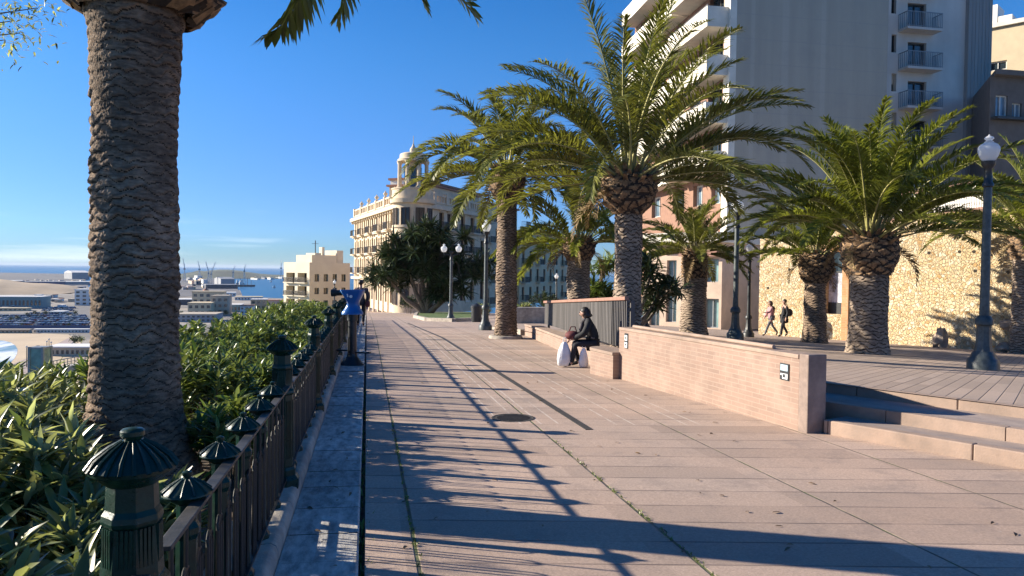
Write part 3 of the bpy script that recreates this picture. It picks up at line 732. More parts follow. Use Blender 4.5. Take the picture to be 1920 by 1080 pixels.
# big near palm, left: only the trunk and a few hanging frond tips are in the picture
p = at(254, 800, 5.62); p.z = zp(p.y)+.08
t = thing('palm_tree', 'huge dark palm trunk in the left foreground rising out of the hedge', 'palm tree', p, 'palms of the promenade and plaza')
H = at(254, 22, 5.62).z-p.z
scales('trunk', [(.58, -.25), (.47, .05), (.36, .30), (.300, .62), (.282, 1.1), (.279, 1.8), (.280, 2.5), (.290, 3.0), (.305, H-.18), (.34, H-.02)], 8, .070, .022, M['bark'], t, p, 340, 11, wob=.010, sharp=.30, tilt=1.0, lens=True, groove=.05)
bo = scales('boss', [(.35, H-.06), (.47, H+.02), (.56, H+.16), (.58, H+.4), (.50, H+.7), (.3, H+1.0)], 9, .22, .09, M['stub'], t, p, 120, 4, tilt=1.5)
stubs('stub', p, .44, .50, H-.05, H+.75, 130, bo, 3, ln=.17, wd_=.10, th=.05, up=.75)
ex = []
def tip(px, py, d, el, az_off=0.0, c=(p.x, p.y, p.z+H+.75)):
    """a frond whose drooping tip hangs at the given place"""
    q = at(px, py, d); dx, dy = q.x-c[0], q.y-c[1]; rr, dz = math.hypot(dx, dy)-.35, q.z-c[2]
    best = None; t_ = np.linspace(0, 1, 17)
    for e0 in (el, el-R(12), el-R(24), el-R(36), el-R(48)):
        for L_ in np.arange(.9, 4.4, .1):
            for dr in np.arange(.8, 3.9, .1):
                e = e0-dr*t_**1.7; r_ = np.sum(np.cos((e[1:]+e[:-1])/2))*L_/16; z_ = np.sum(np.sin((e[1:]+e[:-1])/2))*L_/16
                k = abs(r_-rr)+abs(z_-dz)
                if best is None or k < best[0]: best = (k, L_, dr, e0)
    ex.append((math.atan2(dy, dx), best[3], best[1], best[2], 0.0))
for (px, py, d, el) in ((498, 44, 5.0, R(62)), (632, 14, 5.3, R(62)), (805, -2, 5.6, R(58)), (900, 10, 6.1, R(58)), (40, -120, 5.6, R(50)), (-60, -80, 6.2, R(50))): tip(px, py, d, el)
cr = specs_for(44, 3.3, 21, 30, 84, drlo=.6, drhi=.95)
crown('crown', (p.x, p.y, p.z+H+.75), ex+cr, 90, .36, .034, [M['frond'], M['rachis']], t, 21, .35)
BIGP = p.copy()
# tall palm on the promenade edge
PB = pal('tall slim palm on the promenade edge before the ornate corner building', 948, 634, 318, 37, P_, L_=3.2, nf=44, seed=31, boss=.52, nl=98, ll=.50, lw=0.036, lo=-8, hi=84, drlo=1.0, drhi=1.55, tall=.9)
mb = MB(); q = P_(948, 634)
o = thing('palm_ring', 'round worn stone ring at the foot of the tall slim palm', 'stone ring', q); mb.lathe([(.50, -.1), (.50, .05), (.47, .09), (.2, .10)], 24, q); mb.build('ring', M['kerb'], o, smooth=True)
# great palm behind the brick wall, middle of the picture
q = at(1176, 600, 15.8); q.z = zg(q.x, q.y)
H = ztop(q, 330)
ctr = []
for (pd, tw, el, L_, dr) in ((-1, .15, 24, 3.7, 1.05), (-1, -.4, 40, 3.9, 1.15), (-1, .3, 52, 3.6, 1.25), (1, .2, 30, 3.7, .95), (1, -.2, 14, 3.4, .85), (1, .45, 44, 3.5, .8), (1, .1, 2, 3.2, .75), (-1, .1, 6, 3.4, .7), (-1, -.3, 62, 3.6, 1.3), (.25, .3, 80, 4.3, .35), (-.3, .2, 77, 4.3, .45), (.45, -.2, 68, 4.0, .8)):
    v = RT*pd-FW*tw; ctr.append((math.atan2(v.y, v.x), R(el), L_, dr, .1))
palm('great palm behind the brick wall with the widest crown of all', (q.x, q.y, q.z), H, .29, .265, .56, 3.7, 44, 41, nl=109, ll=.52, lw=0.031, lo=8, hi=85, drlo=.75, drhi=1.2, extra=ctr, tall=.8, amp=.026, bark=M['barkpale'], na=130)
# short palm beyond the slatted fence
q = at(1084, 585, 23.5); q.z = zg(q.x, q.y)
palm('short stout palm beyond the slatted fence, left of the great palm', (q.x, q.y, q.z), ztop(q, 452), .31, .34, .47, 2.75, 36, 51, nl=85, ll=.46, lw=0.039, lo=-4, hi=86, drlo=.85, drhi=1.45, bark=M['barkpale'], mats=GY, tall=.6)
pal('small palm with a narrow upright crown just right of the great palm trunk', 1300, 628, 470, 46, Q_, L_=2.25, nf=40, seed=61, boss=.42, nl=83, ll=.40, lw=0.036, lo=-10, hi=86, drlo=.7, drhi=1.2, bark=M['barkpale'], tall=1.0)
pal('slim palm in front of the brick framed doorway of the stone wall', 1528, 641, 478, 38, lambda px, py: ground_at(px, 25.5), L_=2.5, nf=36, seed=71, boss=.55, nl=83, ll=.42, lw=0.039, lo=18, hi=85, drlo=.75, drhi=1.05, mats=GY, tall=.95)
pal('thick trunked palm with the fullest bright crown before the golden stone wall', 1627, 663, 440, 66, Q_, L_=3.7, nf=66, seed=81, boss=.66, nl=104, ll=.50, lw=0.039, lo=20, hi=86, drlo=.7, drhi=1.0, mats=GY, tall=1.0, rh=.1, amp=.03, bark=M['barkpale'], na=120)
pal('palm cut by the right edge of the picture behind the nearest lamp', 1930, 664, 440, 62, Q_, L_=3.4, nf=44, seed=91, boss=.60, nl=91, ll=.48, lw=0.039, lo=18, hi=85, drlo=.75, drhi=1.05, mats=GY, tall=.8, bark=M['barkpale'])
M['deadfrond'] = leaf_mat('dead_frond', (.20, .13, .06), (.18, .12, .06), (.26, .18, .08), .8, .1, .4); M['deadstalk'] = pm('dead_stalk', (.26, .17, .09), None, 4, .8)
for t_ in [o for o in col.objects if o.name.startswith('palm_tree')][1:]:
    cr_ = [c for c in t_.children if c.name.startswith('crown')][0]; rs_ = np.random.RandomState(int(t_.location.x*100) % 997); H_ = max(v.co.z for v in [c for c in t_.children if c.name.startswith('boss')][0].data.vertices)
    sp_ = [(rs_.rand()*6.28, R(-8-22*rs_.rand()), .9+.7*rs_.rand(), .8+.5*rs_.rand(), rs_.randn()*.2) for _ in range(4)]
    p_ = t_.location; [crown('dead_frond', (p_.x, p_.y, p_.z+H_-.22), [q_], 34, .26, .024, [M['deadfrond'], M['deadstalk']], t_, 5, .3) for q_ in sp_]
# ------------------------------------------------------------------ hedge shrubs with long leaves
def leaves(rs, C, D, Ln, Wd, fold=.18, curl=.25):
    """C base points, D unit directions -> V,F ; eight points and eight triangles per leaf"""
    n = len(C); up = np.tile(np.array([0, 0, 1.]), (n, 1))+rs.randn(n, 3)*.25
    S = np.cross(D, up); S /= np.linalg.norm(S, axis=1)[:, None]+1e-6; Nn = np.cross(S, D)
    L_ = Ln[:, None]; W_ = Wd[:, None]; dn = -Nn*curl*L_
    def row(s, wf, c): 
        o = C+D*L_*s+dn*c
        return [o-S*W_*wf+Nn*W_*fold*2*wf, o, o+S*W_*wf+Nn*W_*fold*2*wf]
    V = [C]+row(.33, .5, .06)+row(.68, .42, .3)+[C+D*L_+dn*.75]
    V = np.stack(V, 1).reshape(-1, 3); k = 8*np.arange(n)[:, None]
    F = np.concatenate([k+np.array(f) for f in ((0, 2, 1), (0, 3, 2), (1, 2, 5), (1, 5, 4), (2, 3, 6), (2, 6, 5), (4, 5, 7), (5, 6, 7))])
    return V, F
def shrub(label, p, rx, ry, h, nst, nlf, ll, lw, seed, mat, grp='long leaved shrubs of the hedge'):
    rs = np.random.RandomState(seed)
    t = thing('shrub', label, 'shrub', p, grp)
    mb = MB(); Cs = []; Ds = []
    for i in range(nst):
        a = rs.rand()*2*np.pi; q = math.sqrt(rs.rand()); ex_, ey_ = q*rx*math.cos(a), q*ry*math.sin(a)
        hh = h*(.72+.30*rs.rand())*(1-.28*q*q)
        b = np.array([ex_*.55, ey_*.55, -.03]); e = np.array([ex_*1.02+rs.randn()*.05, ey_*1.02+rs.randn()*.05, hh]); mid = (b+e)/2+np.array([ex_*.12, ey_*.12, .05])
        o = np.array(p)
        if i % 2 == 0: mb.tube([tuple(o+b), tuple(o+mid), tuple(o+e)], [.009, .007, .003], 4)
        s = .34+.66*rs.rand(nlf)**.6
        P = (1-s)[:, None]**2*b+2*(s*(1-s))[:, None]*mid+(s**2)[:, None]*e
        aa = rs.rand(nlf)*2*np.pi; el = R(1)*(8+50*s+rs.randn(nlf)*16-12)
        D = np.stack([np.cos(aa)*np.cos(el), np.sin(aa)*np.cos(el), np.sin(el)], -1)
        Cs.append(P+o); Ds.append(D)
    C = np.concatenate(Cs); D = np.concatenate(Ds); n = len(C)
    V, F = leaves(rs, C, D, ll*(.65+.6*rs.rand(n)), lw*(.75+.5*rs.rand(n)))
    np_mesh('foliage', V, F, mat, t); mb.build('stem', M['stem'], t)
    return t
near = [((-1.25, 1.25), .40, .55, .66), ((-2.35, 1.9), .7, .7, .98), ((-1.32, 2.6), .45, .65, .66), ((-2.05, 3.0), .55, .6, .96), ((-1.15, 3.75), .32, .5, .52), ((-2.75, 3.9), .7, .6, 1.02), ((-1.8, 4.3), .42, .45, .86), ((-3.1, 5.2), .6, .7, .95), ((-1.62, 1.5), .4, .4, .84), ((-2.3, 5.1), .45, .45, .90), ((-2.65, 6.3), .55, .5, .80), ((-3.2, 7.2), .65, .6, .68), ((-3.9, 6.0), .6, .6, .72), ((-3.7, 8.6), .6, .7, .62)]
nl_ = ['low leafy shrub beside the lower left of the large near railing post', 'wide long leaved shrub at the far left edge in front of the huge palm', 'long leaved shrub right behind the large near railing post', 'tall sunlit shrub between the near post and the huge palm trunk',
       'low thin shrub beside the railing panel short of the huge palm', 'shrub at the left edge just short of the huge palm', 'pale leaved shrub at the front foot of the huge palm trunk', 'shrub beside the left side of the huge palm trunk', 'lush shrub in the bottom left corner of the hedge']+['leafy shrub of the clump at the left of the huge palm trunk foot']*5
for i, ((x, y), rx, ry, h) in enumerate(near):
    shrub(nl_[i], (x, y, zp(y)+.05), rx, ry, h, 38, 32, .19, .041, 100+i, M['leaf'])
far_ = [((-1.05, 6.3), .3, .55, .62), ((-1.6, 7.5), .5, .7, .90), ((-1.15, 8.5), .35, .7, .66), ((-2.4, 8.6), .7, .8, .86), ((-1.8, 9.6), .5, .8, .62), ((-1.2, 10.6), .35, .9, .55), ((-2.55, 10.6), .7, 1.0, .88), ((-1.2, 12.6), .38, 1.0, .55), ((-2.0, 11.9), .6, .9, .64), ((-2.6, 13.2), .7, 1.0, .90),
        ((-1.25, 14.6), .4, 1.1, .56), ((-2.1, 14.5), .6, 1.0, .78), ((-1.3, 17.0), .42, 1.3, .58), ((-2.3, 16.6), .7, 1.2, .93), ((-1.35, 19.8), .45, 1.5, .6), ((-2.35, 19.2), .7, 1.3, .96), ((-1.4, 22.6), .5, 1.5, .62), ((-2.4, 21.9), .7, 1.4, .97), ((-2.3, 24.8), .8, 1.6, 1.0), ((-2.3, 28.0), .8, 1.7, 1.0), ((-2.3, 31.5), .8, 1.9, 1.02), ((-2.3, 35.5), .8, 2.0, 1.05)]
fl_ = ['low shrub between the huge palm trunk and the railing', 'bushy shrub just beyond the huge palm, tallest near the second tall post', 'low shrub by the railing just past the second tall post', 'outer shrub behind the second tall post, on the sea side']
for i, ((x, y), rx, ry, h) in enumerate(far_):
    lb = fl_[i] if i < 4 else 'bright green leafy shrub of the hedge running on beyond the second tall post'
    k = .9 if y > 12 else 1
    shrub(lb, (x, y, zp(y)+.05), rx, ry, h, int(50*k), int(40*k), .15 if y < 12 else .17, .034 if y < 12 else .042, 200+i, M['leaf2'])
# dry litter and weeds
def blades(name, pts, h, w_, seed, mat, spread=.03, n=6):
    rs = np.random.RandomState(seed); C = []; D = []
    for q in pts:
        for _ in range(n):
            a = rs.rand()*6.28; e = R(1)*(30+50*rs.rand()); C.append((q[0]+rs.randn()*spread*.3, q[1]+rs.randn()*spread, q[2])); D.append((math.cos(a)*math.cos(e), math.sin(a)*math.cos(e), math.sin(e)))
    C = np.array(C); D = np.array(D); k = len(C); V, F = leaves(rs, C, D, h*(.5+rs.rand(k)), w_*(.6+.8*rs.rand(k)))
    return stuff(np_mesh(name, V, F, mat))
rs = np.random.RandomState(5)
yy = np.concatenate([2.6+9*rs.rand(170)**1.3, 3.0+2.6*rs.rand(30)])
pts = [(-.022+rs.randn()*.012, y, zp(y)-.10) for y in yy]
blades('gutter_weeds', pts, .10, .014, 6, M['leaf2'], .05, 7)
pts = [(.30+rs.randn()*.008, y, zp(y)) for y in 2.8+6*rs.rand(90)**1.2]+[(1.89+rs.randn()*.008, y, zp(y)) for y in 3.4+4*rs.rand(60)]
blades('joint_weeds', pts, .022, .008, 8, M['leaf2'], .015, 4)
st = stepline(C2-.02, -1.06+0); w0 = flat(1862, 806, .1)
blades('step_weed', [(w0.x+rs.randn()*.03, w0.y+rs.randn()*.06, zp(w0.y)+.15) for _ in range(10)], .10, .012, 9, M['leaf2'], .03, 5)
M['dry'] = leaf_mat('dry_leaf', (.16, .10, .05), (.14, .09, .05), None, .7, .1, .4)
C = []; D = []
for _ in range(220):
    if _ < 70: x, y = rs.rand()*5, 3.5+rs.rand()*9
    elif _ < 200: x, y = -.9-1.6*rs.rand(), 1.2+5*rs.rand()
    else: x, y = -.4+.35*rs.rand(), 2+6*rs.rand()
    z = zp(y)+(.10 if x < -.8 else .008 if x > 0 else .035); a = rs.rand()*6.28; C.append((x, y, z)); D.append((math.cos(a), math.sin(a), .08))
k = len(C); V, F = leaves(rs, np.array(C), np.array(D), .03+.05*rs.rand(k), .012+.015*rs.rand(k)); stuff(np_mesh('leaf_litter', V, F, M['dry']))
# leafy branch of a tree standing out of the picture on the left
t = thing('olive_tree', 'thin leafed tree whose twigs reach in at the top left corner', 'tree', (-6.6, 6.4, zp(6.4)-.8))
o = Vector((-6.6, 6.4, zp(6.4)-.8)); mb = MB(); mb.tube([o, o+Vector((.1, 0, 1.5)), o+Vector((.5, .1, 2.8)), o+Vector((1.1, .2, 3.9))], [.17, .14, .1, .06], 10)
tgt = [at(20, 40, 6.4), at(38, 62, 6.6), at(-30, 20, 6.5), at(70, 15, 6.5), at(10, 75, 6.7), at(-60, -60, 6.3), at(60, -40, 6.4)]
for q in tgt: mb.tube([o+Vector((.8, .15, 3.4)), (o+Vector((.8, .15, 3.4))).lerp(q, .6)+Vector((0, 0, .15)), q], [.03, .014, .004], 5)
mb.build('trunk', M['trunk'], t, smooth=True)
C = []; D = []
for q in tgt+[o+Vector((random.uniform(-1, 1.6), random.uniform(-1.3, 1.3), random.uniform(3.2, 5.2))) for _ in range(26)]:
    for _ in range(70):
        c = Vector(q)+Vector((rs.randn()*.11, rs.randn()*.11, rs.randn()*.10)); C.append(tuple(c)); a = rs.rand()*6.28; e = rs.randn()*.6; D.append((math.cos(a)*math.cos(e), math.sin(a)*math.cos(e), math.sin(e)))
k = len(C); V, F = leaves(rs, np.array(C), np.array(D), .05+.04*rs.rand(k), .012+.01*rs.rand(k)); np_mesh('crown', V, F, M['leaf'], t)
# ------------------------------------------------------------------ street lamps
def globe_mat():
    m, n, l, b = new_mat('milky_glass'); k = N(m)
    b.inputs['Base Color'].default_value = (.82, .83, .82, 1); b.inputs['Roughness'].default_value = .18
    tr = k.mk('ShaderNodeBsdfTranslucent'); tr.inputs[0].default_value = (.85, .87, .88, 1)
    tp_ = k.mk('ShaderNodeBsdfTransparent'); a = k.mk('ShaderNodeMixShader'); a.inputs[0].default_value = .45
    l.new(b.outputs[0], a.inputs[1]); l.new(tr.outputs[0], a.inputs[2])
    c = k.mk('ShaderNodeMixShader'); c.inputs[0].default_value = .12; l.new(a.outputs[0], c.inputs[1]); l.new(tp_.outputs[0], c.inputs[2])
    l.new(c.outputs[0], n['Material Output'].inputs[0]); return m
M['globe'] = globe_mat()
M['lamp'] = pm('grey_green_lamp_iron', (.085, .105, .105), (.045, .058, .06), 12, .45, .002, 50, big=(1.5, .3), spec=.5)
M['lampdk'] = pm('dark_lamp_iron', (.03, .034, .036), (.018, .02, .022), 12, .45)
def globe(t, c, s=1.0):
    mb = MB(); mb.lathe([(.085*s, 0), (.125*s, .03*s), (.165*s, .11*s), (.19*s, .20*s), (.185*s, .26*s), (.15*s, .315*s), (.10*s, .345*s), (.075*s, .355*s)], 20, c)
    g = mb.build('globe', M['globe'], t, smooth=True)
    mb = MB(); mb.lathe([(.075*s, .355*s), (.082*s, .37*s), (.055*s, .385*s), (.05*s, .40*s), (.085*s, .43*s), (.07*s, .46*s), (.02*s, .485*s), (.008*s, .51*s)], 16, c)
    mb.build('finial', M['globe'], t, smooth=True)
def lamp(label, p, H, s=1.0, mat=None, arms=False):
    m = mat or M['lamp']; t = thing('street_lamp', label, 'street lamp', p, 'globe street lamps')
    gs = .355*s*1.44; sh = H-(.51*s)*1.0
    mb = MB(); mb.lathe([(.27*s, -.05), (.27*s, .17*s), (.25*s, .21*s), (.215*s, .24*s), (.20*s, .30*s), (.16*s, .36*s)], 16, p, flute=.025, nf=8); mb.build('base', m, t, smooth=True)
    mb = MB(); mb.lathe([(.155*s, .36*s), (.13*s, .48*s), (.115*s, .80*s), (.12*s, .84*s)], 16, p, flute=.04, nf=8)
    mb.lathe([(.12*s, .84*s), (.155*s, .87*s), (.16*s, .95*s), (.13*s, 1.0*s), (.105*s, 1.04*s)], 16, p); mb.build('pedestal', m, t, smooth=True)
    mb = MB(); mb.lathe([(.092*s, 1.0*s), (.085*s, 1.3*s), (.072*s, sh-.5*s), (.07*s, sh-.42*s)], 14, p); mb.build('shaft', m, t, smooth=True)
    mb = MB(); mb.lathe([(.075*s, sh-.50*s), (.10*s, sh-.48*s), (.10*s, sh-.43*s), (.075*s, sh-.40*s), (.068*s, sh-.14*s), (.10*s, sh-.10*s), (.12*s, sh-.06*s), (.125*s, sh), (.09*s, sh+.005)], 14, p); mb.build('capital', M['lampdk'], t, smooth=True)
    if not arms: globe(t, (p[0], p[1], p[2]+sh), s)
    else:
        mb = MB(); o = Vector(p)+Vector((0, 0, sh-.05))
        for sg in (-1, 1):
            e = o+RT*(.42*s*sg); mb.tube([o-Vector((0, 0, .25*s)), o+RT*(.2*s*sg)-Vector((0, 0, .12*s)), e-Vector((0, 0, .1*s)), e+Vector((0, 0, .02))], .03*s, 8)
            mb.tube([o-RT*.0, o+RT*(.25*s*sg)+Vector((0, 0, .05)), e-Vector((0, 0, .02))], .02*s, 6)
        mb.build('arm', M['lampdk'], t, smooth=True)
        for sg in (-1, 1): e = o+RT*(.42*s*sg)+Vector((0, 0, .02)); globe(t, e, s*.95)
    return t
def lampat(label, px, pyb, pyt, fn, **kw):
    p = fn(px, pyb); H = ztop(p, pyt); return lamp(label, (p.x, p.y, p.z), H, H/4.5, **kw)
lampat('nearest globe lamp, grey green post on the plaza before the stone wall', 1843, 693, 254, Q_)
lampat('darker lamp post just behind and right of the nearest lamp', 1861, 655, 420, Q_, mat=M['lampdk'])
lampat('grey green lamp between the small palm and the walking couple, beyond the brick wall', 1378, 637, 368, Q_)
lampat('slimmer dark lamp beside the walking couple at the left end of the stone wall', 1403, 632, 452, Q_, mat=M['lampdk'])
lampat('single globe lamp at the left of the tall slim palm', 910, 619, 411, P_)
lampat('twin globe lamp in front of the big dark leaved tree', 845, 603, 455, P_, arms=True)
p = at(1043, 556, 52); p.z = zp(p.y)-.3; lamp('small distant lamp beyond the slatted fence', tuple(p), at(1043, 512, 52).z-p.z, (at(1043, 512, 52).z-p.z)/4.5)
p = at(1211, 560, 31); p.z = zg(p.x, p.y); lamp('lamp half hidden in the leaning dark tree behind the great palm', tuple(p), at(1211, 480, 31).z-p.z, .8, mat=M['lampdk'])
p = at(627, 580, 62); p.z = zp(p.y); lamp('far lamp with a white globe above the hedge end by the viewer', tuple(p), at(627, 524, 62).z-p.z, (at(627, 524, 62).z-p.z)/4.5)
# ------------------------------------------------------------------ coin viewer
M['blue'] = pm('blue_enamel', (.004, .105, .36), (.003, .08, .28), 6, .3, spec=.5, coat=.3); M['black'] = pm('black_paint', (.012, .014, .017), None, 8, .4)
p = P_(660, 686); d = depth(p); H = ztop(p, 543); k = 1/FPX*d
t = thing('coin_viewer', 'blue coin operated viewing telescope on a black post by the railing', 'telescope', p)
mb = MB(); mb.lathe([(.25, -.01), (.25, .02), (.20, .07), (.13, .15), (.10, .19), (.092, .24)], 20, p); mb.build('base', M['black'], t, smooth=True)
mb = MB(); mb.lathe([(.088, .2), (.082, H-.60), (.10, H-.59), (.10, H-.46)], 20, p); mb.build('column', M['black'], t, smooth=True)
mb = MB(); sd_ = RT; c0 = Vector(p)
mb.bar(c0+Vector((0, 0, .30))-RT*.46, c0+Vector((0, 0, .30))+RT*.0, .05, .03); mb.bar(c0+Vector((0, 0, .26))+RT*.0, c0+Vector((0, 0, .26))+RT*.36-FW*.05, .09, .03); mb.build('foot_rest', M['black'], t)
def loft(rings):
    mb = MB(); n = 20; vs = []; fs = []
    for (z, hx, hy, q, ox) in rings:
        for i in range(n):
            a = 2*math.pi*i/n; ca, sa = math.cos(a), math.sin(a); e = q
            x = hx*math.copysign(abs(ca)**e, ca); y = hy*math.copysign(abs(sa)**e, sa)
            v = c0+RT*(x+ox)+FW*y+Vector((0, 0, z)); vs.append(v)
    m = len(rings)
    for j in range(m-1):
        for i in range(n): k_ = (i+1) % n; fs.append((j*n+i, j*n+k_, (j+1)*n+k_, (j+1)*n+i))
    fs.append(tuple(range(n))[::-1]); fs.append(tuple((m-1)*n+i for i in range(n))); return mb.add(vs, fs)
mb = loft([(H-.475, .205, .18, .85, .0), (H-.44, .205, .18, .85, 0), (H-.40, .175, .15, .8, 0), (H-.33, .135, .12, .75, .01), (H-.27, .115, .11, .7, .015), (H-.20, .13, .12, .6, .015), (H-.10, .185, .13, .45, .01), (H-.03, .225, .14, .35, 0), (H-.0, .225, .14, .4, 0)])
mb.build('head', M['blue'], t, smooth=True)
mb = MB(); a = c0+Vector((0, 0, H-.06))-RT*.2; mb.tube([a, a-RT*.10, a-RT*.11, a-RT*.2], [.055, .055, .07, .075], 14); mb.build('eyepiece', M['black'], t, smooth=True)
mb = MB(); a = c0+Vector((.0, 0, H-.13))-FW*.15-RT*.0; mb.tube([a+FW*.06, a-FW*.012], [.028, .026], 14); mb.bar(a-RT*.07+Vector((0, 0, .05)), a-RT*.055-Vector((0, 0, .01)), .02, .02); mb.build('coin_slot', M['plate'], t)
# ------------------------------------------------------------------ people
M['skin'] = pm('skin', (.46, .27, .19), (.38, .22, .155), 20, .55); M['hairdk'] = pm('dark_hair', (.022, .016, .013), None, 40, .55); M['coatbk'] = pm('black_coat', (.014, .014, .018), (.008, .008, .010), 14, .8, .004, 40)
M['navy'] = pm('dark_trousers', (.018, .018, .025), None, 16, .85); M['pink'] = pm('dusty_pink_jacket', (.50, .26, .26), (.36, .18, .19), 8, .85); M['brown'] = pm('brown_hair', (.075, .04, .03), (.035, .02, .016), 20, .6)
M['maroon'] = pm('maroon_cloth', (.15, .035, .035), (.09, .02, .022), 14, .8); M['bag'] = pm('white_plastic_bag', (.80, .80, .82), (.66, .67, .70), 7, .4, .02, 14); M['jeans'] = pm('grey_jeans', (.12, .125, .14), (.08, .085, .10), 12, .85)
M['greyj'] = pm('grey_jacket', (.07, .06, .065), (.04, .035, .04), 10, .8); M['shoe'] = pm('dark_shoe', (.015, .014, .014), None, 10, .6)
def skin(vs, es, sub=2):
    """vs: [(pos, radius)], evaluated skin surface"""
    me = bpy.data.meshes.new('tmp'); me.from_pydata([tuple(v[0]) for v in vs], es, []); o = bpy.data.objects.new('tmp', me); col.objects.link(o)
    m = o.modifiers.new('skin', 'SKIN'); m.use_smooth_shade = True; m.branch_smoothing = .6
    if not me.skin_vertices: bpy.context.view_layer.update()
    for i, v in enumerate(vs):
        sv = me.skin_vertices[0].data[i]; r = v[1]; sv.radius = (r, r) if not isinstance(r, tuple) else r; sv.use_root = (i == 0)
    s = o.modifiers.new('sub', 'SUBSURF'); s.levels = sub; s.render_levels = sub
    dg = bpy.context.evaluated_depsgraph_get(); ev = o.evaluated_get(dg); me2 = bpy.data.meshes.new_from_object(ev)
    bpy.data.objects.remove(o); bpy.data.meshes.remove(me); return me2
def person(label, p, rz, sc, J, group=None, clothes=()):
    """J: joints in a frame with x forward, y left, z up, standing height 1.70"""
    t = thing('person', label, 'person', p, group, rz); t.scale = (sc, sc, sc); WL[t.name] = Vector((0, 0, 0))
    V = []; E = []; ix = {}
    def ad(name, pos, r, to=None):
        ix[name] = len(V); V.append((Vector(pos), r))
        if to: E.append((ix[to], ix[name]))
    g = lambda k: Vector(J[k])
    ad('pelvis', g('pelvis'), .125); ad('waist', g('pelvis').lerp(g('chest'), .5), .115, 'pelvis'); ad('chest', g('chest'), .135, 'waist'); ad('neck', g('neck'), .055, 'chest')
    hd = g('head'); fw = g('face').normalized()
    ad('jaw', g('neck').lerp(hd, .5)+fw*.018, .062, 'neck'); ad('headc', hd, .092, 'jaw'); ad('crown', hd+Vector((-.01, 0, .075)), .07, 'headc')
    lat_ = Vector((-fw.y, fw.x, 0))
    ad('nose', hd+fw*.098-Vector((0, 0, .012)), .013, 'headc')
    for s, sg in (('l', 1), ('r', -1)):
        ad('ear'+s, hd+lat_*(.092*sg)-Vector((0, 0, .01)), .016, 'headc')
        ad('hip'+s, g('hip'+s), .088, 'pelvis'); ad('thigh'+s, g('hip'+s).lerp(g('knee'+s), .5), .078, 'hip'+s); ad('knee'+s, g('knee'+s), .056, 'thigh'+s)
        ad('calf'+s, g('knee'+s).lerp(g('ank'+s), .35), .056, 'knee'+s); ad('ank'+s, g('ank'+s), .038, 'calf'+s)
        ad('ball'+s, g('toe'+s).lerp(g('ank'+s), .35)-Vector((0, 0, .01)), .036, 'ank'+s); ad('toe'+s, g('toe'+s), .028, 'ball'+s)
        ad('sh'+s, g('sh'+s), .062, 'chest'); ad('el'+s, g('el'+s), .042, 'sh'+s); ad('wr'+s, g('wr'+s), .028, 'el'+s)
        dd = (g('wr'+s)-g('el'+s)).normalized(); sdv = dd.cross(Vector((0, 0, 1)) if abs(dd.z) < .9 else Vector((1, 0, 0))).normalized(); up_ = sdv.cross(dd)
        pal_ = g('wr'+s)+dd*.055; ad('palm'+s, pal_, (.034, .02), 'wr'+s)
        for i, ln in enumerate((.066, .076, .072, .056)):
            o = sdv*((i-1.5)*.020); a = pal_+dd*.035+o; k1 = a+dd*(ln*.55)-up_*.008; k2 = k1+(dd*.75-up_*.65).normalized()*(ln*.5)
            ad('f%d0%s' % (i, s), a, .0095, 'palm'+s); ad('f%d1%s' % (i, s), k1, .0085, 'f%d0%s' % (i, s)); ad('f%d2%s' % (i, s), k2, .007, 'f%d1%s' % (i, s))
        a = pal_+sdv*-.036-dd*.012; ad('t0'+s, a, .011, 'palm'+s); ad('t1'+s, a-sdv*.012+dd*.035-up_*.012, .009, 't0'+s)
    me = skin(V, E, 1); o = link('body', me, M['skin'], t)
    mb = MB()
    for sg in (-1, 1): mb.ball(hd+fw*.086+lat_*(.032*sg)+Vector((0, 0, .012)), .011, 8, 6)
    mb.build('eyes', M['hairdk'], t); mb = MB(); mb.bar(hd+fw*.085-lat_*.022-Vector((0, 0, .05)), hd+fw*.085+lat_*.022-Vector((0, 0, .05)), .012, .008); mb.build('mouth', M['maroon'], t)
    def cl(name, chain, mat, sub=1):
        vs = []; es = []; loc = {}
        for path in chain:
            prev = None
            for (k, r) in path:
                pos = g(k) if isinstance(k, str) else Vector(k); key = tuple(round(x, 4) for x in pos)
                if key not in loc: loc[key] = len(vs); vs.append((pos, r))
                if prev is not None and prev != loc[key]: es.append((prev, loc[key]))
                prev = loc[key]
        return link(name, skin(vs, es, sub), mat, t)
    return t, g, cl, hd, fw, lat_
def hair(t, hd, mat, ln, back):
    mb = MB(); b = back
    mb.ball(hd+b*.032+Vector((0, 0, .024)), .098, 16, 10, (1, .98, 1.0))
    if ln: mb.tube([hd+b*.04+Vector((0, 0, .05)), hd+b*.075-Vector((0, 0, .07)), hd+b*.10-Vector((0, 0, ln*.6)), hd+b*.09-Vector((0, 0, ln))], [.09, .098, .10, .05], 12)
    return mb.build('hair', mat, t, smooth='all')
def standing(step=.0, sw=.0, lean=.03):
    J = dict(pelvis=(0, 0, .94), chest=(lean, 0, 1.30), neck=(lean*1.2, 0, 1.46), head=(lean*1.2+.03, 0, 1.60), face=(1, 0, -.05))
    for s, sg in (('l', 1), ('r', -1)):
        st_ = step*sg
        J['hip'+s] = (0, .095*sg, .90); J['knee'+s] = (st_*.5+(.07 if st_ < 0 else .04), .10*sg, .49+(.01 if st_ < 0 else 0)); J['ank'+s] = (st_*1.05-(.0 if st_ > 0 else .03), .10*sg, .085 if st_ >= 0 else .15)
        J['toe'+s] = (st_*1.05+.15 if st_ >= 0 else st_*1.05+.08, .11*sg, .035)
        J['sh'+s] = (lean, .185*sg, 1.385); J['el'+s] = (lean-.05-sw*sg*.6, .225*sg, 1.12); J['wr'+s] = (lean+.06-sw*sg, .215*sg, .88)
    return J
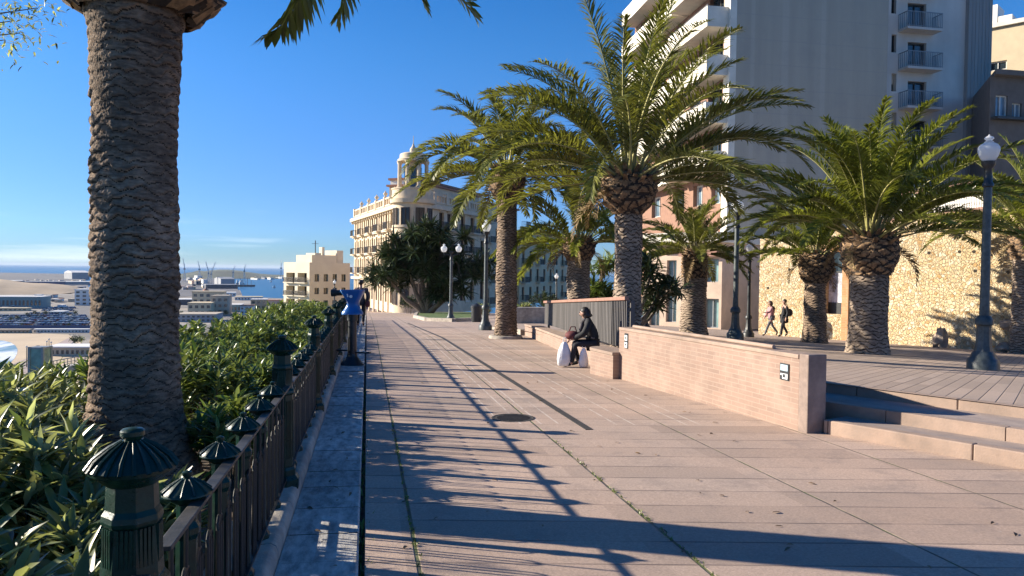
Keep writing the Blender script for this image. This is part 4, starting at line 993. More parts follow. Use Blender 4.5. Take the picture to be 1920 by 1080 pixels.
def legs(cl, mat, r=1.0):
    o = cl('trousers', [[('pelvis', .14*r), ('hipl', .10*r), ('kneel', .072*r), ('ankl', .056*r)], [('pelvis', .14*r), ('hipr', .10*r), ('kneer', .072*r), ('ankr', .056*r)]], mat)
    for s in 'lr': cl('shoe', [[('ank'+s, .045), ('toe'+s, .04)]], M['shoe'])
    return o
def feet(t_, p, J):
    return min(J['toel'][2], J['toer'][2])
face_left = math.atan2((-RT).y, (-RT).x); 
# walking couple
WF = Vector((17.3, 30.8, 0)); WF.z = zg(WF.x, WF.y); WD = Vector((4.2, -9.3, 0)).normalized(); WN = Vector((-9.3, -4.2, 0)).normalized()      # stone wall; WN faces the plaza
J = standing(.34, .14, .05); J['ell'] = (.20, .24, 1.16); J['wrl'] = (.40, .20, 1.16)
def before_wall(px, k):
    v = ray(px, 560); d = (WF-CAM).dot(WN)/v.dot(WN)-k; q = CAM+v*d; q.z = zg(q.x, q.y); return q
p = before_wall(1447, 1.3); h = ztop(p, 564)
t, g, cl, hd, fw, la = person('woman in a dusty pink jacket with long brown hair striding left before the stone wall', p, face_left+.1, h/1.71, J, 'people walking on the plaza')
legs(cl, M['jeans'], .9)
cl('jacket', [[((0, 0, .80), (.16, .18)), ('pelvis', .165), ((.03, 0, 1.12), .145), ('chest', .155), ('neck', .07)], [('chest', .155), ('shl', .08), ('ell', .062), ('wrl', .05)], [('chest', .155), ('shr', .08), ('elr', .062), ('wrr', .05)]], M['pink'])
hair(t, hd, M['brown'], .48, -fw)
cl('scarf', [[((-.05, .08, 1.44), .07), ((-.09, 0, 1.36), .10), ((-.10, -.06, 1.22), .10), ((-.09, -.08, 1.02), .07)]], M['brown'])
p2 = before_wall(1471, 1.2); h = ztop(p2, 561)
J = standing(.17, .05, -.01); J['elr'] = (-.10, -.25, 1.14); J['wrr'] = (.06, -.22, .95)
t, g, cl, hd, fw, la = person('person in a knee length black coat with a shoulder bag walking behind the pink jacket', p2, face_left+.05, h/1.71, J, 'people walking on the plaza')
legs(cl, M['navy'])
cl('coat', [[((-.02, 0, .60), (.20, .24)), ((-.01, 0, .75), (.185, .22)), ('pelvis', .175), ((0, 0, 1.12), .15), ('chest', .165), ('neck', .075)], [('chest', .165), ('shl', .085), ('ell', .07), ('wrl', .056)], [('chest', .165), ('shr', .085), ('elr', .07), ('wrr', .056)]], M['coatbk'])
hair(t, hd, M['hairdk'], .0, -fw)
o = thing('shoulder_bag', 'dark shoulder bag on the hip of the person in the black coat', 'bag', (p2.x, p2.y, p2.z+.9))
mb = MB(); c = Vector((p2.x, p2.y, p2.z+1.02))+RT*.22; mb.ball(c, .15, 12, 8, (1, .6, 1.1)); mb.build('pouch', M['coatbk'], o, smooth=True, bevel=0)
mb = MB(); mb.tube([c+Vector((0, 0, .08)), c+Vector((0, 0, .38))-RT*.14, c+Vector((0, 0, .40))-RT*.26-FW*.1, c+Vector((0, 0, .1))-RT*.12-FW*.1], .012, 5); mb.build('strap', M['shoe'], o)
# man beyond the viewer, back to us
p = P_(676, 612); h = ztop(p, 525)
J = standing(.10, .08, .03); J['ell'] = (.05, .27, 1.13); J['elr'] = (.0, -.28, 1.12)
t, g, cl, hd, fw, la = person('dark haired person in a dark jacket walking away behind the blue viewer', p, math.atan2(FW.y, FW.x)+.15, h/1.71, J)
legs(cl, M['navy'])
cl('jacket', [[((0, 0, .82), (.17, .2)), ('pelvis', .18), ((.01, 0, 1.12), .16), ('chest', .17), ('neck', .075)], [('chest', .17), ('shl', .09), ('ell', .075), ('wrl', .058)], [('chest', .17), ('shr', .09), ('elr', .075), ('wrr', .058)]], M['greyj'])
hair(t, hd, M['hairdk'], .0, -fw)
mb = MB(); c = Vector((p.x, p.y, p.z+.95))+RT*.30-FW*.05; o = thing('handbag', 'dark bag swinging beside the person behind the blue viewer', 'bag', c); mb.ball(c, .14, 12, 8, (.7, .9, 1.15)); mb.build('pouch', M['maroon'], o, smooth=True); mb = MB(); mb.tube([c+Vector((0, 0, .12))-FW*.07, c+Vector((0, 0, .30)), c+Vector((0, 0, .12))+FW*.07], .012, 6); mb.build('handle', M['shoe'], o)
# seated woman on the round seat, facing the sea (left)
ps = P_(1106, 688); seat = zp(ps.y)+.40
dl = depth(ps); hs = (688-576)/FPX*dl
J = dict(pelvis=(-.06, 0, .52), chest=(.06, 0, .88), neck=(.12, 0, 1.03), head=(.17, 0, 1.145), face=(1, 0, -.12))
for s, sg in (('l', 1), ('r', -1)):
    J['hip'+s] = (-.04, .10*sg, .49); J['knee'+s] = (.36-.02*sg, .13*sg, .50); J['ank'+s] = (.33+.08*sg, .13*sg, .085); J['toe'+s] = (.50+.08*sg, .14*sg, .035)
    J['sh'+s] = (.05, .17*sg, .965); J['el'+s] = (.15, .22*sg, .72); J['wr'+s] = (.38, .12*sg, .60)
t, g, cl, hd, fw, la = person('elderly woman in a dark coat sitting hunched on the end of the brick seat wall', (ps.x+.02, ps.y+.0, ps.z), face_left-.06, hs/1.26, J)
legs(cl, M['navy'])
cl('coat', [[((-.05, 0, .46), (.17, .2)), ('pelvis', .185), ((-.02, 0, .72), .175), ('chest', .17), ('neck', .08)], [((-.05, 0, .46), (.17, .2)), ('hipl', .13), ((.18, .12, .50), .11)], [((-.05, 0, .46), (.17, .2)), ('hipr', .13), ((.18, -.12, .50), .11)], [('chest', .17), ('shl', .09), ('ell', .075), ('wrl', .056)], [('chest', .17), ('shr', .09), ('elr', .075), ('wrr', .056)]], M['coatbk'])
hair(t, hd, M['hairdk'], .16, -fw)
cl('scarf', [[((.10, .06, 1.02), .06), ((.18, .0, .96), .055), ((.21, .03, .84), .05), ((.24, .02, .72), .04)]], M['greyj'])
k = hs/1.26
def wl_(x, y, z): 
    a = face_left-.06; return Vector((ps.x+.02+k*(x*math.cos(a)-y*math.sin(a)), ps.y+k*(x*math.sin(a)+y*math.cos(a)), ps.z+k*z))
o = thing('handbag', 'maroon handbag on the lap of the seated woman', 'bag', wl_(.42, 0, .6)); mb = MB(); c = wl_(.40, .03, .66); mb.ball(c, .15, 12, 8, (1.0, .9, .62)); mb.build('pouch', M['maroon'], o, smooth=True)
mb = MB(); mb.tube([c+Vector((-.08, 0, .05)), c+Vector((-.03, 0, .17)), c+Vector((.05, 0, .17)), c+Vector((.09, 0, .05))], .012, 6); mb.build('handle', M['maroon'], o)
def sack(label, c, w_, h_):
    o = thing('carrier_bag', label, 'bag', c, 'white carrier bags by the seated woman'); mb = MB(); n = 18; rs = np.random.RandomState(int(c.x*1000) % 999); vs = []; fs = []
    pr = [(.75, 0), (1.0, .05), (1.02, .3), (.86, .6), (.62, .8), (.40, .93), (.22, 1.0)]
    for (q, z) in pr:
        for i in range(n):
            a = 2*math.pi*i/n; f = 1+.10*math.cos(5*a+z*4)+.06*rs.randn()*(z > .05); v = c+RT*(w_*.5*q*f*math.cos(a))+FW*(w_*.32*q*f*math.sin(a))+Vector((0, 0, h_*z)); vs.append(v)
    for j in range(len(pr)-1):
        for i in range(n): kk = (i+1) % n; fs.append((j*n+i, j*n+kk, (j+1)*n+kk, (j+1)*n+i))
    fs.append(tuple(range(n))[::-1]); mb.add(vs, fs); mb.build('sack', M['bag'], o, smooth='all'); mb = MB(); top = c+Vector((0, 0, h_))
    mb.tube([top-RT*.03, top+Vector((0, 0, .07))-RT*.02, top+Vector((0, 0, .09))+RT*.02, top+RT*.03], .010, 6); mb.build('handle', M['bag'], o)
c = wl_(.56, .10, 0); c.z = zp(c.y)+.02; sack('larger white carrier bag hanging in front of the knees of the seated woman', c, .27, .47)
c = wl_(.16, .16, 0); c.z = zp(c.y)+.01; sack('smaller white carrier bag behind the shins of the seated woman', c, .17, .37)
# ------------------------------------------------------------------ golden rubble stone wall
def rubble_mat():
    m, n, l, b = new_mat('golden_rubble'); k = N(m); v = k.obj()
    nz_ = k.mk('ShaderNodeTexNoise'); nz_.inputs['Scale'].default_value = 2.6; nz_.inputs['Detail'].default_value = 4; l.new(v, nz_.inputs['Vector'])
    ad = k.mk('ShaderNodeVectorMath', operation='MULTIPLY_ADD'); l.new(nz_.outputs['Color'], ad.inputs[0]); ad.inputs[1].default_value = (.30, .30, .30); l.new(v, ad.inputs[2])
    vo = k.mk('ShaderNodeTexVoronoi', feature='F1'); vo.inputs['Scale'].default_value = 9.0; l.new(ad.outputs[0], vo.inputs['Vector'])
    ve = k.mk('ShaderNodeTexVoronoi', feature='DISTANCE_TO_EDGE'); ve.inputs['Scale'].default_value = 9.0; l.new(ad.outputs[0], ve.inputs['Vector'])
    r, g, bb = k.mk('ShaderNodeSeparateColor'), None, None; l.new(vo.outputs['Color'], r.inputs[0])
    c = k.mix(r.outputs[0], (.60, .44, .23), (.70, .56, .35)); c = k.mix(k.rng(r.outputs[1], .62, .95), c, (.47, .29, .12)); c = k.mix(k.rng(r.outputs[2], .7, 1.0), c, (.76, .66, .47))
    c = k.mix(1.0, c, grey(k, k.rng(k.noise(v, 16, 7, .7), .3, .7, .72, 1.15)), 'MULTIPLY')
    c = k.mix(1.0, c, grey(k, k.rng(k.noise(v, .35, 4), .35, .65, .85, 1.08)), 'MULTIPLY')
    e = k.rng(ve.outputs['Distance'], .0, .11)
    mort = k.mix(k.rng(k.noise(v, 2.5, 5), .4, .6), (.66, .53, .34), (.56, .44, .27))
    c = k.mix(e, mort, c); l.new(c, b.inputs['Base Color']); b.inputs['Roughness'].default_value = .9
    h = k.math('ADD', k.math('MULTIPLY', e, 1.0), k.math('MULTIPLY', k.noise(v, 14, 7), .9)); l.new(k.bump(h, .035, 1.0), b.inputs['Normal']); return m
M['rubble'] = rubble_mat()
M['brickor'] = brick_mat('orange_brick', (.50, .24, .10), (.42, .20, .085), (.45, .32, .2), .24, .07)
M['hole'] = pm('drain_hole', (.03, .022, .015), None, 9, .9)
WLEN = 27.0
def on_wall(px, py=560):
    v = ray(px, py); d = (WF-CAM).dot(WN)/v.dot(WN); return CAM+v*d
def ws(px): return (on_wall(px)-WF).dot(WD)
def wtop(s):
    a, b = on_wall(1440, 446).z, on_wall(1895, 388).z; s0, s1 = ws(1440), ws(1895); return a+(b-a)*(s-s0)/(s1-s0)
t = thing('rubble_stone_wall', 'high golden rubble stone retaining wall closing the plaza on the right', 'wall', WF)
D0, D1 = ws(1546), ws(1580); zd0 = on_wall(1560, 588).z; zd1 = on_wall(1560, 478).z; J1 = ws(1592)
mb = MB()
def wseg(s0, s1, z0=None, z1=None):
    nseg = max(1, int((s1-s0)/1.5))
    for i in range(nseg):
        a = s0+(s1-s0)*i/nseg; b = s0+(s1-s0)*(i+1)/nseg
        pa, pb = WF+WD*a, WF+WD*b; qa, qb = pa-WN*.8, pb-WN*.8
        bot = (lambda x, y: zg(x, y)-.6) if z0 is None else z0
        tp = (lambda x, y: wtop((Vector((x, y, 0))-Vector((WF.x, WF.y, 0))).dot(WD))) if z1 is None else z1
        mb.prism([(p.x, p.y) for p in (pa, pb, qb, qa)], bot, tp)
wseg(0, D0); wseg(D0, D1, None, zd0-.02); wseg(D0, D1, zd1+.35, None); wseg(D1, WLEN)
mb.build('stonework', M['rubble'], t)
o_ = WF.copy(); o_.z = 0
mb = MB()
mb.frame(o_, WD, WN, (0, 0, 1), (D1-.02, -.5, zd0-1.6), (J1, .05, zd1+.12)); mb.frame(o_, WD, WN, (0, 0, 1), (D0-.35, -.5, zd1+.123), (J1, .05, zd1+.62)); mb.frame(o_, WD, WN, (0, 0, 1), (D0-.35, -.5, zd0-.02), (D0+.0, .05, zd1+.12))
mb.build('brick_frame', M['brickor'], t, bevel=.01)
M['poster'] = None
def poster_mat():
    m, n, l, b = new_mat('grey_picture_print'); k = N(m); v = k.obj()
    c = k.mix(k.rng(k.noise(v, 1.2, 6, .7), .42, .58), (.74, .75, .80), (.36, .36, .40)); c = k.mix(k.rng(k.noise(k.mapping(v, (1, 1, .4)), 2.2, 6, .75), .52, .62), c, (.10, .10, .12))
    l.new(c, b.inputs['Base Color']); b.inputs['Roughness'].default_value = .25; return m
M['poster'] = poster_mat(); M['glassdk'] = glass_mat('dark_glass', (.03, .045, .055)); M['glassgr'] = glass_mat('greenish_glass', (.26, .42, .41), .15, .7); M['glassbl'] = glass_mat('bluish_glass', (.16, .24, .31))
w_ = thing('doorway_window', 'tall brick framed shop window with a grey picture print in the stone wall', 'window', WF+WD*D0)
zm = zd0+(zd1-zd0)*.70
mb = MB(); mb.frame(o_, WD, WN, (0, 0, 1), (D0, -.34, zm+.05), (D1, -.30, zd1+.12)); mb.build('pane', M['glassdk'], w_)
mb = MB(); mb.frame(o_, WD, WN, (0, 0, 1), (D0, -.34, zd0+.45), (D1, -.30, zm)); mb.build('picture_print', M['poster'], w_)
mb = MB(); mb.frame(o_, WD, WN, (0, 0, 1), (D0, -.36, zm-.0), (D1, -.26, zm+.06)); mb.frame(o_, WD, WN, (0, 0, 1), (D0, -.36, zd0-.02), (D1, -.28, zd0+.45)); mb.build('frame', M['lampdk'], w_)
for i, (px, py) in enumerate([(1670, 434), (1694, 472), (1717, 434), (1768, 430), (1799, 472), (1828, 434), (1719, 508), (1674, 508), (1742, 474), (1826, 472), (1897, 552), (1890, 510), (1828, 508), (1420, 500), (1440, 540), (1480, 505)]):
    c = on_wall(px, py); mb = MB(); mb.lathe([(.06, 0), (.06, .05)], 10); mb.v = [tuple(c+WD*x+Vector((0, 0, y))+WN*(z-.044)) for x, y, z in mb.v]; mb.build('weep_hole', M['hole'], t)
M['rockm'] = pm('grey_rock', (.40, .32, .25), (.27, .21, .165), 5, .9, .02, 12)
def rock(label, px, py, r, sq):
    c = before_wall(px, .55); o = thing('rock', label, 'rock', c, 'loose rocks at the stone wall'); rs = np.random.RandomState(px); bm = MB(); bm.ball(Vector(c)+Vector((0, 0, r*.55)), r, 10, 7, sq); bm.v = [tuple(Vector(x)+Vector(rs.randn(3)*r*.10)) for x in bm.v]; bm.build('stone', M['rockm'], o)
rock('pointed grey rock leaning at the foot of the stone wall', 1765, 645, .42, (.62, .6, 1.15)); rock('low rock at the right edge foot of the stone wall', 1892, 655, .3, (1.3, .8, .5))
c = on_wall(1899, 609)+WN*.05; o = thing('jutting_stone', 'large dark stone jutting from the right end of the stone wall', 'rock', c); mb = MB(); mb.ball(c, .32, 12, 8, (1.1, 1.1, .62)); rs = np.random.RandomState(3); mb.v = [tuple(Vector(x)+Vector(rs.randn(3)*.03)) for x in mb.v]; mb.build('stone', M['rockm'], o)
# terrace and balustrade above
b0 = WF-WN*.8; b1 = WF+WD*WLEN-WN*.8
mb = MB(); mb.prism([(b0.x, b0.y), (b1.x, b1.y), (b1.x+22, b1.y+10), (b0.x+22, b0.y+10)], -4, lambda x, y: wtop(max(0, (Vector((x, y, 0))-Vector((WF.x, WF.y, 0))).dot(WD)))-.05); struct(mb.build('terrace', M['concrete']))
t = thing('balustrade', 'pale balustrade along the top of the stone wall behind the thick palm', 'railing', WF+WD*ws(1690))
s0, s1 = ws(1640), ws(1835); n_ = 46
mb = MB(); a, b = WF+WD*s0-WN*.3, WF+WD*s1-WN*.3
mb.bar((a.x, a.y, wtop(s0)+1.05), (b.x, b.y, wtop(s1)+1.05), .22, .12); mb.bar((a.x, a.y, wtop(s0)+.08), (b.x, b.y, wtop(s1)+.08), .25, .16); mb.build('rail', M['brownrail'], t)
bl = None
for i in range(n_):
    s = s0+(s1-s0)*(i+.5)/n_; c = WF+WD*s-WN*.3; c.z = wtop(s)+.14
    if bl is None:
        mb = MB(); mb.lathe([(.05, 0), (.05, .08), (.035, .14), (.075, .38), (.04, .66), (.055, .78), (.055, .87)], 10, c); bl = mb.build('baluster', M['white'], t, smooth=True); c00 = c
    else: q = bl.copy(); col.objects.link(q); q.parent = t; q.location = c-c00
# ------------------------------------------------------------------ buildings: walls with real openings
def facade(mb, P, U, w, ops, h, dep, Nn=None):
    """quads of a wall of size w x h from P along U, with recessed openings (u0,u1,v0,v1)"""
    P = Vector(P); U = Vector(U).normalized(); Z = Vector((0, 0, 1)); Nn = Nn or U.cross(Z)
    us = sorted({0, w}|{round(o[0], 3) for o in ops}|{round(o[1], 3) for o in ops}); vs = sorted({0, h}|{round(o[2], 3) for o in ops}|{round(o[3], 3) for o in ops})
    flip = U.cross(Z).dot(Nn) < 0
    def q(a, b, c, d): mb.add([a, b, c, d], [(3, 2, 1, 0) if flip else (0, 1, 2, 3)])
    for i in range(len(us)-1):
        for j in range(len(vs)-1):
            cu, cv = (us[i]+us[i+1])/2, (vs[j]+vs[j+1])/2
            if any(o[0] < cu < o[1] and o[2] < cv < o[3] for o in ops): continue
            q(P+U*us[i]+Z*vs[j], P+U*us[i+1]+Z*vs[j], P+U*us[i+1]+Z*vs[j+1], P+U*us[i]+Z*vs[j+1])
    for (a, b, c, d) in ops:
        I = -Nn*dep; p = [P+U*a+Z*c, P+U*b+Z*c, P+U*b+Z*d, P+U*a+Z*d]
        q(p[0], p[0]+I, p[1]+I, p[1]) if flip else q(p[0], p[1], p[1]+I, p[0]+I)
        q(p[1], p[1]+I, p[2]+I, p[2]) if flip else q(p[1], p[2], p[2]+I, p[1]+I)
        q(p[2], p[2]+I, p[3]+I, p[3]) if flip else q(p[2], p[3], p[3]+I, p[2]+I)
        q(p[3], p[3]+I, p[0]+I, p[0]) if flip else q(p[3], p[0], p[0]+I, p[3]+I)
_win = {}
def window(par, P, U, op, dep, style, Nn=None, cap=[0]):
    """window set in the opening: frame (and shutters) with its pane"""
    U = Vector(U).normalized(); Nn = Nn or U.cross(Vector((0, 0, 1))); a, b, c, d = op; w, h = b-a, d-c
    key = (round(w, 2), round(h, 2), style); o0 = Vector(P)+U*((a+b)/2)+Vector((0, 0, c))-Nn*(dep-.02)
    fr = bpy.data.objects.get('x')
    if key not in _win:
        fm, gm, kind = STY[style]; mb = MB(); f = .07*min(1.5, max(w, .6)); e = 0
        for (x0, x1, z0, z1) in ((-w/2, -w/2+f, 0, h), (w/2-f, w/2, 0, h), (-w/2+f, w/2-f, 0, f), (-w/2+f, w/2-f, h-f, h)): mb.frame((0, 0, 0), (1, 0, 0), (0, 1, 0), (0, 0, 1), (x0, -.06, z0), (x1, .05, z1))
        if kind == 'shutter':
            n_ = max(5, int(h/.14))
            for i in range(n_): z = f+(h-2*f)*i/n_; mb.frame((0, 0, z), (1, 0, 0), (0, .8, -.6), (0, .6, .8), (-w/2+f, -.02, 0), (w/2-f, .02, (h-2*f)/n_*1.05))
            mb.frame((0, 0, 0), (1, 0, 0), (0, 1, 0), (0, 0, 1), (-.04, -.075, 0.001), (.04, 0, h-.001))
        elif kind == 'blind': mb.frame((0, 0, 0), (1, 0, 0), (0, 1, 0), (0, 0, 1), (-w/2+f, -.02, h*.45), (w/2-f, .02, h-f))
        else: mb.frame((0, 0, 0), (1, 0, 0), (0, 1, 0), (0, 0, 1), (-.03, -.05, f), (.03, .04, h-f))
        me = bpy.data.meshes.new('window'); me.from_pydata(mb.v, [], mb.f); me.materials.append(fm)
        mb = MB(); mb.frame((0, .03, 0), (1, 0, 0), (0, 1, 0), (0, 0, 1), (-w/2+f*.5, 0, f*.5), (w/2-f*.5, .01, h-f*.5)); mp_ = bpy.data.meshes.new('pane'); mp_.from_pydata(mb.v, [], mb.f); mp_.materials.append(gm)
        _win[key] = (me, mp_)
    me, mp_ = _win[key]
    o = bpy.data.objects.new('window', me); col.objects.link(o); o.parent = par; o.location = o0-world_of(par)
    yv = -Nn; o.rotation_euler = (0, 0, math.atan2(-yv.x, yv.y))
    g = bpy.data.objects.new('pane', mp_); col.objects.link(g); g.parent = o
    return o
M['brownsh'] = pm('brown_shutter', (.11, .068, .045), (.07, .045, .03), 6, .6); M['framewh'] = pm('white_frame', (.7, .68, .62), None, 4, .5); M['framedk'] = pm('dark_frame', (.05, .045, .04), None, 4, .5); M['framegr'] = pm('grey_frame', (.25, .27, .28), None, 4, .5); M['beigesh'] = pm('beige_blind', (.46, .40, .31), (.40, .35, .27), 3, .7)
STY = dict(sh=(M['brownsh'], M['glassdk'], 'shutter'), wh=(M['framewh'], M['glassdk'], 'plain'), dk=(M['framedk'], M['glassdk'], 'plain'), gr=(M['framegr'], M['glassgr'], 'plain'), bl=(M['framewh'], M['glassbl'], 'plain'), be=(M['beigesh'], M['glassdk'], 'shutter'), bd=(M['beigesh'], M['glassdk'], 'blind'))
def balcony(par, P, U, u0, u1, z, out, Nn, slab, rail, h=1.0, solid=None, name='balcony'):
    U = Vector(U).normalized(); P = Vector(P); mb = MB(); mb.frame(P+Vector((0, 0, z)), U, Nn, (0, 0, 1), (u0, -.02, -.16), (u1, out, 0)); b = mb.build(name, slab, par)
    mb = MB()
    if solid: 
        mb.frame(P+Vector((0, 0, z)), U, Nn, (0, 0, 1), (u0, out-.1, .003), (u1, out+.004, h)); mb.frame(P+Vector((0, 0, z)), U, Nn, (0, 0, 1), (u0-.004, 0, .003), (u0+.1, out-.103, h)); mb.frame(P+Vector((0, 0, z)), U, Nn, (0, 0, 1), (u1-.1, 0, .003), (u1+.004, out-.103, h)); mb.build('parapet', solid, b)
    else:
        for (ua, ub, va, vb) in ((u0, u1, out-.05, out-.01),): mb.frame(P+Vector((0, 0, z)), U, Nn, (0, 0, 1), (ua, va, h-.05), (ub, vb, h)); mb.frame(P+Vector((0, 0, z)), U, Nn, (0, 0, 1), (ua, va, .06), (ub, vb, .09))
        n_ = int((u1-u0)/.13)
        for i in range(n_+1): u = u0+.02+(u1-u0-.04)*i/n_; mb.frame(P+Vector((0, 0, z)), U, Nn, (0, 0, 1), (u-.015, out-.045, 0.0), (u+.015, out-.015, h-.04))
        for u in (u0+.02, u1-.02):
            mb.frame(P+Vector((0, 0, z)), U, Nn, (0, 0, 1), (u-.02, 0, h-.05), (u+.02, out-.052, h))
            for i in range(5): v = out*i/5; mb.frame(P+Vector((0, 0, z)), U, Nn, (0, 0, 1), (u-.015, v, 0), (u+.015, v+.03, h-.05))
        mb.build('railing', rail, b)
    return b
# --- corner apartment block on the right -------------------------------------------------
M['parapet'] = pm('cream_parapet', (.74, .69, .58), (.66, .61, .51), 1.5, .8, big=(.5, .1)); M['terra'] = pm('terracotta_wall', (.27, .15, .10), (.22, .12, .082), 3, .85); M['party'] = None
def party_mat():
    m, n, l, b = new_mat('streaked_grey_render'); k = N(m); v = k.obj(); x, y, z = k.xyz(v)
    f = k.rng(k.noise(k.mapping(v, (1.1, 1.1, .05)), 1.3, 6, .6), .35, .65); c = k.mix(f, (.375, .335, .265), (.415, .37, .295))
    st_ = k.math('MAXIMUM', line_mask(k, x, 3.6, .45), k.math('MAXIMUM', line_mask(k, x, 6.2, .3), line_mask(k, x, 1.4, .25))); c = k.mix(k.math('MULTIPLY', st_, .45), c, (.48, .43, .355))
    c = k.mix(k.math('MULTIPLY', joint_mask(k, z, 1.5, .05), .35), c, (.30, .29, .27)); c = k.mix(k.rng(k.noise(v, .5, 6, .7), .5, .75, 0, .4), c, (.28, .265, .24))
    l.new(c, b.inputs['Base Color']); b.inputs['Roughness'].default_value = .9; l.new(k.bump(k.noise(v, 12, 6), .01), b.inputs['Normal']); return m
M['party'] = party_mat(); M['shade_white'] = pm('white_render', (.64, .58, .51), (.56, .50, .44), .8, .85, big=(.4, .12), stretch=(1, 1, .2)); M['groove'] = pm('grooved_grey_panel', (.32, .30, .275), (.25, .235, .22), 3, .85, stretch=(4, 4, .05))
CA = at(1363, 560, 46.0); gz = zg(CA.x, CA.y)-.2; CA = Vector((CA.x, CA.y, gz))
FU = Vector((.037, .999, 0)).normalized(); FN = Vector((-FU.y, FU.x, 0)); FL = 19.0; HT = 27.0
ab = thing('apartment_block', 'tall corner apartment block with cream balcony bands and a blank grey side wall', 'apartment building', CA)
z3 = lambda py, px=1345: at(px, py, depth(CA)+1).z
lev = [at(1336, y, depth(CA)+.5).z-CA.z for y in (318, 229, 141, 53)]       # undersides of the parapet bands
stp = (lev[-1]-lev[0])/3; lev += [lev[-1]+stp*(i+1) for i in range(3)]
mb = MB(); ops = []; g_ops = []
PR = 1.5
for i, z in enumerate(lev):
    zo = z+1.05 if i < len(lev)-1 else None
    ops += [(1.2, 3.4, z+1.1-1.0, z+stp-.35), (4.6, 6.4, z+.6, z+stp-.45), (7.6, 10.2, z+.1, z+stp-.35), (11.5, 13.2, z+.6, z+stp-.45), (14.4, 17.4, z+.1, z+stp-.35)]
lowz = lev[0]-stp
ops += [(1.2, 2.6, lowz+.9, lowz+stp-.5), (4.0, 5.6, lowz+1.0, lowz+stp-.5), (7.2, 9.4, lowz+.8, lowz+stp-.5), (12, 14, lowz+.8, lowz+stp-.5)]
gf = lowz-.2
facade(mb, CA, FU, FL, ops, HT, .35, FN)
mb.build('sea_facade', M['terra'], ab)
for q in ops: window(ab, CA, FU, q, .35, 'dk' if q[1]-q[0] > 2 else 'bl', FN)
for i, z in enumerate(lev):
    balcony(ab, CA, FU, .25, 6.9, z, PR, FN, M['parapet'], None, 1.08, solid=M['parapet']); balcony(ab, CA, FU, 7.1, FL-.1, z, PR*.8, FN, M['parapet'], None, 1.08, solid=M['parapet'])
    mb = MB(); mb.frame(Vector((CA.x, CA.y, CA.z+z)), FU, FN, (0, 0, 1), (.3, PR-.06, 1.083), (6.8, PR-.03, 1.2)); mb.build('hand_rail', M['framedk'], ab)
mb = MB(); mb.frame(CA, FU, FN, (0, 0, 1), (-.003, -.3, -.5), (.85, .12, HT)); mb.build('corner_pier', M['parapet'], ab)
PU = Vector((1, 0, 0)); RT_ = at(1657, 400, 1); 
def on_party(px): v = ray(px, 400); d = (CA.y-CAM.y)/v.y; return CAM.x+v.x*d
wA = on_party(1657)-CA.x
mb = MB(); facade(mb, CA+Vector((.005, 0, -.5)), PU, wA, [], HT+.5, .1, Vector((0, -1, 0))); mb.build('blank_side_wall', M['party'], ab)
mb = MB(); e1 = CA+PU*wA; e2 = e1+Vector((.7, FL, 0)); e3 = CA+FU*FL
mb.add([e1-Vector((0, 0, .5)), e2, e2+Vector((0, 0, HT)), e1+Vector((0, 0, HT))], [(0, 1, 2, 3)]); mb.add([e2, e3, e3+Vector((0, 0, HT)), e2+Vector((0, 0, HT))], [(0, 1, 2, 3)]); mb.add([CA+Vector((0, 0, HT)), e1+Vector((0, 0, HT)), e2+Vector((0, 0, HT)), e3+Vector((0, 0, HT))], [(0, 1, 2, 3)]); mb.build('back_and_roof', M['party'], ab)
# ground storeys of the block (shop front with pale green glass) standing forward
SB = at(1352, 600, 40.5); SB = Vector((SB.x, SB.y, zg(SB.x, SB.y)-.2)); SU = Vector((-.60, .80, 0)).normalized(); SN = Vector((-.80, -.60, 0))
def on_shop(px, py): v = ray(px, py); d = (SB-CAM).dot(SN)/v.dot(SN); q = CAM+v*d; return (q-SB).dot(SU), q.z-SB.z
sw = on_shop(1212, 560)[0]; sh = on_shop(1345, 455)[1]
shop = thing('shop_front', 'pale pink two storey shop building with greenish glass windows behind the small palm', 'shop', SB)
ops = []
for (x0, x1, y0, y1) in ((1347, 1320, 529, 485), (1348, 1320, 615, 560), (1268, 1250, 530, 488), (1268, 1248, 604, 548), (1236, 1217, 612, 560)):
    u0, _ = on_shop(x0, y0); u1, _ = on_shop(x1, y0); xm = (x0+x1)/2; ops.append((max(u0, .15), u1, max(.1, on_shop(xm, y0)[1]), on_shop(xm, y1)[1]))
mb = MB(); facade(mb, SB, SU, sw, ops, sh, .25, SN)
bk = [SB+SU*sw, SB+SU*sw-SN*6, SB-SN*6, SB]
for i in range(3): a, b = bk[i], bk[i+1]; mb.add([a, b, b+Vector((0, 0, sh)), a+Vector((0, 0, sh))], [(0, 1, 2, 3)])
mb.add([q+Vector((0, 0, sh)) for q in bk], [(0, 1, 2, 3)])
M['peach'] = pm('peach_render', (.60, .46, .35), (.52, .40, .31), 2, .85, big=(.6, .15)); mb.build('wall', M['peach'], shop)
for q in ops: window(shop, SB, SU, q, .25, 'gr', SN)
mb = MB(); mb.frame(SB, SU, SN, (0, 0, 1), (-.2, -6.2, sh+.003), (sw+.3, .9, sh+.55)); mb.build('canopy', M['parapet'], shop, bevel=.03)
mb = MB(); u0 = on_shop(1346, 455)[0]; mb.frame(SB, SU, SN, (0, 0, 1), (0.15, .02, sh-.75), (u0+2.2, .35, sh-.05)); mb.build('fascia', M['brownrail'], shop)
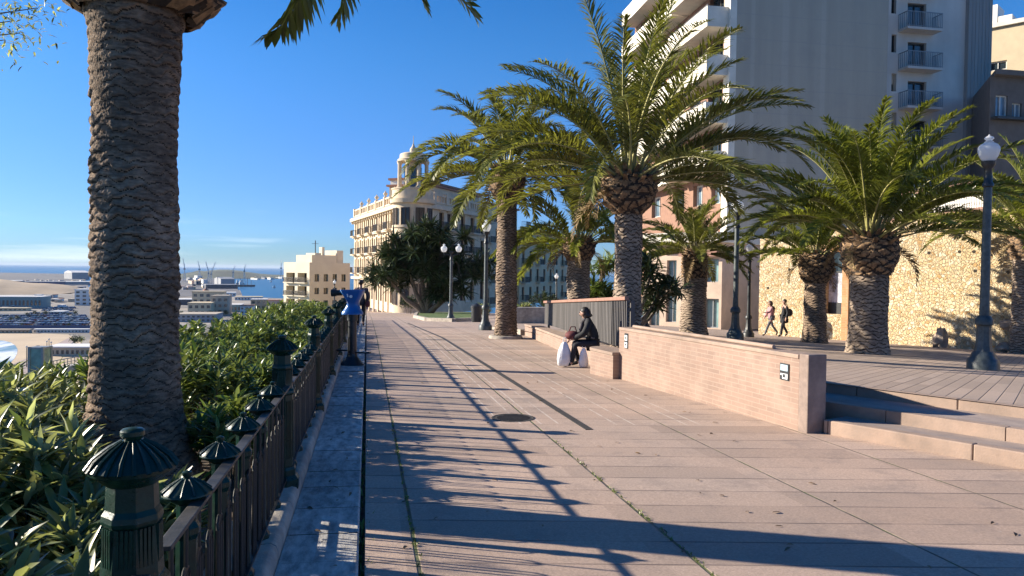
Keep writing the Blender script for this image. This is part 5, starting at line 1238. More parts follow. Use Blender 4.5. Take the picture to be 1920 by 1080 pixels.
# --- white block set back with small balconies ----------------------------------------
WB = Vector((CA.x+wA+.004, CA.y+1.4, gz)); 
def on_wb(px, py): v = ray(px, py); d = (WB.y-CAM.y)/v.y; q = CAM+v*d; return q.x-WB.x, q.z-WB.z
wb = thing('white_apartment_block', 'white apartment block in shade with small balconies, behind the thick palm', 'apartment building', WB)
w1 = on_wb(1806, 200)[0]; w2 = on_wb(1850, 200)[0]; ops = []; bal = []
for k_ in range(-1, 6):
    y = 119+72*(3-k_)-72*1
    yb = 350-73*k_
    u0, z0 = on_wb(1701, yb-2); u1, z1 = on_wb(1737, yb-50); ops.append((u0, u1, z0, z1)); bal.append((on_wb(1684, yb)[0], on_wb(1749, yb)[0], z0))
    a0, c0_ = on_wb(1671, yb-33); a1, c1_ = on_wb(1681, yb-66); ops.append((a0, a1, c0_, c1_))
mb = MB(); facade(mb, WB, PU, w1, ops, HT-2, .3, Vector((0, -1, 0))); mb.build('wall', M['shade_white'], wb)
for q in ops: window(wb, WB, PU, q, .3, 'bd' if random.random() < .35 else 'dk', Vector((0, -1, 0)))
for (a, b, z) in bal: balcony(wb, WB, PU, a, b, z-.05, .9, Vector((0, -1, 0)), M['shade_white'], M['framegr'], 1.0)
mb = MB(); facade(mb, WB+PU*w1+Vector((0, -.25, 0)), PU, w2-w1, [], HT-2, .1, Vector((0, -1, 0)))
for i in range(7): u = w1+(w2-w1)*(i+.5)/7; mb.frame(WB+Vector((0, -.25, 0)), PU, (0, -1, 0), (0, 0, 1), (u-.12, 0, 0), (u+.12, .05, HT-2.01))
e = WB+PU*w2; e_ = WB+PU*w1; mb.add([e+Vector((0, -.25, 0)), e+Vector((0, 15, 0)), e+Vector((0, 15, HT-2)), e+Vector((0, -.25, HT-2))], [(0, 1, 2, 3)]); mb.add([e_+Vector((0, -.25, 0)), e_, e_+Vector((0, 0, HT-2)), e_+Vector((0, -.25, HT-2))], [(3, 2, 1, 0)])
mb.build('grooved_panel', M['groove'], wb)
mb = MB(); q = [WB+Vector((0, 0, HT-2)), WB+PU*w2+Vector((0, 0, HT-2)), WB+PU*w2+Vector((0, 15, HT-2)), WB+Vector((0, 15, HT-2))]; mb.add(q, [(0, 1, 2, 3)]); mb.build('roof', M['concrete'], wb)
mb = MB(); mb.box((WB.x+.28, WB.y-.06, WB.z+HT/2), (.22, .12, HT-3)); mb.build('drain_pipe', M['framegr'], wb)
# --- dark house and sunlit beige house at the right edge --------------------------------
DH = at(1853, 300, 44); DH = Vector((DH.x, DH.y, zg(DH.x, DH.y)))
def on_dh(px, py): v = ray(px, py); d = (DH.y-CAM.y)/v.y; q = CAM+v*d; return q.x-DH.x, q.z-DH.z
t = thing('dark_house', 'dark shaded house with white blinds at the right edge below the beige building', 'house', DH)
hd_ = on_dh(1860, 143)[1]; ops = []
for (x0, x1, y0, y1) in ((1866, 1889, 217, 178), (1897, 1915, 224, 193), (1935, 1955, 228, 196)): ops.append((on_dh(x0, y0)[0], on_dh(x1, y0)[0], on_dh(x0, y0)[1], on_dh(x0, y1)[1]))
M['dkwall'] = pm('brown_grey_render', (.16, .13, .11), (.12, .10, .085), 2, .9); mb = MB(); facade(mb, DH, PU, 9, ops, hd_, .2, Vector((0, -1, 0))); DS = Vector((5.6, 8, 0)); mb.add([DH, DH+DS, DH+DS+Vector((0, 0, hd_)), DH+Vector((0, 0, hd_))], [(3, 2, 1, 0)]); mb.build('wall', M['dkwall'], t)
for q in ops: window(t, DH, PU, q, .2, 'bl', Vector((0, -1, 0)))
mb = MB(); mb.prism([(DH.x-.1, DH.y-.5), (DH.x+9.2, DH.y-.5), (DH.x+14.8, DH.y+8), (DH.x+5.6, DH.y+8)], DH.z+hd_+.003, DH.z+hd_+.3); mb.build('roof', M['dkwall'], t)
mb = MB(); mb.frame(DH, PU, (0, -1, 0), (0, 0, 1), (ops[0][0]-.3, .0, ops[0][2]-.25), (ops[1][1]+.3, .5, ops[0][2]-.1)); mb.build('flower_box', M['framedk'], t)
BH = at(1846, 200, 64); BH = Vector((BH.x, BH.y, 4)); BU = Vector((.95, -.31, 0)).normalized(); BN = Vector((-.31, -.95, 0)).normalized(); BU = Vector((.55, -.835, 0)).normalized(); BN = Vector((-.835, -.55, 0))
def on_bh(px, py): v = ray(px, py); d = (BH-CAM).dot(BN)/v.dot(BN); q = CAM+v*d; return (q-BH).dot(BU), q.z-BH.z
t = thing('beige_house', 'sunlit beige building with rooftop chimney boxes at the top right edge', 'house', BH)
hb_ = on_bh(1890, 48)[1]; a = on_bh(1853, 128); b = on_bh(1888, 112); ops = [(a[0], b[0], a[1]-.3, b[1]), (b[0]+2.2, b[0]+4, a[1]-.3, b[1])]
M['beige'] = pm('sunny_beige_render', (.56, .46, .30), (.50, .41, .27), 1.2, .85); mb = MB(); facade(mb, BH, BU, 16, ops, hb_, .25, BN); mb.add([BH, BH-BN*10, BH-BN*10+Vector((0, 0, hb_)), BH+Vector((0, 0, hb_))], [(0, 1, 2, 3)]); mb.build('wall', M['beige'], t)
for q in ops: window(t, BH, BU, q, .25, 'wh', BN)
mb = MB(); mb.frame(BH, BU, BN, (0, 0, 1), (-.2, -10, hb_+.003), (16, .3, hb_+.35)); mb.build('roof', M['parapet'], t)
for (x0, x1, y1) in ((1851, 1868, 8), (1870, 1896, 27)): u0 = on_bh(x0, 40)[0]; u1 = on_bh(x1, 40)[0]; z1 = on_bh((x0+x1)/2, y1)[1]; mb = MB(); mb.frame(BH, BU, BN, (0, 0, 1), (u0, -2.5, hb_+.353), (u1, -.3, z1)); mb.build('rooftop_box', M['white'], t)
# ------------------------------------------------------------------ ornate corner building at the end of the promenade
M['ornate'] = pm('cream_stone', (.68, .545, .375), (.57, .455, .315), 1.2, .85, .01, 8, big=(.25, .12)); M['trim'] = pm('pale_stone_trim', (.66, .54, .38), (.57, .465, .335), 1.5, .85); M['roofr'] = pm('red_tile_roof', (.36, .17, .11), (.28, .13, .085), 3, .85)
VC = at(768, 585, 89); VC = Vector((VC.x, VC.y, zp(VC.y)-.6)); VU = Vector((-.19, .98, 0)).normalized(); VN = Vector((-VU.y, VU.x, 0)); VW = Vector((.53, .85, 0)).normalized(); VM = Vector((VW.y, -VW.x, 0))
dv = depth(VC); zz = lambda py: at(768, py, dv).z-VC.z
vb = thing('ornate_corner_building', 'grand cream four storey corner building with a domed turret at the end of the promenade', 'building', VC)
HV = zz(372); f1, f2, f3 = zz(528), zz(470), zz(424)
# heights of window rows on the corner (rows of the photograph)
rows_ = [(zz(572), zz(532)), (zz(515), zz(482)), (zz(468), zz(438)), (zz(422), zz(389))]
def on_v(px, py): v = ray(px, py); d = (VC-CAM).dot(VN)/v.dot(VN); q = CAM+v*d; return (q-VC).dot(VU), q.z-VC.z
def on_w(px, py): v = ray(px, py); d = (VC-CAM).dot(VM)/v.dot(VM); q = CAM+v*d; return (q-VC).dot(VW), q.z-VC.z
LA = on_v(664, 470)[0]; LB = on_w(916, 470)[0]
ops = []; nb = 11
cols = [2.4+(LA-3.6)*(i+.5)/nb for i in range(nb)]
for i, u in enumerate(cols):
    for j, (a, b) in enumerate(rows_): ops.append((u-.62, u+.62, a+(0 if j else -.2), b))
mb = MB(); facade(mb, VC, VU, LA, ops, HV, .35, VN); 
o2 = []
for i, px in enumerate((828, 843, 868, 886, 905)):
    u = on_w(px, 420)[0]
    for j, (a, b) in enumerate(rows_): o2.append((u-.7, u+.7, a, b))
facade(mb, VC, VW, LB, o2, HV, .35, VM)
e1 = VC+VU*LA; e2 = VC+VW*LB; mb.add([e1, e2, e2+Vector((0, 0, HV)), e1+Vector((0, 0, HV))], [(3, 2, 1, 0)]); mb.add([VC+Vector((0, 0, HV)), e2+Vector((0, 0, HV)), e1+Vector((0, 0, HV))], [(0, 1, 2)])
mb.build('wall', M['ornate'], vb)
cnt = 0
for q in ops: window(vb, VC, VU, q, .35, 'sh' if random.random() < .55 else 'be', VN)
for q in o2: window(vb, VC, VW, q, .35, 'sh', VM)
mb = MB()
for zc, ht, out in ((f1, .45, .5), (f2, .35, .35), (f3, .35, .35), (HV-.55, .55, .7)):
    mb.frame(VC, VU, VN, (0, 0, 1), (1.8, -.1, zc-ht/2), (LA+.2, out, zc+ht/2)); mb.frame(VC, VW, VM, (0, 0, 1), (1.8, -.1, zc-ht/2), (LB+.1, out*.8, zc+ht/2))
for i in range(26): u = 2+(LA-2)*i/25; mb.frame(VC, VU, VN, (0, 0, 1), (u-.12, .0, HV-1.15), (u+.12, .45, HV-.83))
mb.build('cornice', M['trim'], vb, bevel=.05)
for i in range(nb+1):
    u = 2.4+(LA-3.6)*i/nb; mb = MB(); mb.frame(VC, VU, VN, (0, 0, 1), (u-.22, -.05, -.5), (u+.22, .16, HV-.85)); mb.build('pilaster', M['trim'], vb)
for q in ops: mb = MB(); mb.frame(VC, VU, VN, (0, 0, 1), (q[0]-.12, -.05, q[3]+.06), (q[1]+.12, .28, q[3]+.3)); mb.build('lintel', M['trim'], vb)
for q in o2: mb = MB(); mb.frame(VC, VW, VM, (0, 0, 1), (q[0]-.2, -.05, q[3]+.1), (q[1]+.2, .2, q[3]+.32)); mb.build('lintel', M['trim'], vb)
for j in (1, 2, 3):
    for i in range(0, nb, 2): u = cols[i]; balcony(vb, VC, VU, u-1.1, u+1.1, rows_[j][0]-.05, .95, VN, M['trim'], M['framedk'], .95)
for j in (1, 2, 3):
    for i in range(5): u = (o2[i*4][0]+o2[i*4][1])/2; balcony(vb, VC, VW, u-1.1, u+1.1, rows_[j][0]-.05, .7, VM, M['trim'], M['framedk'], .95)
# parapet with urns
mb = MB(); n_ = 30
for (U, Nn, l_) in ((VU, VN, LA), (VW, VM, LB)):
    mb.frame(VC, U, Nn, (0, 0, 1), (2, -.25, HV+.95), (l_, .1, HV+1.15)); mb.frame(VC, U, Nn, (0, 0, 1), (2, -.25, HV+.003), (l_, .1, HV+.2))
    for i in range(n_): u = 2.2+(l_-2.4)*i/(n_-1); mb.frame(VC, U, Nn, (0, 0, 1), (u-.13, -.2, HV+.2), (u+.13, .05, HV+.95))
    for i in range(7): u = 2.6+(l_-3)*i/6; mb.frame(VC, U, Nn, (0, 0, 1), (u-.3, -.35, HV+.004), (u+.3, .2, HV+1.35))
mb.build('parapet', M['trim'], vb)
for i in range(6):
    u = 2.6+(LA-3)*i/6; c = VC+VU*u+Vector((0, 0, HV+1.35)); mb = MB(); mb.lathe([(.12, 0), (.1, .1), (.28, .35), (.3, .5), (.15, .6), (.04, .85)], 10, c-VN*.05); mb.build('urn', M['trim'], vb, smooth=True)
# round corner bay and turret
cc = VC+(VU+VW).normalized()*2.2; mb = MB(); mb.lathe([(2.35, -.5), (2.35, f1-.2), (2.55, f1-.18), (2.55, f1+.2), (2.3, f1+.22), (2.3, f2-.15), (2.5, f2-.13), (2.5, f2+.15), (2.3, f2+.17), (2.3, f3-.15), (2.5, f3-.13), (2.5, f3+.15), (2.3, f3+.17), (2.3, HV-.6), (2.75, HV-.5), (2.8, HV), (2.5, HV+.02), (2.5, HV+1.1), (2.6, HV+1.15), (2.6, HV+1.3), (2.0, HV+1.3)], 24, cc); mb.build('corner_bay', M['ornate'], vb, smooth=True, ang=30)
vd = (CAM-cc); base_a = math.atan2(vd.y, vd.x)
for (a0, b0) in rows_:
    for k_ in (-1.15, -.38, .38, 1.05):
        a = base_a+k_; nn = Vector((math.cos(a), math.sin(a), 0)); uu = Vector((-nn.y, nn.x, 0)); window(vb, cc+nn*2.36, uu, (-.55, .55, a0, b0), .02, 'sh', nn)
tz = HV+1.2; t1 = zz(300); rT = 1.75; mb = MB()
for i in range(8):
    a = base_a+2*math.pi*(i+.5)/8; c = cc+Vector((math.cos(a), math.sin(a), 0))*rT; mb.lathe([(.34, tz), (.34, tz+.3), (.24, tz+.4), (.22, t1-.3), (.34, t1-.1), (.34, t1)], 10, c)
mb.lathe([(1.0, tz), (1.0, t1)], 16, cc); ob = mb.build('turret', M['ornate'], vb, smooth=True, ang=30)
mb = MB(); 
for i in range(8): a = base_a+2*math.pi*i/8; nn = Vector((math.cos(a), math.sin(a), 0)); uu = Vector((-nn.y, nn.x, 0)); mb.frame(cc+nn*1.02, uu, nn, (0, 0, 1), (-.32, 0, tz+.3), (.32, .03, t1-.7))
mb.build('turret_opening', M['glassdk'], vb)
t2 = zz(272); hd_ = t2-t1; mb = MB(); mb.lathe([(1.85, t1), (1.9, t1+.25), (1.65, t1+.4), (1.6, t1+.9)]+[(1.5*math.cos(R(a)), t1+.9+(hd_-1.5)*math.sin(R(a))) for a in (0, 15, 30, 45, 60, 75)]+[(.42, t1+hd_-.75), (.42, t1+hd_-.2), (.2, t1+hd_+.1), (.05, t1+hd_+.5), (.03, t1+hd_+1.4)], 20, cc); mb.build('dome', M['trim'], vb, smooth=True, ang=35)
mb = MB(); q0 = VC+VW*9-VM*3; mb.frame(VC, VW, VM, (0, 0, 1), (7, -7, HV+.01), (LB-1, -1.2, HV+2.3)); mb.build('attic', M['ornate'], vb)
mb = MB(); mb.frame(VC, VW, VM, (0, 0, 1), (6.7, -7.3, HV+2.303), (LB-.7, -.9, HV+2.55)); mb.build('roof', M['roofr'], vb)
# neighbours to the right of it
def block(name, label, P, U, w, d, h, mat, rows, ncol, style, wh=1.6, ww=1.0, bal=False, roof=None, z0=.8, grp=None, cat='building', face2=True, fh=3.1):
    U = Vector(U).normalized(); Nn = Vector((U.y, -U.x, 0)); P = Vector(P); t = thing(name, label, cat, P, grp); ops = []
    for r in range(rows):
        for c in range(ncol): u = w*(c+.5)/ncol; z = z0+r*fh; ops.append((u-ww/2, u+ww/2, z, min(z+wh, h-.2)))
    mb = MB(); facade(mb, P, U, w, ops, h, .25, Nn); a, b, c, e = P, P+U*w, P+U*w-Nn*d, P-Nn*d; Z = Vector((0, 0, h))
    so_ = []
    for (p, q) in ((b, c), (c, e), (e, a)): mb.add([p, q, q+Z, p+Z], [(0, 1, 2, 3)])
    mb.add([a+Z, b+Z, c+Z, e+Z], [(0, 1, 2, 3)]); mb.build('wall', mat, t)
    for q in ops: window(t, P, U, q, .25, style, Nn)
    if bal:
        for i, q in enumerate(ops):
            if i % 2 == 0: balcony(t, P, U, q[0]-.5, q[1]+.5, q[2]-.1, .9, Nn, M['trim'], M['framedk'], .95)
    mb = MB(); mb.frame(P, U, Nn, (0, 0, 1), (-.25, -d-.25, h+.003), (w+.25, .35, h+.3)); mb.build('roof', roof or M['trim'], t)
    return t
NB = VC+VW*(LB+.05); h_ = at(960, 385, depth(NB)).z-NB.z
block('beige_town_house', 'beige town house with iron balconies behind the tall slim palm', NB-VM*.8, VW, 14, 12, HV+1.5, M['ornate'], 5, 4, 'sh', 2.2, 1.2, True, M['roofr'])
NB2 = NB+VW*14.1-VM*.3; block('balconied_town_house', 'long beige town house with balconies seen between the tall palm and the short stout palm', NB2, VW, 30, 12, HV-2.0, pm('ochre_render', (.72, .52, .31), (.64, .46, .275), 1.2, .85), 5, 8, 'sh', 2.2, 1.2, True, M['roofr'])
NB3 = VC+VW*15-VM*7.5; t = block('white_rooftop_house', 'white stepped house tops rising behind the ornate building', NB3, VW, 24, 4, HV+4.2, M['white'], 1, 3, 'wh', 1.2, 1.0, False, M['roofr'], z0=HV+2.0)
# cream terraced flats at the left of the promenade end
TP = at(580, 560, 138); TP = Vector((TP.x, TP.y, TP.z-6)); ht = at(580, 492, 138).z-TP.z
t = thing('terraced_flats', 'cream terraced flats with deep balconies beyond the hedge, left of the ornate building', 'apartment building', TP)
U1 = Vector((-.62, .785, 0)); N1 = Vector((-.785, -.62, 0)); U2 = Vector((.80, .60, 0)); N2 = Vector((.60, -.80, 0))
def on_t(px, py, Nn): v = ray(px, py); d = (TP-CAM).dot(Nn)/v.dot(Nn); q = CAM+v*d; return q
w1_ = (on_t(532, 540, N1)-TP).dot(U1); w2_ = (on_t(656, 540, N2)-TP).dot(U2)
ops = []
zt = lambda py: at(580, py, 138).z-TP.z
for (a, b) in ((530, 512), (555, 537), (580, 562)):
    ops += [(w1_*.10, w1_*.45, zt(a), zt(b)), (w1_*.56, w1_*.9, zt(a), zt(b))]
mb = MB(); facade(mb, TP, U1, w1_, ops, ht, 1.6, N1); ops2 = []
for (a, b) in ((528, 514), (552, 540), (576, 564)):
    for f in (.12, .34, .56, .78): ops2.append((w2_*f, w2_*(f+.11), zt(a), zt(b)))
facade(mb, TP, U2, w2_, ops2, ht, .3, N2); q1, q2 = TP+U1*w1_, TP+U2*w2_; q3 = q1+U2*w2_; Z = Vector((0, 0, ht))
mb.add([TP+Z, q2+Z, q3+Z, q1+Z], [(0, 1, 2, 3)]); mb.add([q1, q3, q3+Z, q1+Z], [(3, 2, 1, 0)]); mb.add([q2, q3, q3+Z, q2+Z], [(0, 1, 2, 3)])
M['flatc'] = pm('cream_render', (.70, .62, .46), (.63, .55, .41), .6, .85); mb.build('wall', M['flatc'], t)
for q in ops: window(t, TP, U1, q, 1.6, 'dk', N1); balcony(t, TP, U1, q[0]-.2, q[1]+.2, q[2], .6, N1, M['flatc'], M['framedk'], .9)
for q in ops2: window(t, TP, U2, q, .3, 'dk', N2)
mb = MB(); mb.frame(TP, U1, N1, (0, 0, 1), (0, -6, ht+.003), (w1_*.6, -.5, ht+1.4)); mb.frame(TP, U2, N2, (0, 0, 1), (w2_*.2, -4, ht+.003), (w2_*.35, -1, ht+1.8)); mb.frame(TP, U2, N2, (0, 0, 1), (w2_*.52, -4, ht+.003), (w2_*.58, -3, ht+3.0)); mb.frame(TP, U2, N2, (0, 0, 1), (w2_*.74, -5, ht+.003), (w2_*.9, -1, ht+2.4)); mb.build('rooftop_box', M['flatc'], t)
mb = MB(); c = TP+U1*(w1_*.3)-N1*3+Vector((0, 0, ht)); mb.tube([c, c+Vector((0, 0, 4.2))], .09, 6); mb.bar(c+Vector((-.6, 0, 3.6)), c+Vector((.6, 0, 3.6)), .06); mb.build('aerial', M['framedk'], t)
# ------------------------------------------------------------------ dark strap leaved trees, lawn and planting in the middle distance
def strap_tree(label, p, limbs, ntuft, seed, ll, lw, mat, nl=34, name='dragon_tree'):
    rs = np.random.RandomState(seed); t = thing(name, label, 'tree', p); mb = MB(); tips_ = []
    for (az, ex_, h_, r) in limbs:
        o = Vector(p); e = o+Vector((math.cos(az)*ex_, math.sin(az)*ex_, h_)); m_ = o.lerp(e, .45)+Vector((math.cos(az)*ex_*.1, math.sin(az)*ex_*.1, -.04*h_)); mb.tube([o-Vector((0, 0, .2)), o.lerp(m_, .4), m_, e], [r*1.5, r, r*.75, r*.5], 8)
        for k_ in range(ntuft):
            a = rs.rand()*6.28; q = rs.rand()**.5; sp = ex_*.35+h_*.30; tp_ = e+Vector((math.cos(a)*q*sp, math.sin(a)*q*sp, (rs.rand()-.35)*sp*.8)); tips_.append(tp_)
            if k_ % 2 == 0: mb.tube([m_.lerp(e, .6), e.lerp(tp_, .5)+Vector((0, 0, -.1)), tp_], [r*.35, r*.25, r*.14], 6)
    mb.build('trunk', M['trunk'], t, smooth=True); C = []; D = []
    for q in tips_:
        for _ in range(nl): a = rs.rand()*6.28; e = math.asin(rs.rand()*1.5-.5 if rs.rand() < .8 else rs.rand()-.6) if True else 0; C.append(tuple(q+Vector((rs.randn()*.06, rs.randn()*.06, rs.randn()*.06)))); D.append((math.cos(a)*math.cos(e), math.sin(a)*math.cos(e), math.sin(e)))
    k_ = len(C); V, F = leaves(rs, np.array(C), np.array(D), ll*(.7+.6*rs.rand(k_)), lw*(.7+.6*rs.rand(k_)), curl=.3); np_mesh('crown', V, F, mat, t); return t
def az_(pd, tw=0): v = RT*pd-FW*tw; return math.atan2(v.y, v.x)
p = P_(800, 590); p.z = zp(p.y)+.1; k_ = depth(p)/FPX
lim = [(az_(-1, .2), 68*k_, 62*k_, .26), (az_(-.8, .6), 45*k_, 100*k_, .24), (az_(-.3, .4), 22*k_, 138*k_, .26), (az_(.5, .3), 35*k_, 120*k_, .26), (az_(1, .2), 75*k_, 80*k_, .28), (az_(.8, .8), 60*k_, 45*k_, .22), (az_(.1, -1), 40*k_, 110*k_, .22), (az_(-1, -.4), 40*k_, 78*k_, .2), (az_(.3, 1), 30*k_, 75*k_, .22)]
strap_tree('big dark strap leaved tree with splayed trunks on the small lawn', tuple(p), lim, 15, 301, 40*k_*.62, 3.2*k_, M['darkleaf'], 60)
q = at(1178, 622, 24.5); q.z = zg(q.x, q.y); k_ = 24.5/FPX
lim = [(az_(1, .1), 62*k_, 88*k_, .11), (az_(.8, .3), 40*k_, 112*k_, .09), (az_(1, -.4), 78*k_, 66*k_, .08)]
strap_tree('leaning dark leaved tree in shade just right of the great palm trunk', tuple(q), lim, 9, 302, .55, .07, M['darkleaf'], 34)
q = at(1122, 580, 27); q.z = zg(q.x, q.y); k_ = 27/FPX
strap_tree('bushy green tree between the short stout palm and the great palm', tuple(q), [(az_(.2, 0), 5*k_, 120*k_, .12), (az_(-1, .2), 12*k_, 70*k_, .1), (az_(1, .3), 18*k_, 60*k_, .09), (az_(.3, .5), 8*k_, 30*k_, .08)], 8, 303, .5, .08, M['leaf2'], 34, name='bushy_tree')
M['grass'] = pm('lawn_green', (.09, .14, .03), (.06, .10, .022), 8, .9, .03, 60)
lawn = [P_(782, 588), P_(778, 596), P_(800, 602), P_(850, 603.5), P_(902, 601), P_(905, 588)]
mb = MB(); mb.prism([(v.x, v.y) for v in lawn], lambda x, y: zp(y)-.1, lambda x, y: zp(y)+.14); o = mb.build('lawn', M['grass']); stuff(o)
rs = np.random.RandomState(44); C = []; x0, x1, y0, y1 = min(v.x for v in lawn)+.3, max(v.x for v in lawn)-.3, min(v.y for v in lawn)+.3, max(v.y for v in lawn)-.2
mb = MB(); n_ = len(lawn)
for i in range(n_): a, b = lawn[i], lawn[(i+1) % n_]; mb.bar((a.x, a.y, zp(a.y)+.08), (b.x, b.y, zp(b.y)+.08), .22, .2)
o = thing('lawn_kerb', 'pale stone kerb round the small lawn under the dark tree', 'kerb', lawn[2]); mb.build('kerb_stones', M['kerb'], o)
def bush(label, px, pyb, d, wpx, hpx, seed, mat, grp=None):
    q = at(px, pyb, d); q.z = zg(q.x, q.y) if abs(zg(q.x, q.y)-q.z) < 3 else q.z; k_ = d/FPX; shrub(label, tuple(q), wpx*k_/2, wpx*k_/2, hpx*k_, 34, 26, .28, .075, seed, mat, grp)
bush('dark clipped bush beyond the slatted fence beside the small distant lamp', 1018, 585, 48, 60, 52, 401, M['darkleaf']); bush('round bush at the corner of the ornate building left of the dark tree', 768, 584, 75, 34, 38, 402, M['darkleaf']); bush('small round bush right of the tall slim palm foot', 982, 597, 44, 26, 30, 403, M['leaf']); bush('bush behind the single globe lamp', 905, 598, 46, 30, 26, 404, M['leaf']); bush('green bush behind the great palm and fence', 1120, 560, 30, 46, 60, 405, M['leaf2'])
p = P_(893, 604); t = thing('litter_bin', 'dark litter bin standing left of the single globe lamp', 'litter bin', p); h = ztop(p, 572); mb = MB(); mb.lathe([(.24, 0), (.26, .1), (.28, h-.15), (.3, h-.13), (.3, h-.05), (.24, h)], 16, p); mb.build('bin_body', M['lampdk'], t, smooth=True, ang=30); mb = MB(); mb.lathe([(.22, h), (.1, h+.08), (.02, h+.1)], 16, p); mb.build('lid', M['lampdk'], t)
# cafe parasol and low walls beyond
p = P_(852, 585); t = thing('cafe_parasol', 'white parasol half hidden behind the dark tree', 'parasol', p); z = at(852, 553, depth(p)).z-p.z; mb = MB(); mb.tube([p, p+Vector((0, 0, z))], .04, 8); mb.build('pole', M['framewh'], t); mb = MB(); mb.lathe([(2.4, z-.85), (1.3, z-.35), (.05, z)], 8, p, cap=False); mb.build('canopy', M['white'], t)
p = P_(985, 606); mb = MB(); t = thing('low_garden_wall', 'low stone garden wall beyond the tall slim palm', 'wall', p); a, b = P_(965, 607), P_(1060, 607); mb.bar((a.x, a.y, zp(a.y)+.35), (b.x, b.y, zp(b.y)+.35), .4, .9); mb.build('stonework', M['kerb'], t, bevel=.03)
# ------------------------------------------------------------------ slope, coast, sea and the far harbour
SEA = -30.0; LZ = -29.6
def Lp(px, py, z=LZ): return flat(px, py, z)
M['scrub'] = pm('dry_slope', (.24, .21, .13), (.12, .12, .06), .15, .95, .3, 1.5)
mb = MB(); prof_ = [(-4.1, lambda y: zp(y)-.05), (-5.5, lambda y: zp(y)-1.0), (-9, lambda y: zp(y)-4.5), (-16, lambda y: min(zp(y)-10, -12)), (-34, lambda y: -27.0), (-46, lambda y: -29.9)]
vs = []; fs = []; n = len(prof_)
for y in YS:
    for (x, f) in prof_: vs.append((x, y, f(y)))
for j in range(len(YS)-1):
    for i in range(n-1): fs.append((j*n+i+1, j*n+i, (j+1)*n+i, (j+1)*n+i+1))
mb.add(vs, fs); struct(mb.build('hillside', M['scrub'], smooth='all'))
def water_mat():
    m, n, l, b = new_mat('sea_water'); k = N(m); pos = k.pos()
    c = k.mix(k.rng(k.noise(k.mapping(pos, (.004, .001, .004)), 1.0, 4), .35, .65), (.008, .075, .15), (.012, .11, .19))
    l.new(c, b.inputs['Base Color']); b.inputs['Roughness'].default_value = .30; b.inputs['Specular IOR Level'].default_value = .35
    l.new(k.bump(k.noise(k.mapping(pos, (.12, .05, .1)), 1.0, 6), 1.0, .6), b.inputs['Normal']); return m
M['sea'] = water_mat()
mb = MB(); q = 42000; ys_ = [-3000, 0, 200, 400, 800, 1600, 3200, 6400, 13000, q]; xs_ = [-q, -12000, -4000, -1500, -600, -200, 0, 400, 2000, 8000, q]
mb.add([(x, y, SEA) for y in ys_ for x in xs_], [(j*11+i, j*11+i+1, j*11+i+12, j*11+i+11) for j in range(9) for i in range(10)]); struct(mb.build('sea', M['sea']))
def poly(name, pts, mat, z, th=.5):
    mb = MB(); v = [flat(a, b, z) for a, b in pts]; mb.prism([(p.x, p.y) for p in v], z-th, z); return struct(mb.build(name, mat))
M['urban'] = pm('pale_hard_ground', (.38, .33, .27), (.17, .155, .14), .035, .95, big=(.012, .45)); M['sand'] = pm('beach_sand', (.56, .43, .28), (.48, .365, .24), .06, .95, .1, .8); M['earth'] = pm('bare_earth', (.50, .37, .23), (.30, .22, .14), .012, .95); M['break'] = pm('harbour_mole', (.13, .125, .13), (.08, .08, .09), .01, .95); M['foam'] = pm('surf_foam', (.80, .82, .83), (.16, .30, .38), .16, .5, lo=.44, hi=.56, stretch=(.5, .16, 1)); M['asph'] = pm('car_park_asphalt', (.16, .155, .15), (.12, .115, .11), .1, .95)
poly('coastal_land', [(-900, 640), (-900, 548), (160, 540), (330, 536), (450, 544), (455, 556), (540, 560), (700, 562), (760, 640), (500, 760), (60, 760), (30, 705), (40, 660), (30, 640)], M['urban'], LZ)
poly('beach', [(-900, 760), (-900, 627), (60, 625), (128, 627), (150, 640), (175, 665), (172, 760)], M['sand'], LZ+.12)
poly('surf', [(-900, 745), (-900, 650), (-200, 644), (-60, 639.5), (-20, 638), (6, 638.5), (20, 642), (29, 648), (33, 655), (32, 663), (27, 672), (18, 682), (4, 693), (-14, 706), (-38, 722), (-90, 745)], M['foam'], LZ+.14, .3)
poly('harbour_mole', [(-900, 524), (-900, 510.5), (0, 511), (160, 514), (160, 529), (-200, 526)], M['break'], LZ+1, 2)
poly('quay', [(-900, 550), (-900, 533), (165, 531), (165, 548)], M['break'], LZ+.15, 1)
poly('quay', [(336, 556), (334, 520), (392, 519), (424, 528), (445, 541), (452, 552)], M['break'], LZ+.2, 1)
poly('car_park', [(-60, 618), (-60, 588), (60, 586), (140, 570), (170, 572), (170, 612)], M['asph'], LZ+.1, .4)
# earth mound
a, b = Lp(-150, 553), Lp(132, 551); mb = MB(); rows2 = []
for j in range(5):
    s = j/4
    for i in range(15):
        u = i/14; p_ = a.lerp(b, u)+Vector((-.2, 1, 0))*(260*s); h = 13*math.sin(math.pi*s)*(math.sin(math.pi*min(1, u*1.15+.02))**.7 if u < .85 else max(0, 1-u)/.15*.35)*(1+.25*math.sin(u*9)); mb.v.append((p_.x, p_.y, LZ+h))
for j in range(4):
    for i in range(14): mb.f.append((j*15+i, j*15+i+1, (j+1)*15+i+1, (j+1)*15+i)); mb.m.append(0)
struct(mb.build('earth_mound', M['earth'], smooth='all'))
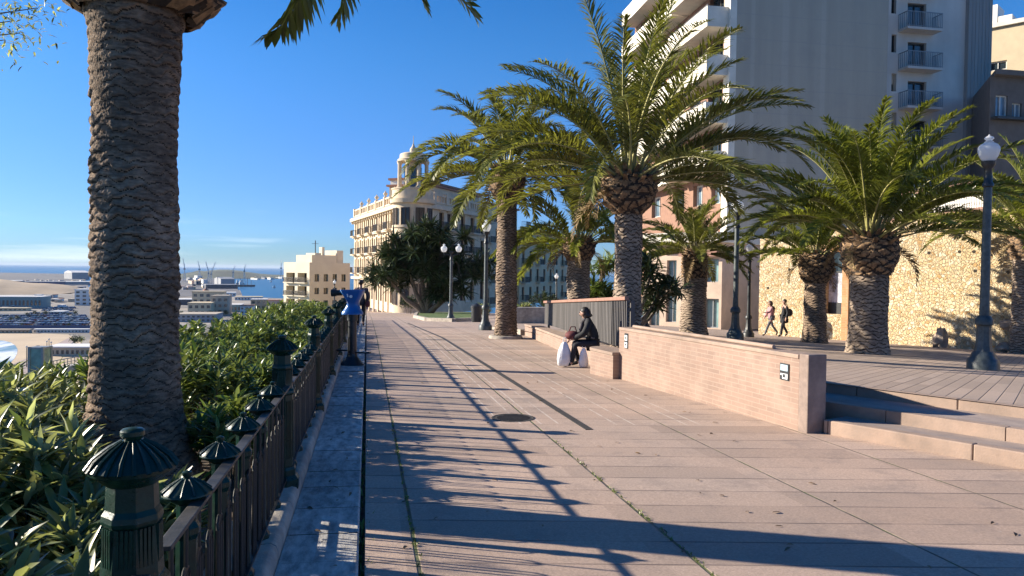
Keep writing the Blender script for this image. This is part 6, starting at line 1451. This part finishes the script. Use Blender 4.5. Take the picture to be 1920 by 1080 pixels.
# headland hill across the bay
M['hillm'] = pm('scrubby_hill', (.11, .13, .09), (.07, .085, .06), .004, .95, big=(.002, .4))
def ridge(name, pts, yb, mat, back=500):
    mb = MB(); n = len(pts); 
    for (px, py) in pts: b_ = Lp(px, yb); d = depth(b_); t_ = at(px, py, d+back*.45); e_ = at(px, yb, d+back); mb.v += [tuple(b_), ((b_.x*.55+t_.x*.45), (b_.y*.55+t_.y*.45), LZ+(t_.z-LZ)*.72), tuple(t_), (e_.x, e_.y, LZ-2)]
    for i in range(n-1):
        for j in range(3): mb.f.append((i*4+j, (i+1)*4+j, (i+1)*4+j+1, i*4+j+1)); mb.m.append(0)
    return struct(mb.build(name, mat, smooth='all'))
ridge('far_hill', [(336, 514), (360, 510), (372, 507), (384, 508.5), (398, 506.5), (412, 505.5), (428, 505.5), (440, 506.5), (452, 508), (468, 510.5), (486, 513), (505, 514.5), (530, 515.5), (560, 517)], 522.5, M['hillm'], 800)
# haze of the sea air comes at the end
wm = {k_: pm(k_+'_far_wall', c_, tuple(x*.9 for x in c_), .1, .85) for k_, c_ in dict(white=(.72, .71, .68), cream=(.64, .52, .34), ochre=(.55, .40, .24), blue=(.06, .10, .20), grey=(.30, .31, .33), dark=(.07, .08, .10), teal=(.16, .28, .30), pink=(.60, .42, .34), tan=(.48, .40, .30)).items()}
wm['roofred'] = M['roofr']; M['winfar'] = glass_mat('far_window', (.05, .07, .09))
def fhouse(label, px0, px1, pyb, pyt, wall, dep=14, rows=0, cols=0, name='house', cat='building', grp=None, roof=None, rot=0.0, kind=None):
    a, b = Lp(px0, pyb), Lp(px1, pyb); b = a+(b-a); d = depth((a+b)/2); h = at((px0+px1)/2, pyt, d).z-LZ; U = Vector((b.x-a.x, b.y-a.y, 0)); w = U.length; U.normalize()
    Nn = Vector((U.y, -U.x, 0)); t = thing(name, label, cat, a, grp); mb = MB(); ops = []
    for r in range(rows):
        for c in range(cols): ww = w/cols; ops.append((ww*(c+.22), ww*(c+.78), h*(r+.28)/(rows+.1), h*(r+.78)/(rows+.1)))
    facade(mb, a, U, w, ops, h, .5, Nn); c_, e_ = b-Nn*dep, a-Nn*dep; Z = Vector((0, 0, h))
    for (p, q) in ((b, c_), (c_, e_), (e_, a)): mb.add([p, q, q+Z, p+Z], [(0, 1, 2, 3)])
    mb.add([a+Z, b+Z, c_+Z, e_+Z], [(0, 1, 2, 3)]); mb.build('wall', wall, t)
    for q in ops:
        o = MB(); o.frame(a, U, Nn, (0, 0, 1), (q[0]+.003, -.48, q[2]+.003), (q[1]-.003, -.40, q[3]-.003)); o.build('window', M['winfar'], t)
    mb = MB()
    if kind == 'gable':
        m1, m2 = (a+e_)/2+Vector((0, 0, h+h*.28)), (b+c_)/2+Vector((0, 0, h+h*.28)); ev = Vector((0, 0, h+.01)); mb.add([a+ev+Nn*.4, b+ev+Nn*.4, m2, m1, c_+ev-Nn*.4, e_+ev-Nn*.4], [(0, 1, 2, 3), (3, 2, 4, 5), (0, 3, 5), (1, 4, 2)])
    else: mb.frame(a, U, Nn, (0, 0, 1), (-.3, -dep-.3, h+.01), (w+.3, .4, h+.01+max(.4, h*.06)))
    mb.build('roof', roof or wall, t); return t
g1 = 'long port sheds beyond the beach'
fhouse('long dark blue port shed at the far left edge of the coast', -120, 42, 533.5, 526.5, wm['blue'], 40, name='port_shed', cat='shed', grp=g1, roof=wm['white'])
fhouse('blue grey port shed between the far left shed and the huge trunk', 46, 122, 536.5, 528.5, wm['blue'], 40, name='port_shed', cat='shed', grp=g1, roof=wm['grey'])
fhouse('pale grey port shed close to the left side of the huge trunk', 118, 172, 534, 528.5, wm['grey'], 40, name='port_shed', cat='shed', grp=g1, roof=wm['white'])
fhouse('low navy shed in front of the other port sheds', 60, 158, 544, 538.5, wm['dark'], 25, name='port_shed', cat='shed', grp=g1, roof=wm['blue'])
fhouse('grey hall with a rounded pale gable out on the harbour mole', 135, 168, 524, 511, wm['grey'], 60, name='hall', cat='hall', kind='gable', roof=wm['white'])
fhouse('long pale green glazed hall behind the beach at the left edge', -90, 78, 578, 557, wm['teal'], 18, 1, 22, name='glazed_hall', cat='hall', roof=wm['white'])
fhouse('white and dark tower block against the left side of the huge trunk', 140, 176, 573, 544, wm['white'], 16, 4, 3, name='tower_block')
fhouse('low cream kiosk row between the glazed hall and the car park', -30, 50, 583, 578.5, wm['cream'], 8, 1, 9, name='kiosk_row')
fhouse('small white pavilion in the middle of the car park', 92, 118, 590, 585, wm['white'], 10, 1, 3, name='pavilion')
fhouse('row of white beach huts along the top of the sand', 62, 165, 623.5, 618.5, wm['white'], 3, 1, 16, name='beach_huts', cat='huts')
fhouse('row of brownish beach huts at the left above the surf', -60, 55, 625, 619, wm['tan'], 3, 1, 15, name='beach_huts', cat='huts')
mb = MB(); a, b = Lp(-300, 615.5), Lp(172, 617.5); t = thing('railway_fence', 'long dark blue fence along the railway above the beach', 'fence', a); mb.bar(a+Vector((0, 0, 1)), b+Vector((0, 0, 1)), .3, 1.6)
mb.build('fence_panel', wm['blue'], t)
# port right of the trunk
fhouse('cream villa with a reddish domed tower below the hedge, right of the huge trunk', 352, 396, 592, 569, wm['cream'], 16, 2, 4, name='domed_villa', cat='house')
fhouse('upper storey wing of the cream villa stepping up behind its front', 360, 420, 580, 548, wm['cream'], 12, 3, 5, name='villa_wing', cat='house')
c = Lp(386, 577); d = depth(c); t = thing('villa_tower', 'round tower with a reddish dome on the cream villa', 'tower', c); z1 = at(386, 550, d).z-c.z; r_ = 7/FPX*d; mb = MB(); mb.lathe([(r_, 0), (r_, z1), (r_*1.1, z1+.2)], 14, c); mb.build('wall', wm['ochre'], t, smooth=True, ang=30); mb = MB(); mb.lathe([(r_*1.1, z1+.21), (r_*.95, z1+1.6), (r_*.6, z1+3.0), (r_*.1, z1+3.8), (.1, z1+5)], 14, c); mb.build('dome', M['roofr'], t, smooth=True)
fhouse('brown shaded block right behind the domed villa', 396, 428, 590, 556, wm['tan'], 14, 3, 3)
fhouse('long low white shed on the quay beyond the domed villa', 412, 442, 556, 549, wm['white'], 20, 1, 5, name='quay_shed', cat='shed')
fhouse('long low white terminal with a dark base on the harbour inlet', 440, 492, 563, 557, wm['white'], 16, 1, 9, name='terminal', cat='building', roof=wm['cream'])
fhouse('small teal hall below the hedge beside the brown block', 424, 452, 585, 572, wm['teal'], 14, 1, 4, name='hall', cat='hall', roof=wm['white'])
fhouse('grey flat roofed building just right of the huge trunk', 330, 404, 604, 590, wm['grey'], 20, 2, 8, roof=wm['tan'])
fhouse('ochre house with a white roof between the hedge top and the inlet', 470, 500, 580, 562, wm['ochre'], 12, 2, 3, cat='house', roof=wm['white'])
fhouse('pink house at the hedge top left of the terraced flats', 500, 534, 586, 564, wm['pink'], 12, 2, 4, cat='house', roof=wm['roofred'])
fhouse('white house at the hedge top in front of the inlet', 450, 474, 590, 574, wm['white'], 12, 2, 3, cat='house', roof=wm['roofred'])
fhouse('dark shed close to the right side of the huge trunk on the port', 330, 362, 572, 562, wm['dark'], 20, name='port_shed', cat='shed', grp=g1, roof=wm['white'])
fhouse('long dark warehouse on the harbour edge', 386, 446, 541.5, 534, wm['dark'], 30, name='warehouse', cat='warehouse', roof=wm['grey'])
fhouse('pale ridged warehouse roof behind the long dark warehouse', 414, 440, 535, 523, wm['grey'], 60, name='warehouse', cat='warehouse', kind='gable', roof=wm['grey'])
fhouse('white storage hall far out on the port', 424, 434, 524, 520, wm['white'], 20, name='warehouse', cat='warehouse', roof=wm['white'])
rs = np.random.RandomState(77)
for i in range(26):
    px = 336+rs.rand()*48; py = 524+rs.rand()*22; fhouse('small block of the port town just right of the huge trunk', px, px+4+rs.rand()*8, py, py-3-rs.rand()*5, wm[['white', 'cream', 'grey', 'dark', 'pink', 'tan'][rs.randint(6)]], 18, name='port_building', grp='small blocks of the port town')
for i in range(26):
    px = 474+rs.rand()*62; py = 520.5+rs.rand()*4.0; fhouse('tiny white building on the shore across the inlet', px, px+2+rs.rand()*4, py, py-1.3-rs.rand()*1.8, wm[['white', 'white', 'cream', 'grey'][rs.randint(4)]], 18, name='shore_building', grp='white buildings across the inlet')
for i in range(80):
    px = -30+rs.rand()*195; py = (526+rs.rand()*6, 543+rs.rand()*6, 556+rs.rand()*24)[i % 3]; k_ = .6 if i % 3 == 0 else 1; fhouse('small shed or container among the coast yards left of the huge trunk', px, px+(4+rs.rand()*9)*k_, py, py-(2+rs.rand()*3.2)*k_, wm[['white', 'cream', 'grey', 'dark', 'blue', 'tan', 'white'][rs.randint(7)]], 10, name='yard_shed', cat='shed', grp='small sheds of the coast yards', roof=wm[['white', 'grey', 'roofred', 'tan'][rs.randint(4)]])
# ships, cranes, masts
def ship(label, px0, px1, py, h, hull, up):
    a, b = Lp(px0, py, SEA), Lp(px1, py, SEA); d = depth(a); U = (b-a); w = U.length; U.normalize(); k_ = d/FPX; t = thing('ship', label, 'ship', a); V_ = Vector((-U.y, U.x, 0)); mb = MB()
    sec = [(0, .55), (.04, .8), (.5, 1), (.85, .85), (1.0, .08)]; bw = w*.09
    for (s, f) in sec:
        for (z, q) in ((-.2, .75), (h*k_*.5, 1.0)):
            for sg in (-1, 1): mb.v.append(tuple(a+U*(w*(s+(.02 if z > 0 and s > .9 else 0)))+V_*(sg*bw*f*q)+Vector((0, 0, z))))
    for i in range(4):
        o = 4*i; mb.f += [(o, o+4, o+6, o+2), (o+1, o+3, o+7, o+5), (o+2, o+6, o+7, o+3)]
    mb.f += [(0, 2, 3, 1), (16, 17, 19, 18)]; mb.m += [0]*len(mb.f); mb.build('hull', hull, t)
    mb = MB(); mb.frame(a, U, V_, (0, 0, 1), (w*.08, -bw*.7, h*k_*.5+.01), (w*.3, bw*.7, h*k_*1.3)); mb.frame(a, U, V_, (0, 0, 1), (w*.12, -bw*.5, h*k_*1.3+.01), (w*.24, bw*.5, h*k_*1.7)); mb.build('superstructure', up, t)
    mb = MB(); mb.tube([a+U*w*.55, a+U*w*.55+Vector((0, 0, h*k_*2.4))], .5, 6); mb.tube([a+U*w*.78, a+U*w*.78+Vector((0, 0, h*k_*1.8))], .4, 6); mb.build('mast', wm['grey'], t)
ship('dark hulled cargo ship lying at the end of the port', 446, 478, 537.5, 7, wm['dark'], wm['white']); ship('small grey ship just before the dark hulled cargo ship', 442, 458, 533, 5, wm['grey'], wm['white'])
ship('small white boat on the blue inlet near the flats', 511, 517, 540, 2.4, wm['white'], wm['white']); ship('tiny white boat far out on the inlet', 506, 510, 529, 1.6, wm['white'], wm['white'])
def crane(label, px, pyb, pyt, jib, py2):
    b = Lp(px, pyb); d = depth(b); H = at(px, pyt, d).z-b.z; k_ = d/FPX; t = thing('harbour_crane', label, 'crane', b, 'harbour cranes'); w_ = max(1.1, .9*k_); mb = MB()
    for sx in (-1, 1): mb.bar(b+RT*(sx*2.2*k_), b+RT*(sx*.8*k_)+Vector((0, 0, H*.55)), w_*.8)
    mb.bar(b+Vector((0, 0, H*.5)), b+Vector((0, 0, H*.85)), w_*1.2)
    for i in range(1, 4): mb.bar(b+RT*(-2.0*k_)+Vector((0, 0, H*.13*i)), b+RT*(2.0*k_)+Vector((0, 0, H*.13*i)), w_*.5)
    mb.build('tower', wm['white'], t); mb = MB(); e = at(jib, py2, d); c = b+Vector((0, 0, H*.75)); mb.bar(c-(e-c)*.2, e, w_*.8); mb.bar(b+Vector((0, 0, H)), c.lerp(e, .65), w_*.35); mb.bar(b+Vector((0, 0, H*.85)), b+Vector((0, 0, H)), w_*.6); mb.build('jib', wm['white'], t)
    mb = MB(); mb.box(tuple(c+Vector((0, 0, -1))), (3.2*k_, 3*k_, 2.5*k_)); mb.build('cab', wm['grey'], t)
crane('pale harbour crane with its jib raised to the left', 391, 534, 504, 386, 491); crane('pale harbour crane with its jib raised to the right', 396, 534, 506, 404, 492); crane('thin crane close to the right side of the huge trunk', 346, 528, 495, 343, 484); crane('thin crane between the huge trunk and the taller pair of cranes', 374, 526, 497, 371, 489); crane('small crane over the long dark warehouse', 437, 530, 503, 441, 498); crane('small crane by the ships at the end of the port', 458, 530, 500, 461, 495); crane('lone lattice crane left of the terraced flats', 527, 526, 494, 528, 488)
# parked cars on the car park
cm = [pm('car_paint', c_, c_, 1, .3, coat=.4) for c_ in ((.7, .7, .72), (.35, .36, .38), (.05, .05, .06), (.25, .04, .03), (.05, .10, .25), (.55, .52, .46))]
def car_mesh():
    mb = MB(); mb.prism([(-2.1, -.85), (2.1, -.85), (2.1, .85), (-2.1, .85)], .3, .85)
    base = [(-1.5, -.8, .85), (1.1, -.8, .85), (1.1, .8, .85), (-1.5, .8, .85), (-1.1, -.68, 1.42), (.5, -.68, 1.42), (.5, .68, 1.42), (-1.1, .68, 1.42)]; mb.mi = 1; mb.add(base, [(0, 1, 5, 4), (1, 2, 6, 5), (2, 3, 7, 6), (3, 0, 4, 7)]); mb.mi = 0; mb.add(base, [(4, 5, 6, 7)]); mb.mi = 2
    for sx in (-1.3, 1.3):
        for sy in (-.86, .86): mb.bar((sx, sy-.08, .32), (sx, sy+.08, .32), .6, .6)
    return mb
cars = []
for m_ in cm:
    c = car_mesh().build('parked_car', [m_, M['winfar'], M['black']], None, bevel=0); c['label'] = 'small parked car on the car park behind the beach'; c['category'] = 'car'; c['group'] = 'cars parked behind the beach'; cars.append(c)
k_ = 0; rows3 = []
for (py, x0, x1, st_) in ((610, -20, 166, 2.7), (606, -20, 166, 2.9), (601.5, -20, 164, 2.8), (598, 10, 160, 3.0), (594, -20, 158, 2.9), (589.5, 60, 140, 3.0), (583, 84, 138, 2.6), (578.5, 96, 138, 2.4)):
    x = x0
    while x < x1:
        if rs.rand() < .78: rows3.append((x, py))
        x += st_*1.9
for (x, py) in rows3[:170]:
    p = Lp(x, py, LZ+.1); rz = math.atan2(FW.y, FW.x)+R(-12)+(0 if rs.rand() < .5 else math.pi); i = rs.randint(6)
    if k_ < 6: c = cars[k_]; 
    else: c = cars[i].copy(); col.objects.link(c)
    c.location = p; c.rotation_euler = (0, 0, rz); k_ += 1
# street palms and trees down on the coast
def smalltree(label, px, py, hpx, mat, seed, grp='trees down on the coast'):
    p = Lp(px, py); d = depth(p); h = hpx*d/FPX; t = thing('coast_tree', label, 'tree', p, grp); r_ = np.random.RandomState(seed); mb = MB(); mb.tube([p, p+Vector((0, 0, h*.55))], [h*.05, h*.03], 6); mb.build('trunk', M['trunk'], t); n = 300; C = r_.randn(n, 3)*np.array([.20, .20, .15])*h+np.array(p)+np.array([0, 0, h*.68]); D = r_.randn(n, 3); D /= np.linalg.norm(D, axis=1)[:, None]; V, F = leaves(r_, C, D, h*.16*np.ones(n), h*.08*np.ones(n)); np_mesh('crown', V, F, mat, t)
for i in range(22): px = (10+rs.rand()*150, 340+rs.rand()*120)[i % 2]; py = (585+rs.rand()*28, 586+rs.rand()*12)[i % 2]; smalltree('small dark tree among the houses and cars down on the coast', px, py, 5+rs.rand()*5, M['darkleaf'], i)
smalltree('dark bushy tree at the top of the beach near the trunk', 141, 650, 20, M['darkleaf'], 90, 'trees at the beach top'); smalltree('second dark bush behind the bushy tree at the beach top', 152, 645, 14, M['leaf'], 91, 'trees at the beach top')
# glass lift tower, viaduct and path under the balcony
def tbox(name, label, px0, px1, pyt, pyb, d, mat, frame, cat):
    a = at(px0, pyb, d); b = at(px1, pyb, d); t = thing(name, label, cat, (a.x, a.y, -29.8)); zt = at(px0, pyt, d).z; U = Vector((b.x-a.x, b.y-a.y, 0)); w = U.length; U.normalize(); V_ = Vector((-U.y, U.x, 0)); a.z = 0; mb = MB(); mb.frame(a, U, V_, (0, 0, 1), (.1, .1, -29.8), (w-.1, w-.1, zt-.1)); mb.build('glazing', mat, t); mb = MB(); n = int((zt+29.8)/3)
    for i in range(n+1):
        z = zt-i*3; mb.frame(a, U, V_, (0, 0, 1), (0, 0, z-.25), (w, w, z))
    for (x, y) in ((0, 0), (w-.3, 0), (0, w-.3), (w-.3, w-.3)): mb.frame(a, U, V_, (0, 0, 1), (x-.01, y-.01, -29.8), (x+.31, y+.31, zt+.05))
    mb.build('frame', frame, t)
M['glasslift'] = glass_mat('lift_glass', (.20, .32, .27), .12); tbox('lift_tower', 'greenish glass lift tower rising below the hedge at the left', 52, 81, 651, 730, 105, M['glasslift'], M['framegr'], 'lift tower')
t = thing('footbridge', 'grey concrete footbridge running from the lift tower towards the huge trunk', 'footbridge', at(82, 690, 110)); mb = MB()
a, b = at(80, 700, 108), at(230, 672, 112); mb.bar(a, b, 3.2, .9); mb.build('deck', M['concrete'], t); mb = MB()
for s in np.linspace(.05, .95, 5): p = a.lerp(b, s); mb.box((p.x, p.y, (p.z-30)/2), (.9, .9, p.z+29)); 
mb.build('pier', M['concrete'], t); mb = MB(); up_ = Vector((0, 0, 1)); mb.bar(a+up_*1.5, b+up_*1.5, .12); mb.bar(a+up_*1.0, b+up_*1.0, .08)
for s in np.linspace(0, 1, 24): p = a.lerp(b, s); mb.bar(p+up_*.4, p+up_*1.5, .08)
mb.build('railing', M['framegr'], t)
poly('path', [(-60, 735), (-20, 700), (60, 668), (128, 634), (140, 640), (90, 668), (70, 690), (60, 760)], pm('pinkish_path', (.40, .30, .27), (.32, .25, .22), .3, .9), LZ+.3, .3)
fhouse('pale concrete sea wall building between the beach and the huge trunk', 84, 178, 668, 652, wm['tan'], 10, 1, 10, name='seawall_building', roof=wm['white'])
for (px, h_) in ((16, 690), (88, 640), (96, 642), (92, 636), (50, 650)):
    b_ = Lp(px, 712 if px == 16 else 668 if px > 80 else 690); d = depth(b_); z = at(px, h_, d).z-b_.z; t = thing('promenade_lamp_pole', 'thin lamp pole standing by the beach path', 'lamp pole', b_, 'lamp poles by the beach'); mb = MB(); mb.tube([b_, b_+Vector((0, 0, z))], [.14, .09], 6); mb.build('pole', M['lampdk'], t); mb = MB(); mb.ball(b_+Vector((0, 0, z)), .3, 8, 6); mb.build('lamp_head', M['framewh'], t)

# ------------------------------------------------------------------ sea air
mb = MB(); mb.frame((0, 0, 0), (1, 0, 0), (0, 1, 0), (0, 0, 1), (-43000, -3500, -33), (43000, 43500, 75)); hz_ = mb.build('haze', (lambda m: m)(bpy.data.materials.new('haze_air')))
hm_ = hz_.data.materials[0]; hm_.use_nodes = True; hn = hm_.node_tree; hn.nodes.clear(); ho = hn.nodes.new('ShaderNodeOutputMaterial'); hv = hn.nodes.new('ShaderNodeVolumePrincipled')
hv.inputs['Color'].default_value = (.72, .84, 1.0, 1); hv.inputs['Density'].default_value = .00004; hv.inputs['Anisotropy'].default_value = .0; hn.links.new(hv.outputs[0], ho.inputs['Volume']); stuff(hz_)
